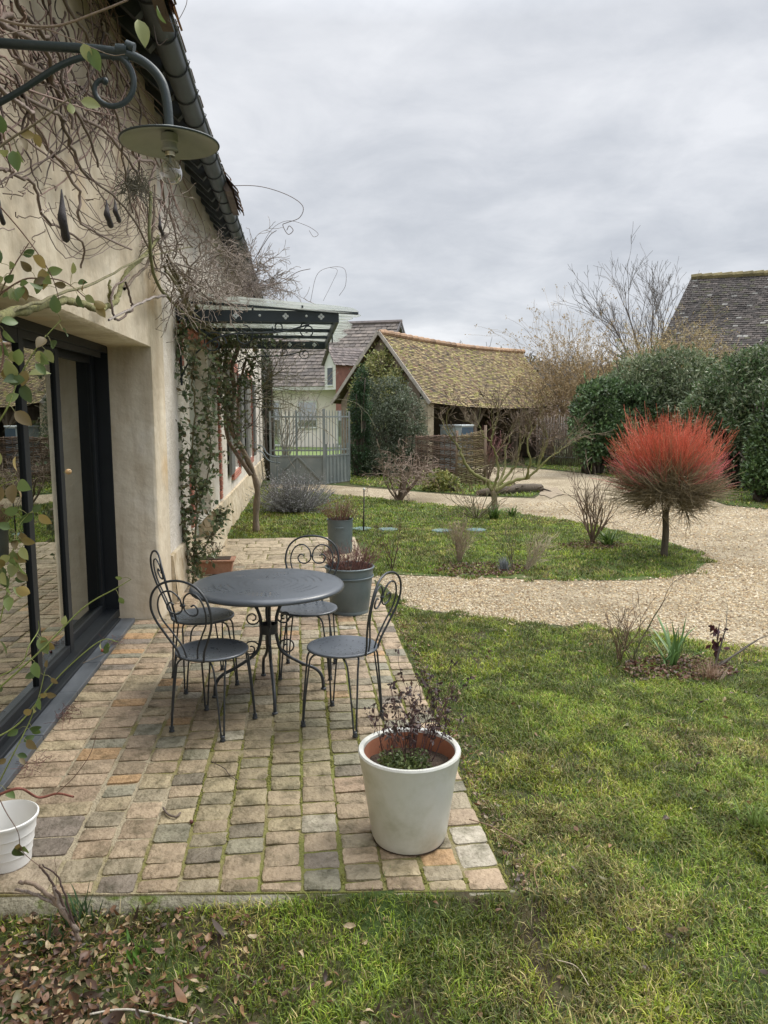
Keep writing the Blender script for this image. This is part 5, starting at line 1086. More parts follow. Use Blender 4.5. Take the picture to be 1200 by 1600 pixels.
# ---- evergreen masses
def mass(mb, blobs, n, size, cols, rng, asp=.45, outward=.6, shell=.35):
    w_ = np.array([b_[3] * b_[4] + b_[4] * b_[5] + b_[3] * b_[5] for b_ in blobs]); w_ /= w_.sum(); bi = rng.choice(len(blobs), n, p=w_); Bm = np.array([b_[:6] for b_ in blobs])
    d = rng.normal(size=(n, 3)); d /= np.linalg.norm(d, axis=1, keepdims=True)
    lump = .74 + .46 * vnoise(np.arctan2(d[:, 1], d[:, 0]) * 2 + bi * 3.1, d[:, 2] * 3, .45)
    r = (1 - shell * rng.random(n) ** 1.6) * lump
    P = Bm[bi, :3] + d * Bm[bi, 3:6] * r[:, None]; hole = vnoise(P[:, 0] * 1.0 + P[:, 1] * .7, P[:, 2] * 1.3, size * 3.2, 50); k_ = (P[:, 2] > GZ + .02) & ((hole > .27) | (r < .72)); P, d = P[k_], d[k_]
    D = d * outward + rng.normal(size=P.shape) * .6 + np.array([0, 0, .15]); cc = pick(cols, len(P), rng, .3) * (.62 + .85 * vnoise(P[:, 0] + P[:, 1] * .6, P[:, 2], size * 6, 51))[:, None]
    q_ = rng.choice(len(P), len(P) // 90); SP = []; SD = []
    for i_ in q_:
        if r[k_][i_] < .85: continue
        dd = d[i_] * .6 + rng.normal(0, .3, 3) + [0, 0, .9]; dd /= np.linalg.norm(dd); t_ = rng.uniform(0, size * rng.uniform(1.5, 4), 9); SP.append(P[i_] + dd * t_[:, None]); SD.append(dd + rng.normal(0, .55, (9, 3)))
    if SP: SP = np.concatenate(SP); SD = np.concatenate(SD); leafcloud(mb, SP, SD, size * .8, size * asp * .8, pick(cols, len(SP), rng, .3) * 1.15, rng)
    leafcloud(mb, P, D, size * rng.uniform(.6, 1.3, len(P)), size * asp, cc, rng)
def shrubmass(name, label, cat, base, blobs, n, size, cols, seed, asp=.45, group=None, core=(.02, .028, .012), outward=.6, stems=True, shell=.35):
    rng = np.random.default_rng(seed); root = empty(name, base, label, cat, group)
    mb = MB(); mass(mb, blobs, n, size, cols, rng, asp, outward, shell); mb.build('foliage', M['leaf'], root)
    mb = MB()
    for b_ in blobs:
        for k_ in range(5):
            e_ = np.array(b_[:3]) + rng.normal(0, .45, 3) * b_[3:6]; e_[2] = max(e_[2], GZ + .3); s_ = np.array([b_[0] + (e_[0] - b_[0]) * .3, b_[1] + (e_[1] - b_[1]) * .3, GZ])
            mb.tube(cr_spline([s_, (s_ + e_) / 2 + rng.normal(0, .06, 3), e_], 4), np.linspace(.05, .012, 9), 5, (.07, .055, .04))
    mb.build('stems', M['twig'], root)
    return root
def blobs_px(lst):
    o = []
    for (px, py, f, rx, rz, ry) in lst:
        c = RF((px - 600) / 1200 * f, f); z = CAMH + (640 - py) / 1208 * f; o.append((c[0], c[1], z, rx * f / 1200, (ry or rx * .8) * f / 1200, rz * f / 1200))
    return o
LAUR = [[.045, .085, .028], [.07, .13, .042], [.11, .175, .065], [.045, .07, .028], [.16, .22, .11]]
OLEA = [[.12, .155, .075], [.175, .21, .115], [.06, .085, .038], [.24, .26, .165], [.09, .125, .052]]
shrubmass('laurel_bush', 'dark glossy laurel bush at the left end of the hedge, beside the paling fence', 'hedge', AX(925, 23), blobs_px([(930, 665, 22.5, 42, 62, 30), (962, 690, 22.5, 34, 50, 30), (915, 640, 23, 26, 34, 24), (985, 650, 23, 40, 45, 30), (940, 615, 23, 36, 22, 26)]), 15000, .12, LAUR, 1, .5)
shrubmass('oleaster_hedge', 'tall grey green shrub hedge behind the red stemmed dogwood', 'hedge', AX(1020, 23.5), blobs_px([(1000, 600, 24, 60, 42, 50), (1050, 590, 24, 60, 42, 50), (1020, 650, 23.5, 80, 60, 50), (1085, 630, 23, 60, 60, 50), (965, 618, 24, 42, 32, 40), (1120, 605, 23, 40, 40, 40)]), 26000, .15, OLEA, 2, .3, outward=.7)
shrubmass('oleaster_hedge', 'big grey green evergreen shrub at the right of the drive with dark hollow beneath', 'hedge', AX(1150, 18), blobs_px([(1150, 610, 18.5, 62, 50, 55), (1200, 590, 18, 60, 50, 50), (1130, 660, 18.5, 50, 60, 50), (1100, 655, 19, 42, 45, 45), (1185, 650, 17.5, 60, 50, 40), (1240, 640, 17, 60, 80, 40), (1150, 715, 18.8, 62, 50, 35), (1090, 715, 20, 55, 45, 35), (1165, 570, 18.5, 30, 22, 30)]), 34000, .125, OLEA + LAUR[:2], 3, .3, outward=.7)
shrubmass('cherry_laurel', 'glossy mid green laurel bush at the right edge of the drive', 'hedge', AX(1195, 15.4), blobs_px([(1212, 700, 15.8, 42, 62, 40), (1195, 745, 15.6, 30, 34, 30), (1240, 720, 15.5, 46, 70, 40), (1205, 650, 16, 30, 30, 30)]), 11000, .10, [[.05, .09, .028], [.08, .13, .04], [.12, .18, .07], [.035, .06, .02]], 4, .5)
# ---- brown leafless thickets
def thicket(name, label, c_px, f, wpx, top, bot, n, cols, seed, leafy=0, r=.012, cat='shrub'):
    rng = np.random.default_rng(seed); H_ = (bot - top) / 1208 * f; W_ = wpx / 1200 * f; root = empty(name, AX(c_px, f), label, cat); mb = MB(); tips = []
    sp = dict(jit=.10, grav=[-.015, -.02, -.03], kids=[7, 5], spread=.5, ratio=.48, seg=7, taper=.35, rmin=.0035, levels=2, t0=.25)
    for i in range(n):
        b_ = AX(c_px, f, CAMH + (640 - bot) / 1208 * f) + np.array([rng.normal(0, W_ * .13), rng.normal(0, W_ * .13), 0])
        ang = rng.uniform(-.62, .62); u = RF(math.sin(ang) * W_ / H_ * 1.1, rng.uniform(-.4, .4), math.cos(ang))
        branch(mb, b_, u, H_ * rng.uniform(.45, .74), r, 0, rng, sp, tips, pal(cols))
    mb.build('branches', M['twig'], root)
    if leafy:
        P = np.array([t[0] for t in tips]); i = rng.integers(0, len(P), leafy); mbl = MB(); leafcloud(mbl, P[i] + rng.normal(0, .035, (leafy, 3)), rng.normal(size=(leafy, 3)) + [0, 0, -.8], .08, .03, pick([cols[-1], np.array(cols[-1]) * 1.3], leafy, rng), rng); mbl.build('catkins', M['leaf'], root)
    return root
HZ = [[.16, .11, .07], [.24, .17, .10], [.33, .24, .12]]
thicket('hazel_shrub', 'tan leafless hazel shrub rising behind the right end of the barn roof', 897, 29.5, 105, 500, 735, 80, HZ, 5, 15000)
thicket('hazel_shrub', 'low tan leafless shrub top seen in front of the dark barn roof', 1062, 27, 120, 495, 640, 52, [[.17, .12, .07], [.26, .19, .10], [.35, .27, .13]], 6, 7000)
thicket('hanging_creeper', 'dry brown creeper hanging over the right end of the barn', 868, 26.5, 55, 630, 735, 16, [[.15, .10, .08], [.20, .14, .11], [.24, .17, .13]], 7, 900)
# ---- bare tree
tsp = dict(jit=.05, grav=[.0, .015, .02, .02], kids=[8, 5, 4], spread=.48, ratio=.46, seg=8, taper=.35, rmin=.0065, levels=3, t0=.2, rr=.55)
def bare_tree(label, px, f, top, seed, cols, nst=7, spd=.55, wid=.16, group=None):
    H_ = (CAMH + (640 - top) / 1208 * f - GZ) * .84; rng = np.random.default_rng(seed); base = AX(px, f); root = empty('bare_tree', base, label, 'tree', group)
    mb = MB(); tr_ = np.array([base, base + (0, 0, H_ * .22), base + (.05, 0, H_ * .36)]); mb.tube(cr_spline(tr_, 4), np.linspace(wid, wid * .7, 9), 8, cols[0]); mb.build('trunk', M['bark'], root)
    mb = MB(); tips = []
    for i in range(nst):
        a = i * TWO / nst + rng.uniform(-.3, .3); s = spd * rng.uniform(.35, 1.15); branch(mb, tr_[2] - (0, 0, H_ * .1 * rng.random()), (math.cos(a) * s, math.sin(a) * s, 1), H_ * .62 * rng.uniform(.75, 1.05) / (1 + .25 * s), wid * .5, 0, rng, tsp, tips, pal(cols))
    mb.build('crown', M['twig'], root); return root
bare_tree('tall bare grey tree spreading against the sky behind the hedge', 1000, 31, 405, 8, [[.15, .135, .125], [.17, .155, .145], [.19, .175, .165], [.20, .185, .175]], 7, .62, .12)
def far_tree(px, f, top, seed, label, cat='tree'):
    H_ = (CAMH + (640 - top) / 1208 * f) * .8; rng = np.random.default_rng(seed); base = AX(px, f); root = empty('distant_tree', base, label, cat, 'bare trees on the skyline')
    mb = MB(); mb.tube([base, base + (0, 0, H_ * .45)], [.25, .15], 6, (.15, .14, .13)); mb.build('trunk', M['twig'], root); mb = MB(); tips = []
    sp = dict(jit=.1, grav=[.01], kids=[7, 5], spread=.6, ratio=.5, seg=5, taper=.4, rmin=.022, levels=2, t0=.15)
    for i in range(9): a = rng.uniform(0, TWO); branch(mb, base + (0, 0, H_ * rng.uniform(.3, .5)), (math.cos(a) * .8, math.sin(a) * .8, 1), H_ * .42, .08, 0, rng, sp, tips, pal([[.20, .19, .19], [.24, .225, .22]]))
    mb.build('crown', M['twig'], root)
for i, (px, f, top, lb) in enumerate(((735, 75, 524, 'bare tree showing over the middle of the barn ridge'), (790, 80, 530, 'bare tree just right of the middle of the barn ridge'), (842, 70, 520, 'bare tree top between the barn roof and the hazel'), (815, 95, 528, 'fainter far tree above the right end of the barn ridge'), (650, 70, 512, 'bare tree between the two roofs'), (905, 80, 515, 'distant bare tree behind the hazel shrub'), (1015, 90, 535, 'distant tree behind the hedge'))):
    far_tree(px, f, top, 50 + i, lb)
rng = np.random.default_rng(60)
mb = MB()
for px in range(300, 1700, 14): 
    f = 110; mass(mb, blobs_px([(px, 622 - rng.uniform(0, 34), f, 22, 26 + rng.uniform(0, 14), 20)]), 260, 1.0, [[.10, .10, .08], [.13, .12, .10], [.07, .09, .05]], rng)
tag(mb.build('far_woodland', M['leaf']), 'far off band of winter woodland along the horizon', 'woodland', kind='stuff')

# ---- things on and by the barn gable
root = shrubmass('variegated_ivy', 'yellow green ivy covering the top of the barn gable', 'ivy', AX(600, 23.4), blobs_px([(597, 580, 23.75, 26, 38, 6), (575, 610, 23.9, 24, 40, 6), (622, 610, 23.5, 26, 34, 6), (560, 640, 24, 16, 40, 6), (598, 632, 23.7, 40, 40, 8)]), 9000, .085, [[.28, .30, .10], [.42, .41, .16], [.52, .5, .26], [.16, .20, .07]], 9, .7)
shrubmass('dark_yew', 'narrow dark green conifer at the left corner of the barn gable', 'tree', AX(563, 21.5), blobs_px([(562, 700, 21.6, 18, 56, 16), (563, 640, 21.6, 17, 44, 15), (566, 602, 21.6, 11, 30, 10)]), 12000, .07, [[.022, .05, .02], [.035, .075, .028], [.05, .10, .035]], 10, .35, outward=.3)
shrubmass('evergreen_climber', 'drooping grey green evergreen climber over the right half of the gable', 'shrub', AX(620, 21.8), blobs_px([(608, 625, 22.3, 34, 34, 20), (632, 650, 21.9, 34, 36, 20), (602, 690, 21.9, 30, 60, 20), (640, 690, 21.7, 28, 50, 18), (585, 730, 21.6, 22, 30, 18), (618, 725, 21.6, 32, 30, 18)]), 17000, .11, [[.075, .10, .055], [.12, .145, .085], [.045, .06, .03], [.17, .19, .13]], 11, .22, outward=.35)
shrubmass('golden_shrub', 'small yellow green leafed shrub in front of the woven fence', 'shrub', G(692, 770, GZ), blobs_px([(688, 752, 17.8, 20, 16, 16), (705, 758, 17.6, 14, 12, 12), (672, 758, 17.8, 10, 9, 10)]), 1500, .085, [[.30, .30, .08], [.22, .25, .06], [.13, .17, .04], [.38, .36, .14]], 12, .5)
shrubmass('columnar_cypress', 'slim dark cypress standing at the far corner of the house', 'tree', AX(424, 20.5), blobs_px([(421, 715, 20.6, 8, 40, 8), (421, 650, 20.6, 9, 50, 8), (420, 590, 20.6, 8, 40, 8)]), 8000, .06, [[.03, .045, .02], [.045, .065, .03], [.07, .07, .035]], 13, .35, outward=.3)
# lavender
c = G(460, 800, GZ); rng = np.random.default_rng(14); root = empty('lavender_bush', c, 'rounded grey lavender bush on the lawn beside the house', 'shrub'); mb = MB(); lm = MB()
PS = []; DS = []
for i in range(620):
    d = rng.normal(size=3); d[2] = abs(d[2]) * 1.2 + .25; d /= np.linalg.norm(d); b_ = c + np.array([d[0] * .22 + rng.normal(0, .05), d[1] * .2, .02]); L_ = rng.uniform(.42, .80) * (1 + .12 * math.sin(i)); P = wander(b_, d * [1.0, .9, 1.0], L_, 5, .08, .04, rng)
    mb.tube(P, np.linspace(.004, .002, 6), 3, np.array([.17, .16, .15]) * rng.uniform(.8, 1.2), cap=False)
    for t in range(16): j = rng.integers(1, 5); q = P[j] + (P[j + 1] - P[j]) * rng.random(); PS.append(q); DS.append((P[j + 1] - P[j]) / L_ * 4 + rng.normal(0, .5, 3))
leafcloud(lm, np.array(PS), np.array(DS), .042, .009, pick([[.34, .34, .33], [.44, .44, .43], [.25, .26, .22], [.39, .37, .39]], len(PS), rng), rng)
mb.build('stems', M['twig'], root); lm.build('leaves', M['leaf'], root)

# ---- red stemmed dogwood grafted as a standard
c = G(1037, 870, GZ); rng = np.random.default_rng(15); root = empty('red_dogwood', c, 'standard trained tree with a dome of bright red bare stems beside the drive', 'tree')
mb = MB(); hd = c + np.array([.03, 0, .74]); mb.tube(cr_spline([c - (0, 0, .02), c + (.012, 0, .3), c + (.0, 0, .55), hd], 5), np.linspace(.048, .036, 16), 8, (.085, .07, .05)); mb.build('trunk', M['bark'], root)
mb = MB(); [mb.ball(hd + rng.normal(0, .03, 3), rng.uniform(.03, .055), 7, (.10, .08, .05)) for _ in range(7)]; cen = hd + np.array([-.05, 0, .27]); limbs = []
for i in range(16):
    a = i * TWO / 16 + rng.uniform(-.2, .2); P = wander(hd - (0, 0, rng.uniform(0, .06)), (math.cos(a), math.sin(a), rng.uniform(.15, .8)), rng.uniform(.40, .62), 7, .16, .02, rng); limbs.append(P); mb.tube(P, np.linspace(.021, .008, 8), 6, (.12, .10, .055))
    for k_ in range(4): j = rng.integers(2, 7); Q = wander(P[j], (P[j] - P[j - 1]) * 6 + rng.normal(0, .5, 3), rng.uniform(.15, .3), 5, .2, .0, rng); limbs.append(Q); mb.tube(Q, np.linspace(.009, .005, 6), 4, (.13, .10, .06))
mb.build('limbs', M['twig'], root)
mr_ = MB(); mbr = MB(); A_ = np.array([.82, .82, .74])
for i in range(3700):
    d = rng.normal(size=3); d /= np.linalg.norm(d)
    if d[2] < -.62: continue
    q = limbs[rng.integers(len(limbs))]; s0 = q[rng.integers(2, len(q))]
    lp_ = .80 + .42 * float(vnoise(math.atan2(d[1], d[0]) * 1.3 + 9, d[2] * 1.6, .4, 60)); tip = cen + d * A_ * min(rng.uniform(.55, 1.04) + .14 * (rng.random() < .08), 1.1) * lp_ + (0, 0, .02)
    base = s0 * .45 + (cen + (tip - cen) * rng.uniform(.35, .6)) * .55
    upb = .12 + .10 * max(0, d[2]); mid = (base + tip) / 2 + rng.normal(0, .035, 3) - np.array([0, 0, upb * .25]); P = cr_spline([base, mid, tip + (0, 0, upb * .6 * (d[2] > -.2))], 3)
    lat = d[0] * math.cos(YAW) - d[1] * math.sin(YAW); fade = min(1, max(0, (d[2] - .34) * 1.8 + rng.normal(0, .38) + 1.1 * max(0, abs(lat) - .25) + .25 * max(0, lat)))
    if fade > .25:
        red = np.array([.68, .17, .10]) if d[2] > .35 else np.array([.62, .15, .15]); red = red * rng.uniform(.75, 1.25)
        brn = np.array([.20, .13, .07]); t = np.linspace(0, 1, len(P))[:, None]; cc = brn * (1 - t) + red * t if fade > .45 else brn * (1 - t * .7) + red * t * .7
        mr_.tube(P, np.linspace(.0032, .0015, len(P)), 3, cc, cap=False)
        if rng.random() < .6:
            j_ = rng.integers(2, len(P) - 2); dd = P[-1] - P[j_]; L2 = np.linalg.norm(dd) * rng.uniform(.6, 1.0); Q = wander(P[j_], dd / (np.linalg.norm(dd) + 1e-9) + rng.normal(0, .28, 3), L2, 4, .08, .03, rng); mr_.tube(Q, np.linspace(.0024, .0013, 5), 3, red, cap=False)
    else: mbr.tube(P[: len(P)], np.linspace(.0034, .0016, len(P)), 3, np.array([.26, .21, .12]) * rng.uniform(.5, 1.4), cap=False)
for i in range(1900):
    q = limbs[rng.integers(len(limbs))]; s0 = q[rng.integers(3, len(q))]; d = rng.normal(size=3); d[2] = d[2] * .5 - .1; P = wander(s0, d + (s0 - hd) * 2, rng.uniform(.15, .36), 4, .15, 0, rng); mbr.tube(P, np.linspace(.004, .0018, 5), 3, np.array([.21, .17, .10]) * rng.uniform(.6, 1.4), cap=False)
M['redstem'] = mat('red_stem', attr=True, rough=.5)
mr_.build('red_stems', M['redstem'], root); mbr.build('brown_twigs', M['twig'], root)

# ---- shrubs of the island and verge
MOSSY = [[.20, .19, .07], [.20, .185, .075], [.17, .135, .08], [.14, .10, .065]]
rs = np.random.default_rng(16)
# leaning multi stem shrub
b_ = G(622, 782, GZ); sp = dict(jit=.16, grav=[.02, .0, -.03], kids=[5, 5, 3], spread=.6, ratio=.62, seg=7, taper=.4, rmin=.004, levels=3, t0=.35, rr=.6)
st = [(.9, -.1, 1.0, .62, .055), (.5, .2, .9, .6, .05), (.2, 0, 1.1, .6, .04), (-.5, 0, .9, .75, .03), (-.9, .1, .8, .7, .025), (.8, .3, 1.0, .75, .045), (-.1, .3, 1.1, .7, .03), (1.1, 0, .7, .6, .03)]
plant('leaning_shrub', 'brown tangled bare shrub with a leaning split trunk by the path', 'shrub', b_ + (0, 0, -.02), st, sp, [[.17, .125, .09], [.20, .15, .11], [.24, .18, .135], [.28, .21, .16]], 17)
b_ = G(770, 803, GZ); sp = dict(jit=.14, grav=[.03, .02, .02], kids=[5, 5, 4], spread=.7, ratio=.55, seg=6, taper=.5, rmin=.004, levels=3, t0=.3, rr=.6)
st = [(.02, .0, 1, .42, .045), (.35, 0, .9, .45, .04)]
root = empty('mossy_shrub_tree', b_, 'moss covered bare shrub tree with forked limbs in front of the barn opening', 'tree'); mb = MB(); rng = np.random.default_rng(18); tips = []
fk = b_ + np.array([0, 0, .42]); mb.tube(cr_spline([b_ - (0, 0, .03), b_ + (.03, 0, .2), fk], 4), np.linspace(.06, .05, 9), 7, (.17, .14, .08)); mb.build('trunk', M['bark'], root); mb = MB()
def lt_(pts, r0, r1):
    S = cr_spline(pts, 5); S[1:] += rng.normal(0, .010, S[1:].shape); n_ = len(S); mb.tube(S, np.linspace(r0, r1, n_) * (1 + .12 * np.sin(np.arange(n_) * 1.9)), 6, np.array([[.22, .215, .075]]) * (1 - np.linspace(0, .3, n_))[:, None])
limb = lambda pts, r0, r1: (lt_(pts, r0 * 1.1, r1 * 1.05), [branch(mb, np.array(pts[-1]) * (1 - u_) + np.array(pts[-2]) * u_, (np.array(pts[-1]) - np.array(pts[-2])) * 3 + rng.normal(0, .25, 3) + (0, 0, .3), rng.uniform(.35, .6), r1 * .8, 1, rng, sp, tips, pal(MOSSY)) for u_ in (0, .3, .65)] if len(pts) < 99 else 0, [branch(mb, np.array(pts[q_]) + rng.normal(0, .02, 3), (rng.normal(.1, .6), rng.normal(0, .5), rng.uniform(.4, 1.2)), rng.uniform(.25, .5), r1 * .6, 1, rng, sp, tips, pal(MOSSY)) for q_ in range(1, len(pts) - 1) for _ in range(1)])
Q_ = lambda px, py, dy=0: PY(px, py, b_[1] + dy)
limb([fk, Q_(757, 750), Q_(737, 738), Q_(724, 718), Q_(716, 698), Q_(703, 680)], .036, .013)
limb([fk, Q_(800, 752), Q_(822, 748), Q_(838, 735), Q_(846, 716)], .034, .014); limb([Q_(838, 735), Q_(858, 716), Q_(880, 700)], .018, .008)
limb([fk, Q_(795, 740, .2), Q_(808, 722, .3), Q_(812, 695, .3)], .028, .011); limb([fk, Q_(778, 740, -.1), Q_(776, 715, -.1), Q_(768, 692, -.2), Q_(771, 672, -.2)], .026, .010)
limb([Q_(822, 748), Q_(828, 720, -.2), Q_(824, 692, -.2), Q_(832, 670, -.2)], .022, .009); limb([fk, Q_(788, 735, .3), Q_(790, 705, .4), Q_(798, 680, .4)], .024, .009)
limb([Q_(768, 692, -.2), Q_(756, 680, -.2), Q_(748, 664, -.2)], .012, .006); limb([Q_(846, 716), Q_(856, 690), Q_(850, 670)], .014, .007)
mb.build('limbs', M['twig'], root)
sp3 = dict(jit=.13, grav=[.03, .03], kids=[4, 3], spread=.55, ratio=.55, seg=6, taper=.5, rmin=.0028, levels=2, t0=.3, rr=.65)
plant('spreading_shrub', 'low wide greenish twiggy shrub in the island lawn', 'shrub', G(745, 812, GZ), rstems(15, rs, (.25, .9), 1.0, (.35, .62), .010), sp3, [[.17, .15, .08], [.20, .18, .09], [.22, .15, .10]], 19)
plant('upright_shrub', 'vase shaped bare brown shrub at the right of the island lawn', 'shrub', G(925, 850, GZ), rstems(16, rs, (.9, 1.3), .55, (.5, .85), .012), dict(sp3, grav=[.04, .05], ratio=.45), [[.19, .13, .09], [.21, .15, .10], [.22, .17, .12]], 20)
plant('red_twig_shrub', 'thin reddish twiggy shrub beside the woven fence end', 'shrub', G(762, 752, GZ), rstems(24, rs, (.9, 1.3), .5, (.8, 1.15), .011), dict(sp3, grav=[.02, .02], ratio=.4), [[.15, .11, .07], [.20, .10, .08], [.24, .11, .10]], 21)
plant('roadside_bush', 'pale bare multi stemmed bush just beyond the gate', 'shrub', AX(442, 22.5), rstems(14, rs, (.9, 1.4), .45, (1.4, 2.1), .022), dict(sp3, grav=[.01, .01], ratio=.5, rmin=.005), [[.22, .20, .15], [.27, .24, .18], [.28, .25, .19]], 22)
def strap(label, base, n, L_, seed, cols=([.10, .17, .03], [.14, .22, .05], [.07, .12, .03]), droop=-.16, wd=.014, name='daffodil_clump', cat='plant', group=None, up_=1.0):
    rng = np.random.default_rng(seed); mb = MB()
    for i in range(n):
        a = rng.uniform(0, TWO); p = np.array(base) + [rng.normal(0, .03), rng.normal(0, .03), 0]; P = wander(p, (math.cos(a) * rng.uniform(.1, .7), math.sin(a) * rng.uniform(.1, .7), up_), L_ * rng.uniform(.6, 1.15), 7, .05, droop, rng)
        s = np.array([-math.sin(a), math.cos(a), 0]); wv = wd / 2 * np.array([.8, 1, 1, 1, .95, .8, .5, .08]); V = np.concatenate([P - s * wv[:, None], P + s * wv[:, None] + (0, 0, .002)]); mb.add(V, [[j, j + 1, j + 9, j + 8] for j in range(7)], np.array(cols[rng.integers(len(cols))]) * rng.uniform(.8, 1.2))
    o = mb.build(name, M['leaf']); tag(o, label, cat, group); return o
strap('green strap leaved clump at the foot of the mossy shrub tree', G(772, 812, GZ), 60, .32, 1, wd=.022); strap('smaller leaf clump just right of the mossy shrub tree foot', G(800, 808, GZ), 30, .25, 2, wd=.02); strap('green strap leaved clump beside the vase shaped shrub', G(950, 855, GZ), 50, .3, 3, wd=.02)
strap('daffodil shoots standing on the soil at the left front corner of the terrace', G(122, 1448, GZ), 26, .13, 4, ([.035, .075, .03], [.05, .10, .04]), -.01, .009); strap('second tuft of daffodil shoots, lower left of the terrace corner', G(80, 1480, GZ), 14, .10, 5, ([.035, .075, .03], [.05, .10, .04]), -.01, .009); strap('bright green bulb shoots among the dead leaves in the foreground', G(212, 1505, GZ), 22, .07, 6, ([.07, .16, .02], [.10, .2, .03]), -.03, .013)
strap('coarse grass tuft at the right edge of the near lawn', G(1185, 1300, GZ), 90, .14, 7, ([.13, .2, .04], [.18, .25, .06]), -.16, .007, 'grass_tuft', 'grass tuft'); strap('coarse grass tuft at the foot of the terrace front', G(600, 1400, GZ), 50, .09, 8, ([.13, .2, .04], [.18, .25, .06]), -.12, .005, 'grass_tuft', 'grass tuft')
# bed plants
def mound(name, label, c, r, seed, n=500):
    rng = np.random.default_rng(seed); mb = MB(); a = rng.uniform(0, TWO, n); q = np.sqrt(rng.random(n)) * r; P = np.stack([c[0] + q * np.cos(a) * 1.6, c[1] + q * np.sin(a), GZ + .02 + rng.uniform(0, .03, n)], 1); D = rng.normal(size=(n, 3)); D[:, 2] *= .4
    leafcloud(mb, P, D, rng.uniform(.02, .05, n), .018, pick([[.10, .04, .03], [.16, .07, .04], [.07, .045, .03], [.2, .12, .07]], n, rng), rng); tag(mb.build(name, M['leaf']), label, 'dead leaves', kind='stuff')
mound('bed_litter', 'reddish dead leaves in the bed of the island lawn', G(750, 893, GZ), .36, 1, 900); mound('bed_litter', 'brown mulch under the vase shaped shrub', G(925, 855, GZ), .28, 2, 600); mound('bed_litter', 'brown mulch of the bed in the near lawn', G(1060, 1050, GZ), .26, 3, 800)
twg = dict(jit=.12, grav=[.03, .02], kids=[3, 2], spread=.45, ratio=.5, seg=5, taper=.5, rmin=.0018, levels=2, t0=.3, rr=.7)
plant('dry_perennial', 'upright tuft of thin tan dry stems at the left of the island bed', 'plant', G(718, 880, GZ), rstems(40, rs, (1, 1.6), .35, (.25, .4), .003), twg, [[.30, .22, .16], [.34, .26, .19]], 30)
plant('dry_perennial', 'dark thin stem with buds in the island bed', 'plant', G(803, 895, GZ), rstems(5, rs, (1.3, 1.8), .25, (.3, .5), .004), twg, [[.07, .05, .04], [.1, .08, .06]], 31)
plant('dry_perennial', 'slanting straw coloured tuft at the right of the island bed', 'plant', G(820, 893, GZ), [(rs.uniform(.2, .9), 0, 1, rs.uniform(.2, .4), .003) for _ in range(28)], twg, [[.34, .28, .19], [.4, .33, .23]], 32)
strap('small silver grey lavender in the island bed', G(788, 893, GZ), 120, .17, 33, ([.24, .26, .27], [.18, .20, .2]), 0, .009, 'grey_lavender', up_=1.3)
plant('rose_bush', 'dark leafless rose stems at the left end of the island bed', 'rose', G(612, 893, GZ), rstems(6, rs, (.9, 1.5), .4, (.25, .45), .005), twg, [[.08, .05, .04], [.12, .06, .05]], 34)
plant('rose_bush', 'bare branching rose stem leaning in the near lawn bed', 'rose', G(990, 1038, GZ), [(.45, 0, 1, .5, .008), (.2, .2, 1, .35, .005), (-.5, 0, 1, .25, .004), (-.7, .1, .9, .3, .004), (-.2, .1, 1, .3, .004)], dict(twg, jit=.07), [[.11, .11, .05], [.15, .10, .06]], 35)
strap('green drooping strap leaves in the near lawn bed', G(1050, 1045, GZ), 22, .42, 36, ([.08, .15, .04], [.11, .2, .06]), -.11, .016)
plant('rose_bush', 'thick grey cut stems leaning right in the near lawn bed', 'rose', G(1115, 1045, GZ), [(1, .1, .55, .38, .009), (.9, 0, .6, .3, .007), (.15, 0, 1, .32, .008), (.3, 0, 1, .3, .006)], dict(twg, kids=[1, 1], levels=1, jit=.06), [[.14, .12, .10], [.17, .15, .12]], 37)
rng = np.random.default_rng(38); mb = MB(); c = G(1118, 1040, GZ); n = 40; P = c + np.stack([rng.normal(0, .022, n), rng.normal(0, .02, n), rng.uniform(.12, .30, n)], 1); leafcloud(mb, P, rng.normal(size=(n, 3)) + [0, 0, -1], .06, .028, pick([[.045, .012, .018], [.07, .02, .025]], n, rng), rng); mb.tube([c, c + (.01, 0, .32)], .004, 5, (.08, .05, .04)); tag(mb.build('peony_stem', M['leaf']), 'withered dark purple leaved stem in the near lawn bed', 'plant')
plant('dry_perennial', 'tuft of thin brown stems at the left of the near lawn bed', 'plant', G(968, 1035, GZ), rstems(14, rs, (1, 1.7), .6, (.15, .32), .003), twg, [[.15, .09, .06], [.2, .13, .09]], 39)
strap('mat of pale dead grass at the front of the near lawn bed', G(1110, 1065, GZ), 130, .16, 40, ([.30, .2, .13], [.24, .15, .10], [.36, .27, .18]), -.12, .004, 'dead_grass', 'grass tuft')
# log
c = G(745, 776, GZ); c2 = G(845, 768, GZ); rng = np.random.default_rng(41); P = np.array([c + (c2 - c) * t + [0, 0, .09 + rng.normal(0, .012)] for t in np.linspace(0, 1, 9)]); mb = MB(); mb.tube(P, np.array([.05, .08, .10, .11, .10, .12, .12, .13, .10]), 9, (.08, .062, .045)); 
for k_ in range(14): t = rng.uniform(.1, 1); p = c + (c2 - c) * t + [0, 0, .1]; mb.tube(wander(p, rng.normal(size=3) * [1, .5, .4] + [.4, -.4, .1], rng.uniform(.15, .35), 4, .2, 0, rng), np.linspace(.035, .01, 5), 5, np.array([.09, .07, .05]) * rng.uniform(.7, 1.4))
tag(mb.build('old_log', M['bark']), 'rotting dark log lying on the grass behind the mossy shrub tree', 'log')
sheet('stone_slab', gp([(861 + 17 * math.cos(a) * (1 + .2 * math.sin(3 * a)), 770 + 8 * math.sin(a) * (1 + .25 * math.sin(5 * a))) for a in np.arange(20) * TWO / 20]), GZ + .018, mat('slab_grey', (.22, .175, .12), .9, (.3, .24, .16), scale=20, bump=.8, bscale=80))

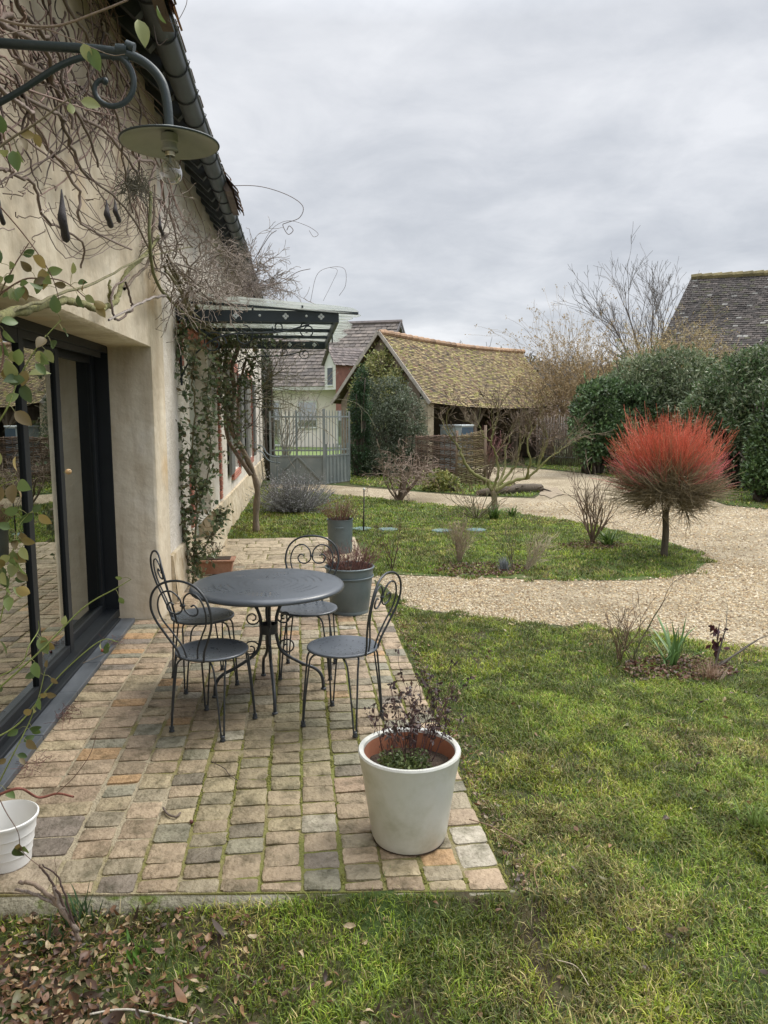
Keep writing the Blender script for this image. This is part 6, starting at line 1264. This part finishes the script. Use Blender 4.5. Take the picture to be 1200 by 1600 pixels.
# ---- pot plants
def stick_plant(name, label, c, z, r, n, L_, cols, seed, leafn=0, leafcol=None, spread=.35, rr=.0022):
    rng = np.random.default_rng(seed); root = empty(name, (c[0], c[1], z), label, 'plant'); mb = MB(); tips = []; sp = dict(jit=.07, grav=[.02, .02], kids=[3, 2], spread=.5, ratio=.42, seg=6, taper=.55, rmin=.0011, levels=2, t0=.35, rr=.7)
    for i in range(n): a = rng.uniform(0, TWO); q = r * math.sqrt(rng.random()); branch(mb, (c[0] + q * math.cos(a), c[1] + q * math.sin(a), z), (math.cos(a) * spread * q / r + rng.normal(0, .1), math.sin(a) * spread * q / r + rng.normal(0, .1), 1), L_ * rng.uniform(.55, 1.05), rr * rng.uniform(.8, 1.4), 0, rng, sp, tips, pal(cols))
    mb.build('stems', M['twig'], root)
    if leafn: P = np.array([t[0] for t in tips]); i = rng.integers(0, len(P), leafn); lm = MB(); leafcloud(lm, P[i] + rng.normal(0, .006, (leafn, 3)), rng.normal(size=(leafn, 3)) + [0, 0, -.3], rng.uniform(.012, .034, leafn), .013, pick(leafcol, leafn, rng), rng); lm.build('leaves', M['leaf'], root)
    return root
sp_ = stick_plant('potted_shrub', 'dark withered stems with shrivelled leaves growing in the white pot', (PC[0] + .0, PC[1] + .05), .318, .11, 26, .26, [[.10, .05, .05], [.13, .07, .06], [.08, .05, .045]], 42, 650, [[.06, .035, .035], [.09, .05, .045], [.05, .04, .035]], .45)
mb = MB(); rng = np.random.default_rng(43); n = 900; a = rng.uniform(0, TWO, n); q = .11 * np.sqrt(rng.random(n)); P = np.stack([PC[0] - .03 + q * np.cos(a), PC[1] - .05 + q * np.sin(a) * .8, .325 + rng.uniform(0, .06, n)], 1); leafcloud(mb, P, rng.normal(size=(n, 3)) + [0, 0, .3], .016, .011, pick([[.10, .14, .04], [.16, .2, .07], [.07, .10, .03]], n, rng), rng); mb.build('basal_leaves', M['leaf'], sp_)
stick_plant('potted_perennial', 'reddish bare stems growing in the nearer zinc tub', TB, .36, .15, 110, .20, [[.20, .10, .08], [.26, .15, .12], [.17, .09, .08]], 44, 120, [[.16, .06, .05], [.2, .09, .07]], .75, .0032)
stick_plant('potted_perennial', 'tan and red stems growing in the farther zinc planter', TB2, .38, .11, 70, .24, [[.22, .13, .09], [.28, .19, .13]], 45, 160, [[.2, .08, .06], [.14, .15, .06]], .8, .004)
stick_plant('trough_plant', 'small dark leaved plant in the terracotta trough', TR, .165, .1, 14, .12, [[.1, .07, .05]], 46, 90, [[.05, .07, .03], [.08, .05, .04]], .5, .003)
rng = np.random.default_rng(47)

# ================================================================ CLIMBERS
M['wist'] = mat('wisteria_bark', (.75, .75, .75), .9, (1.25, 1.2, 1.15), attr=True, scale=30, bump=.8, bscale=50, stretch=(1, 1, .25))
# wisteria trunk at the lawn, twisting up to the canopy
wi = empty('wisteria', G(400, 832, GZ), 'old wisteria with twisted trunk rising to the canopy and bare tangled stems over the facade', 'climber')
mb = MB(); b_ = G(400, 832, GZ)
yy = 11.9; W3 = lambda px, py, y_: PY(px, py, y_)
P = cr_spline([b_ - (0, 0, .03), W3(400, 800, yy), W3(402, 765, yy), W3(395, 738, yy), W3(380, 705, 11.8), W3(365, 680, 11.7), W3(360, 650, 11.6), W3(366, 610, 11.5), W3(362, 575, 11.3), W3(372, 545, 11.1)], 6)
mb.tube(P, np.linspace(.052, .03, len(P)) * (1 + .12 * np.sin(np.arange(len(P)))), 9, (.19, .15, .11))
P2 = cr_spline([W3(392, 742, 11.85), W3(372, 712, 11.75), W3(358, 690, 11.8), W3(352, 655, 11.6), W3(358, 620, 11.4), W3(350, 580, 11.2), W3(355, 550, 11.0)], 6); mb.tube(P2, np.linspace(.035, .022, len(P2)), 7, (.17, .13, .10))
P3 = cr_spline([W3(384, 715, 11.82), W3(372, 690, 11.9), W3(372, 640, 11.7), W3(375, 600, 11.5), W3(385, 560, 11.3)], 6); mb.tube(P3, np.linspace(.026, .018, len(P3)), 7, (.18, .14, .11))
mb.build('trunk', M['wist'], wi, smooth=True)
WC = [[.17, .13, .10], [.22, .165, .135], [.27, .21, .18], [.30, .24, .21]]
mb = MB(); rng = np.random.default_rng(48)
def vine(pts, r0, r1, plane, c, k_=6, n=5, wob=.015, dx=.0):
    P = [PX(px, py, plane) + [rng.normal(0, wob) + dx, 0, 0] for px, py in pts]; S = cr_spline(P, k_); S += rng.normal(0, wob * .25, S.shape); mb.tube(S, np.linspace(r0, r1, len(S)), n, c, cap=False); return S
GRN = (.19, .19, .08)
# thick mossy arm above the door
S = vine([(-60, 520), (0, 492), (60, 478), (90, 470), (125, 474), (160, 484), (176, 472), (192, 448), (200, 420), (225, 395), (245, 370)], .022, .013, -1.12, GRN, n=8)
vine([(176, 472), (170, 455), (172, 440)], .012, .007, -1.12, GRN); vine([(0, 495), (60, 470), (150, 440), (230, 400), (300, 385)], .008, .006, -1.08, (.18, .17, .09))
vine([(192, 450), (215, 432), (232, 405), (235, 330), (240, 290)], .012, .008, -1.12, (.15, .12, .09)); vine([(195, 440), (205, 470), (205, 485), (180, 500), (172, 480), (178, 450), (195, 430)], .008, .007, -1.10, (.17, .13, .11))
vine([(165, 500), (210, 480), (235, 465), (265, 462)], .007, .012, -1.08, (.28, .25, .23)); vine([(238, 300), (236, 380), (250, 440), (275, 470), (300, 500), (330, 530), (352, 535), (352, 515), (330, 500), (300, 470)], .013, .011, -1.05, (.15, .16, .07), n=7)
for i in range(9): s_ = rng.normal(0, 5); vine([(262 + s_, 410 + rng.normal(0, 12)), (285 + s_, 455), (305 + s_, 500 + rng.normal(0, 6)), (335 + rng.normal(0, 5), 520 + rng.normal(0, 6)), (352 + rng.normal(0, 6), 530 + rng.normal(0, 8)), (362 + rng.normal(0, 6), 560)], .010, .008, -1.04 + rng.normal(0, .03), (.16, .15, .09))
mb.build('main_stems', M['wist'], wi)
# hanging mesh of thin stems on the upper wall
mb = MB()
for i in range(165):
    x0 = rng.uniform(-90, 215) if rng.random() < .8 else rng.uniform(150, 300); y0 = rng.uniform(-40, 160) if x0 < 200 else rng.uniform(200, 330)
    L_ = rng.uniform(90, 330); sl = rng.normal(.28, .26); pts = [(x0, y0)]; sw = rng.normal(0, .5)
    lim = 410 if rng.random() < .25 else 300 + .35 * x0
    for k_ in range(5):
        sl += sw * .22 + rng.normal(0, .08); x0 += sl * L_ / 5; y0 += L_ / 5 * rng.uniform(.6, 1)
        if y0 > lim or x0 > 215 + .30 * y0: break
        pts.append((x0, y0))
    if len(pts) < 3: continue
    vine(pts, rng.uniform(.0035, .0095), .003, -1.17 + .08 * rng.random(), np.array(WC[rng.integers(4)]) * rng.uniform(.35, 1.1) * np.array([1.05, .92, .9]), 4, 3, .012)
for i in range(60):    # cross shoots and curls
    x0 = rng.uniform(-20, 230); y0 = rng.uniform(20, 360); a = rng.uniform(0, TWO); L_ = rng.uniform(20, 110); pts = [(x0, y0)]; tw = rng.normal(0, .5)
    if x0 > 190 + .3 * y0: continue
    for k_ in range(4): a += tw; x0 += math.cos(a) * L_ / 4; y0 += math.sin(a) * L_ / 4 * .8; pts.append((x0, y0))
    vine(pts, .003, .0015, -1.13, np.array(WC[rng.integers(4)]) * rng.uniform(.8, 1.2), 4, 3, .02)
for i in range(12):     # looping garland lines
    x0 = rng.uniform(60, 150); y0 = rng.uniform(300, 345); vine([(x0, y0), (x0 + 40, y0 + 45 + rng.normal(0, 10)), (x0 + 90, y0 + 40 + rng.normal(0, 12)), (x0 + 140, y0 + rng.normal(0, 12))], .003, .002, -1.12, np.array(WC[rng.integers(4)]) * .9, 5, 3)
for (x0, y0, x1, y1, r_) in ((-30, 20, 235, 300, .013), (20, -20, 150, 260, .011), (90, -20, 205, 330, .010), (-30, 120, 200, 390, .011), (150, 40, 262, 330, .010), (-30, -10, 110, 200, .014), (40, 150, 245, 420, .010), (-20, 230, 130, 420, .009), (195, 200, 300, 420, .012)):
    pts = [(x0 + (x1 - x0) * t + rng.normal(0, 9) * (0 < t < 1), y0 + (y1 - y0) * t ** (1.25) + rng.normal(0, 9) * (0 < t < 1)) for t in np.linspace(0, 1, 7)]
    vine(pts, r_ * .95, r_ * .6, -1.13 + rng.uniform(0, .05), np.array(WC[rng.integers(3)]) * rng.uniform(.7, 1.1), 6, 6, .02)
mb.build('hanging_stems', M['twig'], wi)
# tangle around the gutter and above the canopy
mb = MB(); tips = []
sp = dict(jit=.28, grav=[-.01, -.02, -.02], kids=[5, 4], spread=.75, ratio=.6, seg=7, taper=.5, rmin=.0028, levels=2, t0=.15, rr=.7)
for i in range(120):
    px, py = rng.uniform(240, 392), rng.uniform(375, 475)
    if py < 350 + (px - 235) * .45: py += 45
    y_ = 6.3 + (px - 235) / 155 * 5; p = PX(px, min(py, 468), -1.1) ; p = np.array([-1.08 + rng.uniform(0, .35), p[1] * .5 + y_ * .5, PY(px, min(py, 468), p[1] * .5 + y_ * .5)[2]])
    d = rng.normal(size=3) + [.25, .1, .1]; branch(mb, p, d, rng.uniform(.18, .42), rng.uniform(.005, .010), 0, rng, sp, tips, pal([[.20, .165, .13], [.24, .195, .16], [.30, .25, .21]]))
for i in range(26):   # shoots reaching out past the gutter at the right
    p = PY(rng.uniform(365, 425), rng.uniform(425, 468), 9.5 + rng.uniform(-.5, .8)); branch(mb, p, (rng.uniform(.0, .9), rng.uniform(-.3, .5), rng.uniform(.0, .8)), rng.uniform(.2, .40), .007, 0, rng, dict(sp, jit=.16), tips, pal([[.18, .14, .12], [.22, .18, .15], [.26, .22, .19]]))
mb.build('twig_tangle', M['twig'], wi)
# long tendrils against the sky
mb = MB()
def sky_t(pts, y_, r): P = cr_spline([PY(px, py, y_) for px, py in pts], 7); mb.tube(P, r, 4, (.17, .14, .13), cap=False)
sky_t([(340, 330), (350, 295), (372, 290), (410, 292), (450, 305), (473, 322), (468, 340), (448, 348), (442, 352), (450, 366), (458, 360), (452, 353), (448, 360)], 9.2, .0042)
sky_t([(405, 392), (425, 358), (450, 345), (480, 353), (497, 365), (490, 370), (483, 360)], 9.2, .0025); sky_t([(395, 410), (420, 370), (432, 360)], 9.3, .004)
sky_t([(485, 472), (495, 430), (515, 418), (538, 420), (540, 445), (530, 462)], 9.8, .0025); sky_t([(505, 470), (520, 440), (527, 422), (515, 418)], 9.9, .002); sky_t([(410, 450), (440, 440), (465, 425), (485, 420)], 9.5, .004)
sky_t([(255, -10), (262, 30), (275, 35), (290, 10), (293, -10)], 5, .002); sky_t([(240, 40), (247, 70), (262, 60)], 5, .0025)
mb.build('tendrils', M['twig'], wi)
for px, py, h, w_ in ((100, 340, 80, 7), (170, 335, 42, 5), (183, 330, 36, 4), (253, 355, 40, 3), (2, 330, 45, 4)):
    y_ = PX(px, py, -1.1)[1]; mb = MB(); P = cr_spline([PX(px - 4, py - h * .55, -1.08), PX(px - 3, py - h * .25, -1.07), PX(px - 3, py, -1.06), PX(px + 1, py + h * .25, -1.06), PX(px + 4, py + h * .48, -1.07)], 4); s_ = y_ / 1208
    mb.tube(P, np.interp(np.linspace(0, 1, len(P)), [0, .2, .5, .75, .92, 1], [.12, .45, .9, .8, .95, .2]) * w_ * s_, 8, (.045, .04, .042)); mb.build('seed_pod', M['twig'], wi, smooth=True)
# bird's nest like clump
mb = MB()
mb.ball(PX(208, 292, -1.10), (.03, .05, .03), 8, (.05, .045, .03))
for i in range(160): p = PX(rng.normal(208, 9), rng.normal(292, 6), -1.09); mb.tube(wander(p, rng.normal(size=3), rng.uniform(.06, .22), 5, .4, 0, rng), .0022, 3, np.array([.09, .085, .06]) * rng.uniform(.6, 1.5), cap=False)
tag(mb.build('bird_nest', M['twig']), 'small dark nest like clump of twigs caught in the climber on the wall', 'nest')

# leafy climber where canopy meets wall and along the trunk top
LG = [[.075, .11, .05], [.12, .17, .075], [.16, .20, .10], [.25, .27, .18], [.11, .13, .05], [.15, .12, .06]]
def leafy(label, cat, name, stems, nleaf, size, seed, box_, cols=LG, base=None, rad_=.05):
    rng = np.random.default_rng(seed); root = empty(name, base, label, cat); mb = MB(); PTS = []
    for pts, r0, r1, c in stems: S = cr_spline(pts, 8); S += rng.normal(0, .006, S.shape); mb.tube(S, np.linspace(r0, r1, len(S)), 5, c, cap=False); PTS.append(S)
    A = np.concatenate(PTS); tw = []
    for i in range(box_['twigs']):
        p = A[rng.integers(len(A))]; P = wander(p, rng.normal(size=3) * [.6, 1, .8] + [.15, 0, .1], rng.uniform(*box_['L']), 5, .22, box_.get('g', 0), rng); mb.tube(P, np.linspace(.003, .0015, 6), 3, np.array([.12, .11, .06]) * rng.uniform(.7, 1.4), cap=False); tw.append(P)
    mb.build('stems', M['twig'], root); T_ = np.concatenate(tw); i = rng.integers(0, len(T_), nleaf); P = T_[i] + rng.normal(0, .012, (nleaf, 3)); D = rng.normal(size=(nleaf, 3)) + [.3, 0, -.35]
    mbl = MB(); leafcloud(mbl, P, D, size * rng.uniform(.6, 1.25, nleaf), size * .6, pick(cols, nleaf, rng, .3), rng, cup=.05); mbl.build('leaves', M['leaf'], root); return root
RY = 8.0
def rp(px, py, dx=0): y_ = RY + dx; return PY(px, py, y_)
leafy('dark green climbing rose trained up the wall corner beside the door', 'rose', 'climbing_rose', [
    ([rp(290, 930), rp(288, 850), rp(282, 780), rp(278, 700), rp(272, 620), rp(276, 560), rp(290, 505)], .014, .007, (.13, .11, .06)),
    ([rp(302, 925), rp(305, 850), rp(308, 780), rp(300, 720), rp(305, 640), rp(300, 580), rp(312, 520)], .012, .006, (.14, .12, .06)),
    ([rp(284, 920), rp(270, 840), rp(262, 760), rp(258, 680), rp(262, 600)], .010, .005, (.13, .11, .06)),
    ([rp(306, 780), rp(325, 740), rp(328, 680), rp(322, 620), rp(330, 560)], .008, .004, (.12, .11, .06)),
    ([rp(300, 880), rp(322, 850), rp(340, 815), rp(345, 795)], .006, .003, (.14, .07, .05)),
    ([rp(296, 860), rp(265, 830), rp(252, 790)], .006, .003, (.12, .10, .05))], 3100, .062, 49, dict(twigs=300, L=(.08, .27)), base=(-1.05, RY, 0))
leafy('evergreen honeysuckle leaves gathered under the canopy around the wisteria stems', 'climber', 'honeysuckle', [
    ([W3(372, 700, 11.3), W3(362, 650, 11.2), W3(350, 600, 11), W3(345, 560, 10.8), W3(360, 520, 10.6)], .010, .006, (.10, .09, .07)),
    ([W3(345, 545, 10.7), W3(375, 530, 10.7), W3(405, 520, 10.8), W3(430, 510, 10.9)], .006, .004, (.12, .10, .08)), ([W3(350, 620, 11), W3(378, 590, 11), W3(400, 555, 11), W3(390, 530, 11)], .006, .004, (.12, .10, .08)),
    ([W3(365, 660, 11), W3(345, 620, 10.8), W3(335, 580, 10.6), W3(330, 520, 10.4)], .006, .004, (.12, .10, .08))], 1500, .07, 50, dict(twigs=260, L=(.12, .42)), base=(-1.0, 11, GZ))
mb = MB(); rng = np.random.default_rng(51); tips = []
for i in range(22): p = PY(rng.uniform(345, 395), rng.uniform(520, 680), 11.2 + rng.uniform(-.4, .4)); branch(mb, p, (rng.normal(.2, .5), rng.normal(0, .4), rng.normal(.3, .5)), rng.uniform(.4, .9), .008, 0, rng, dict(sp, jit=.18, kids=[3, 2]), tips, pal([[.13, .11, .09], [.17, .14, .11], [.2, .17, .13]]))
for i in range(16): p = PY(rng.uniform(370, 400), rng.uniform(560, 640), 11.2); branch(mb, p, (rng.uniform(.4, 1.2), rng.normal(0, .3), rng.uniform(-.1, .6)), rng.uniform(.5, 1.0), .008, 0, rng, dict(sp, jit=.14, kids=[3, 2]), tips, pal([[.15, .14, .08], [.19, .17, .11]]))
mb.build('side_shoots', M['twig'], wi)

# ---- near rose shoots at the left edge
rng = np.random.default_rng(52)
nr = empty('rambling_rose', (-1.25, 2.6, GZ), 'leafy rambling rose shoots hanging into the left edge close to the camera', 'rose')
NP = lambda px, py, d=2.2: ray(px, py) * d / ray(px, py)[1] * 1.0 + [0, 0, CAMH]
mb = MB(); lm = MB(); LV = []
def shoot(pts, r0, r1, c, nl=0, d=2.2, size=.05, side=1):
    nl = int(nl * 1.9); S = cr_spline([NP(*p, d + rng.normal(0, .02)) for p in pts], 8); mb.tube(S, np.linspace(r0, r1, len(S)), 6, c, cap=False)
    for k_ in range(nl): j = rng.integers(1, len(S)); q = S[j]; dd = rng.normal(size=3) * [1, .5, 1] + [.3, -.2, -.4]; dd /= np.linalg.norm(dd); L_ = rng.uniform(.01, .035); mb.tube([q, q + dd * L_ * .5 + (0, 0, .004), q + dd * L_], .0008, 3, (.2, .2, .08)); LV.append((q + dd * L_, dd + rng.normal(0, .3, 3) + [0, 0, -.3], size * rng.uniform(.7, 1.2)))
G1 = (.20, .24, .07); B1 = (.14, .08, .055)
shoot([(-30, 250), (20, 215), (60, 190), (100, 160), (120, 150)], .004, .0015, (.16, .13, .08), 5, size=.045); shoot([(-20, 620), (5, 560), (-5, 480), (20, 420), (45, 380)], .003, .0015, B1, 9)
shoot([(-20, 300), (40, 370), (80, 430), (95, 480)], .002, .001, B1, 2); shoot([(-30, 700), (10, 640), (30, 590), (60, 540), (95, 500)], .0028, .0012, G1, 9); shoot([(-30, 480), (30, 440), (60, 435), (100, 440), (140, 470)], .0028, .0012, B1, 12, size=.04)
shoot([(-30, 1100), (60, 1020), (130, 950), (180, 920), (205, 905)], .003, .001, G1, 2, size=.03); shoot([(-30, 1070), (30, 1040), (45, 1010), (60, 985), (60, 970)], .002, .001, G1, 3)
shoot([(-20, 900), (20, 860), (30, 820), (60, 790)], .0022, .001, G1, 12, size=.045); shoot([(-10, 1010), (10, 930), (20, 880), (45, 840)], .0022, .001, G1, 8, size=.045); shoot([(-10, 1240), (20, 1180), (45, 1130), (60, 1090), (70, 1050)], .0024, .001, G1, 10, size=.036)
shoot([(-20, 1160), (30, 1130), (80, 1070), (120, 1030), (160, 1000), (185, 1003)], .0026, .0012, G1, 2, size=.03); shoot([(-10, 1245), (30, 1232), (60, 1246), (90, 1240), (115, 1245)], .0042, .003, (.20, .07, .05)); shoot([(88, 1240), (115, 1215), (140, 1180), (150, 1150)], .0012, .0008, B1)
shoot([(-20, 790), (0, 760), (25, 750)], .002, .001, G1, 4); shoot([(0, 1250), (10, 1270), (28, 1300), (35, 1330), (70, 1360)], .0016, .001, (.13, .08, .06)); shoot([(-30, 20), (30, 38), (90, 40), (150, 20), (200, 0)], .004, .003, (.22, .17, .13)); shoot([(-20, 60), (60, 45), (110, 60), (170, 85), (195, 85)], .002, .001, (.22, .17, .13))
shoot([(100, 738), (110, 735)], .001, .001, G1)
for (px, py, s_) in ((215, 30, .07), (142, 75, .06), (245, 8, .05), (130, 68, .05)): LV.append((NP(px, py), np.array([.3, 0, -.9]), s_))
for (px, py, s_) in ((22, 1325, .055), (38, 1322, .055), (30, 1318, .04), (18, 548, .05), (30, 545, .05)): LV.append((NP(px, py), rng.normal(size=3) * .3 + [0, 0, -1], s_))
mb.build('shoots', M['twig'], nr, smooth=True)
LV_ = LV; n = len(LV_)
# broad rose leaves: rounder blades with a midrib fold
def broad(mb, p, d, L_, c, rng):
    d = np.array(d, float); d /= np.linalg.norm(d); s = np.cross(d, rng.normal(size=3) * [.3, 1, .3] + [0, -1.2, 0]); s /= np.linalg.norm(s); nn_ = np.cross(s, d); t = np.linspace(0, 1, 7); wv = L_ * .31 * np.sin(np.pi * t ** .85) ** .8; bend = -.18 * L_ * t ** 2
    Cn = p + d * (t * L_)[:, None] + nn_ * bend[:, None]; Lf = Cn - s * wv[:, None] + nn_ * (wv * .35)[:, None]; Rt = Cn + s * wv[:, None] + nn_ * (wv * .35)[:, None]
    b_ = len(t); mb.add(np.concatenate([Cn, Lf, Rt]), [[i, i + 1, b_ + i + 1, b_ + i] for i in range(6)] + [[i + 1, i, 2 * b_ + i, 2 * b_ + i + 1] for i in range(6)], c)
RC = [[.07, .11, .035], [.10, .155, .045], [.16, .21, .065], [.24, .26, .10], [.16, .12, .05], [.26, .20, .07]]
for p, d, s_ in LV_: broad(lm, p, d, s_ * .95, np.array(RC[rng.integers(len(RC))]) * rng.uniform(.8, 1.2), rng)
lm.build('leaves', M['leaf'], nr, smooth=True)
mb = MB(); q = NP(107, 737, 2.2); mb.ball(q, (.009, .009, .008), 10, (.42, .27, .13)); mb.build('rose_hip', M['redstem'], nr, smooth=True); mb = MB(); q2 = NP(160, 1016, 2.2); mb.ball(q2, .005, 8, (.25, .06, .04)); mb.build('rose_hip', M['redstem'], nr, smooth=True)

# ---- pruned woody stump and twigs at the front left
rng = np.random.default_rng(53); c = G(110, 1450, GZ); mb = MB()
for pts, r0, r1, cc in (([(125, 1470), (100, 1425), (60, 1385), (30, 1378)], .010, .008, (.20, .15, .12)), ([(120, 1465), (95, 1405), (75, 1370), (60, 1352)], .006, .004, (.09, .06, .05)), ([(122, 1455), (95, 1420), (85, 1385)], .011, .009, (.24, .19, .16)), ([(125, 1470), (102, 1400), (90, 1370), (65, 1352)], .005, .003, (.07, .045, .04)), ([(100, 1420), (60, 1400), (22, 1388)], .008, .006, (.2, .16, .14)), ([(85, 1400), (88, 1370), (86, 1340)], .0012, .001, (.1, .06, .04))):
    S = cr_spline([NP(px, py, 2.3) for px, py in pts], 6); S += rng.normal(0, .0015, S.shape); mb.tube(S, np.linspace(r0, r1, len(S)) * .75, 7, cc)
tag(mb.build('pruned_stump', M['bark']), 'grey pruned woody stems sticking up at the bottom left in front of the terrace', 'shrub')
tw_ = [([(140, 1585), (180, 1578), (220, 1580), (300, 1600)], GZ + .03, .0035, (.45, .42, .36), 'pale thin stick lying on the dead leaves at the bottom left'), ([(330, 1190), (350, 1200), (358, 1210), (372, 1220)], .012, .0022, (.07, .05, .04), 'short dark twig lying on the setts in front of the nearest chair'),
       ([(255, 1262), (262, 1272), (275, 1276), (282, 1270)], .012, .005, (.13, .10, .08), 'small forked brown twig on the setts, left of the white pot'), ([(733, 1280), (765, 1290), (800, 1310), (818, 1320)], .02, .0025, (.22, .14, .09), 'thin brown stick reaching from the terrace edge into the grass'),
       ([(835, 1440), (842, 1400), (835, 1360), (850, 1345)], GZ + .035, .0022, (.26, .17, .10), 'bent tan stalk lying in the near lawn'), ([(870, 1500), (900, 1510), (920, 1540)], GZ + .035, .002, (.4, .34, .24), 'pale curved stalk lying in the near lawn'),
       ([(200, 985), (190, 1000), (165, 1020), (120, 1040)], .04, .002, (.15, .12, .08), 'thin twig lying along the slate sill')]
for i, (pts, z, r, cc, lb) in enumerate(tw_):
    S = cr_spline([G(px, py, z) for px, py in pts], 6); mb = MB(); mb.tube(S, r, 5, cc); tag(mb.build('twig', M['twig']), lb, 'twig')
rng = np.random.default_rng(54)
for (px, py, r, z, lb) in ((299, 1284, .009, .008, 'small dark red rose hip lying on the setts'), (160, 1016, .011, .04, 'small dark red rose hip on the slate sill')):
    mb = MB(); mb.ball(G(px, py, z), r, 10, (.10, .03, .025)); tag(mb.build('rose_hip', M['redstem'], smooth=True), lb, 'rose hip')
mb = MB()
for (px, py, n, s_) in ((180, 1002, 40, .05), (105, 1115, 70, .06), (50, 1195, 40, .05), (370, 880, 10, .05)):
    for k_ in range(n): p = G(px, py, .035) + rng.normal(0, s_, 3) * [.6, 1.2, .0]; mb.tube(wander(p, rng.normal(size=3) * [1, 1, .3] + [0, 0, .1], rng.uniform(.03, .09), 3, .3, 0, rng), .0012, 3, np.array([.15, .07, .06]) * rng.uniform(.6, 1.4), cap=False)
tag(mb.build('rose_debris', M['twig']), 'dry reddish rose trimmings blown against the slate sill', 'dead leaves', kind='stuff')
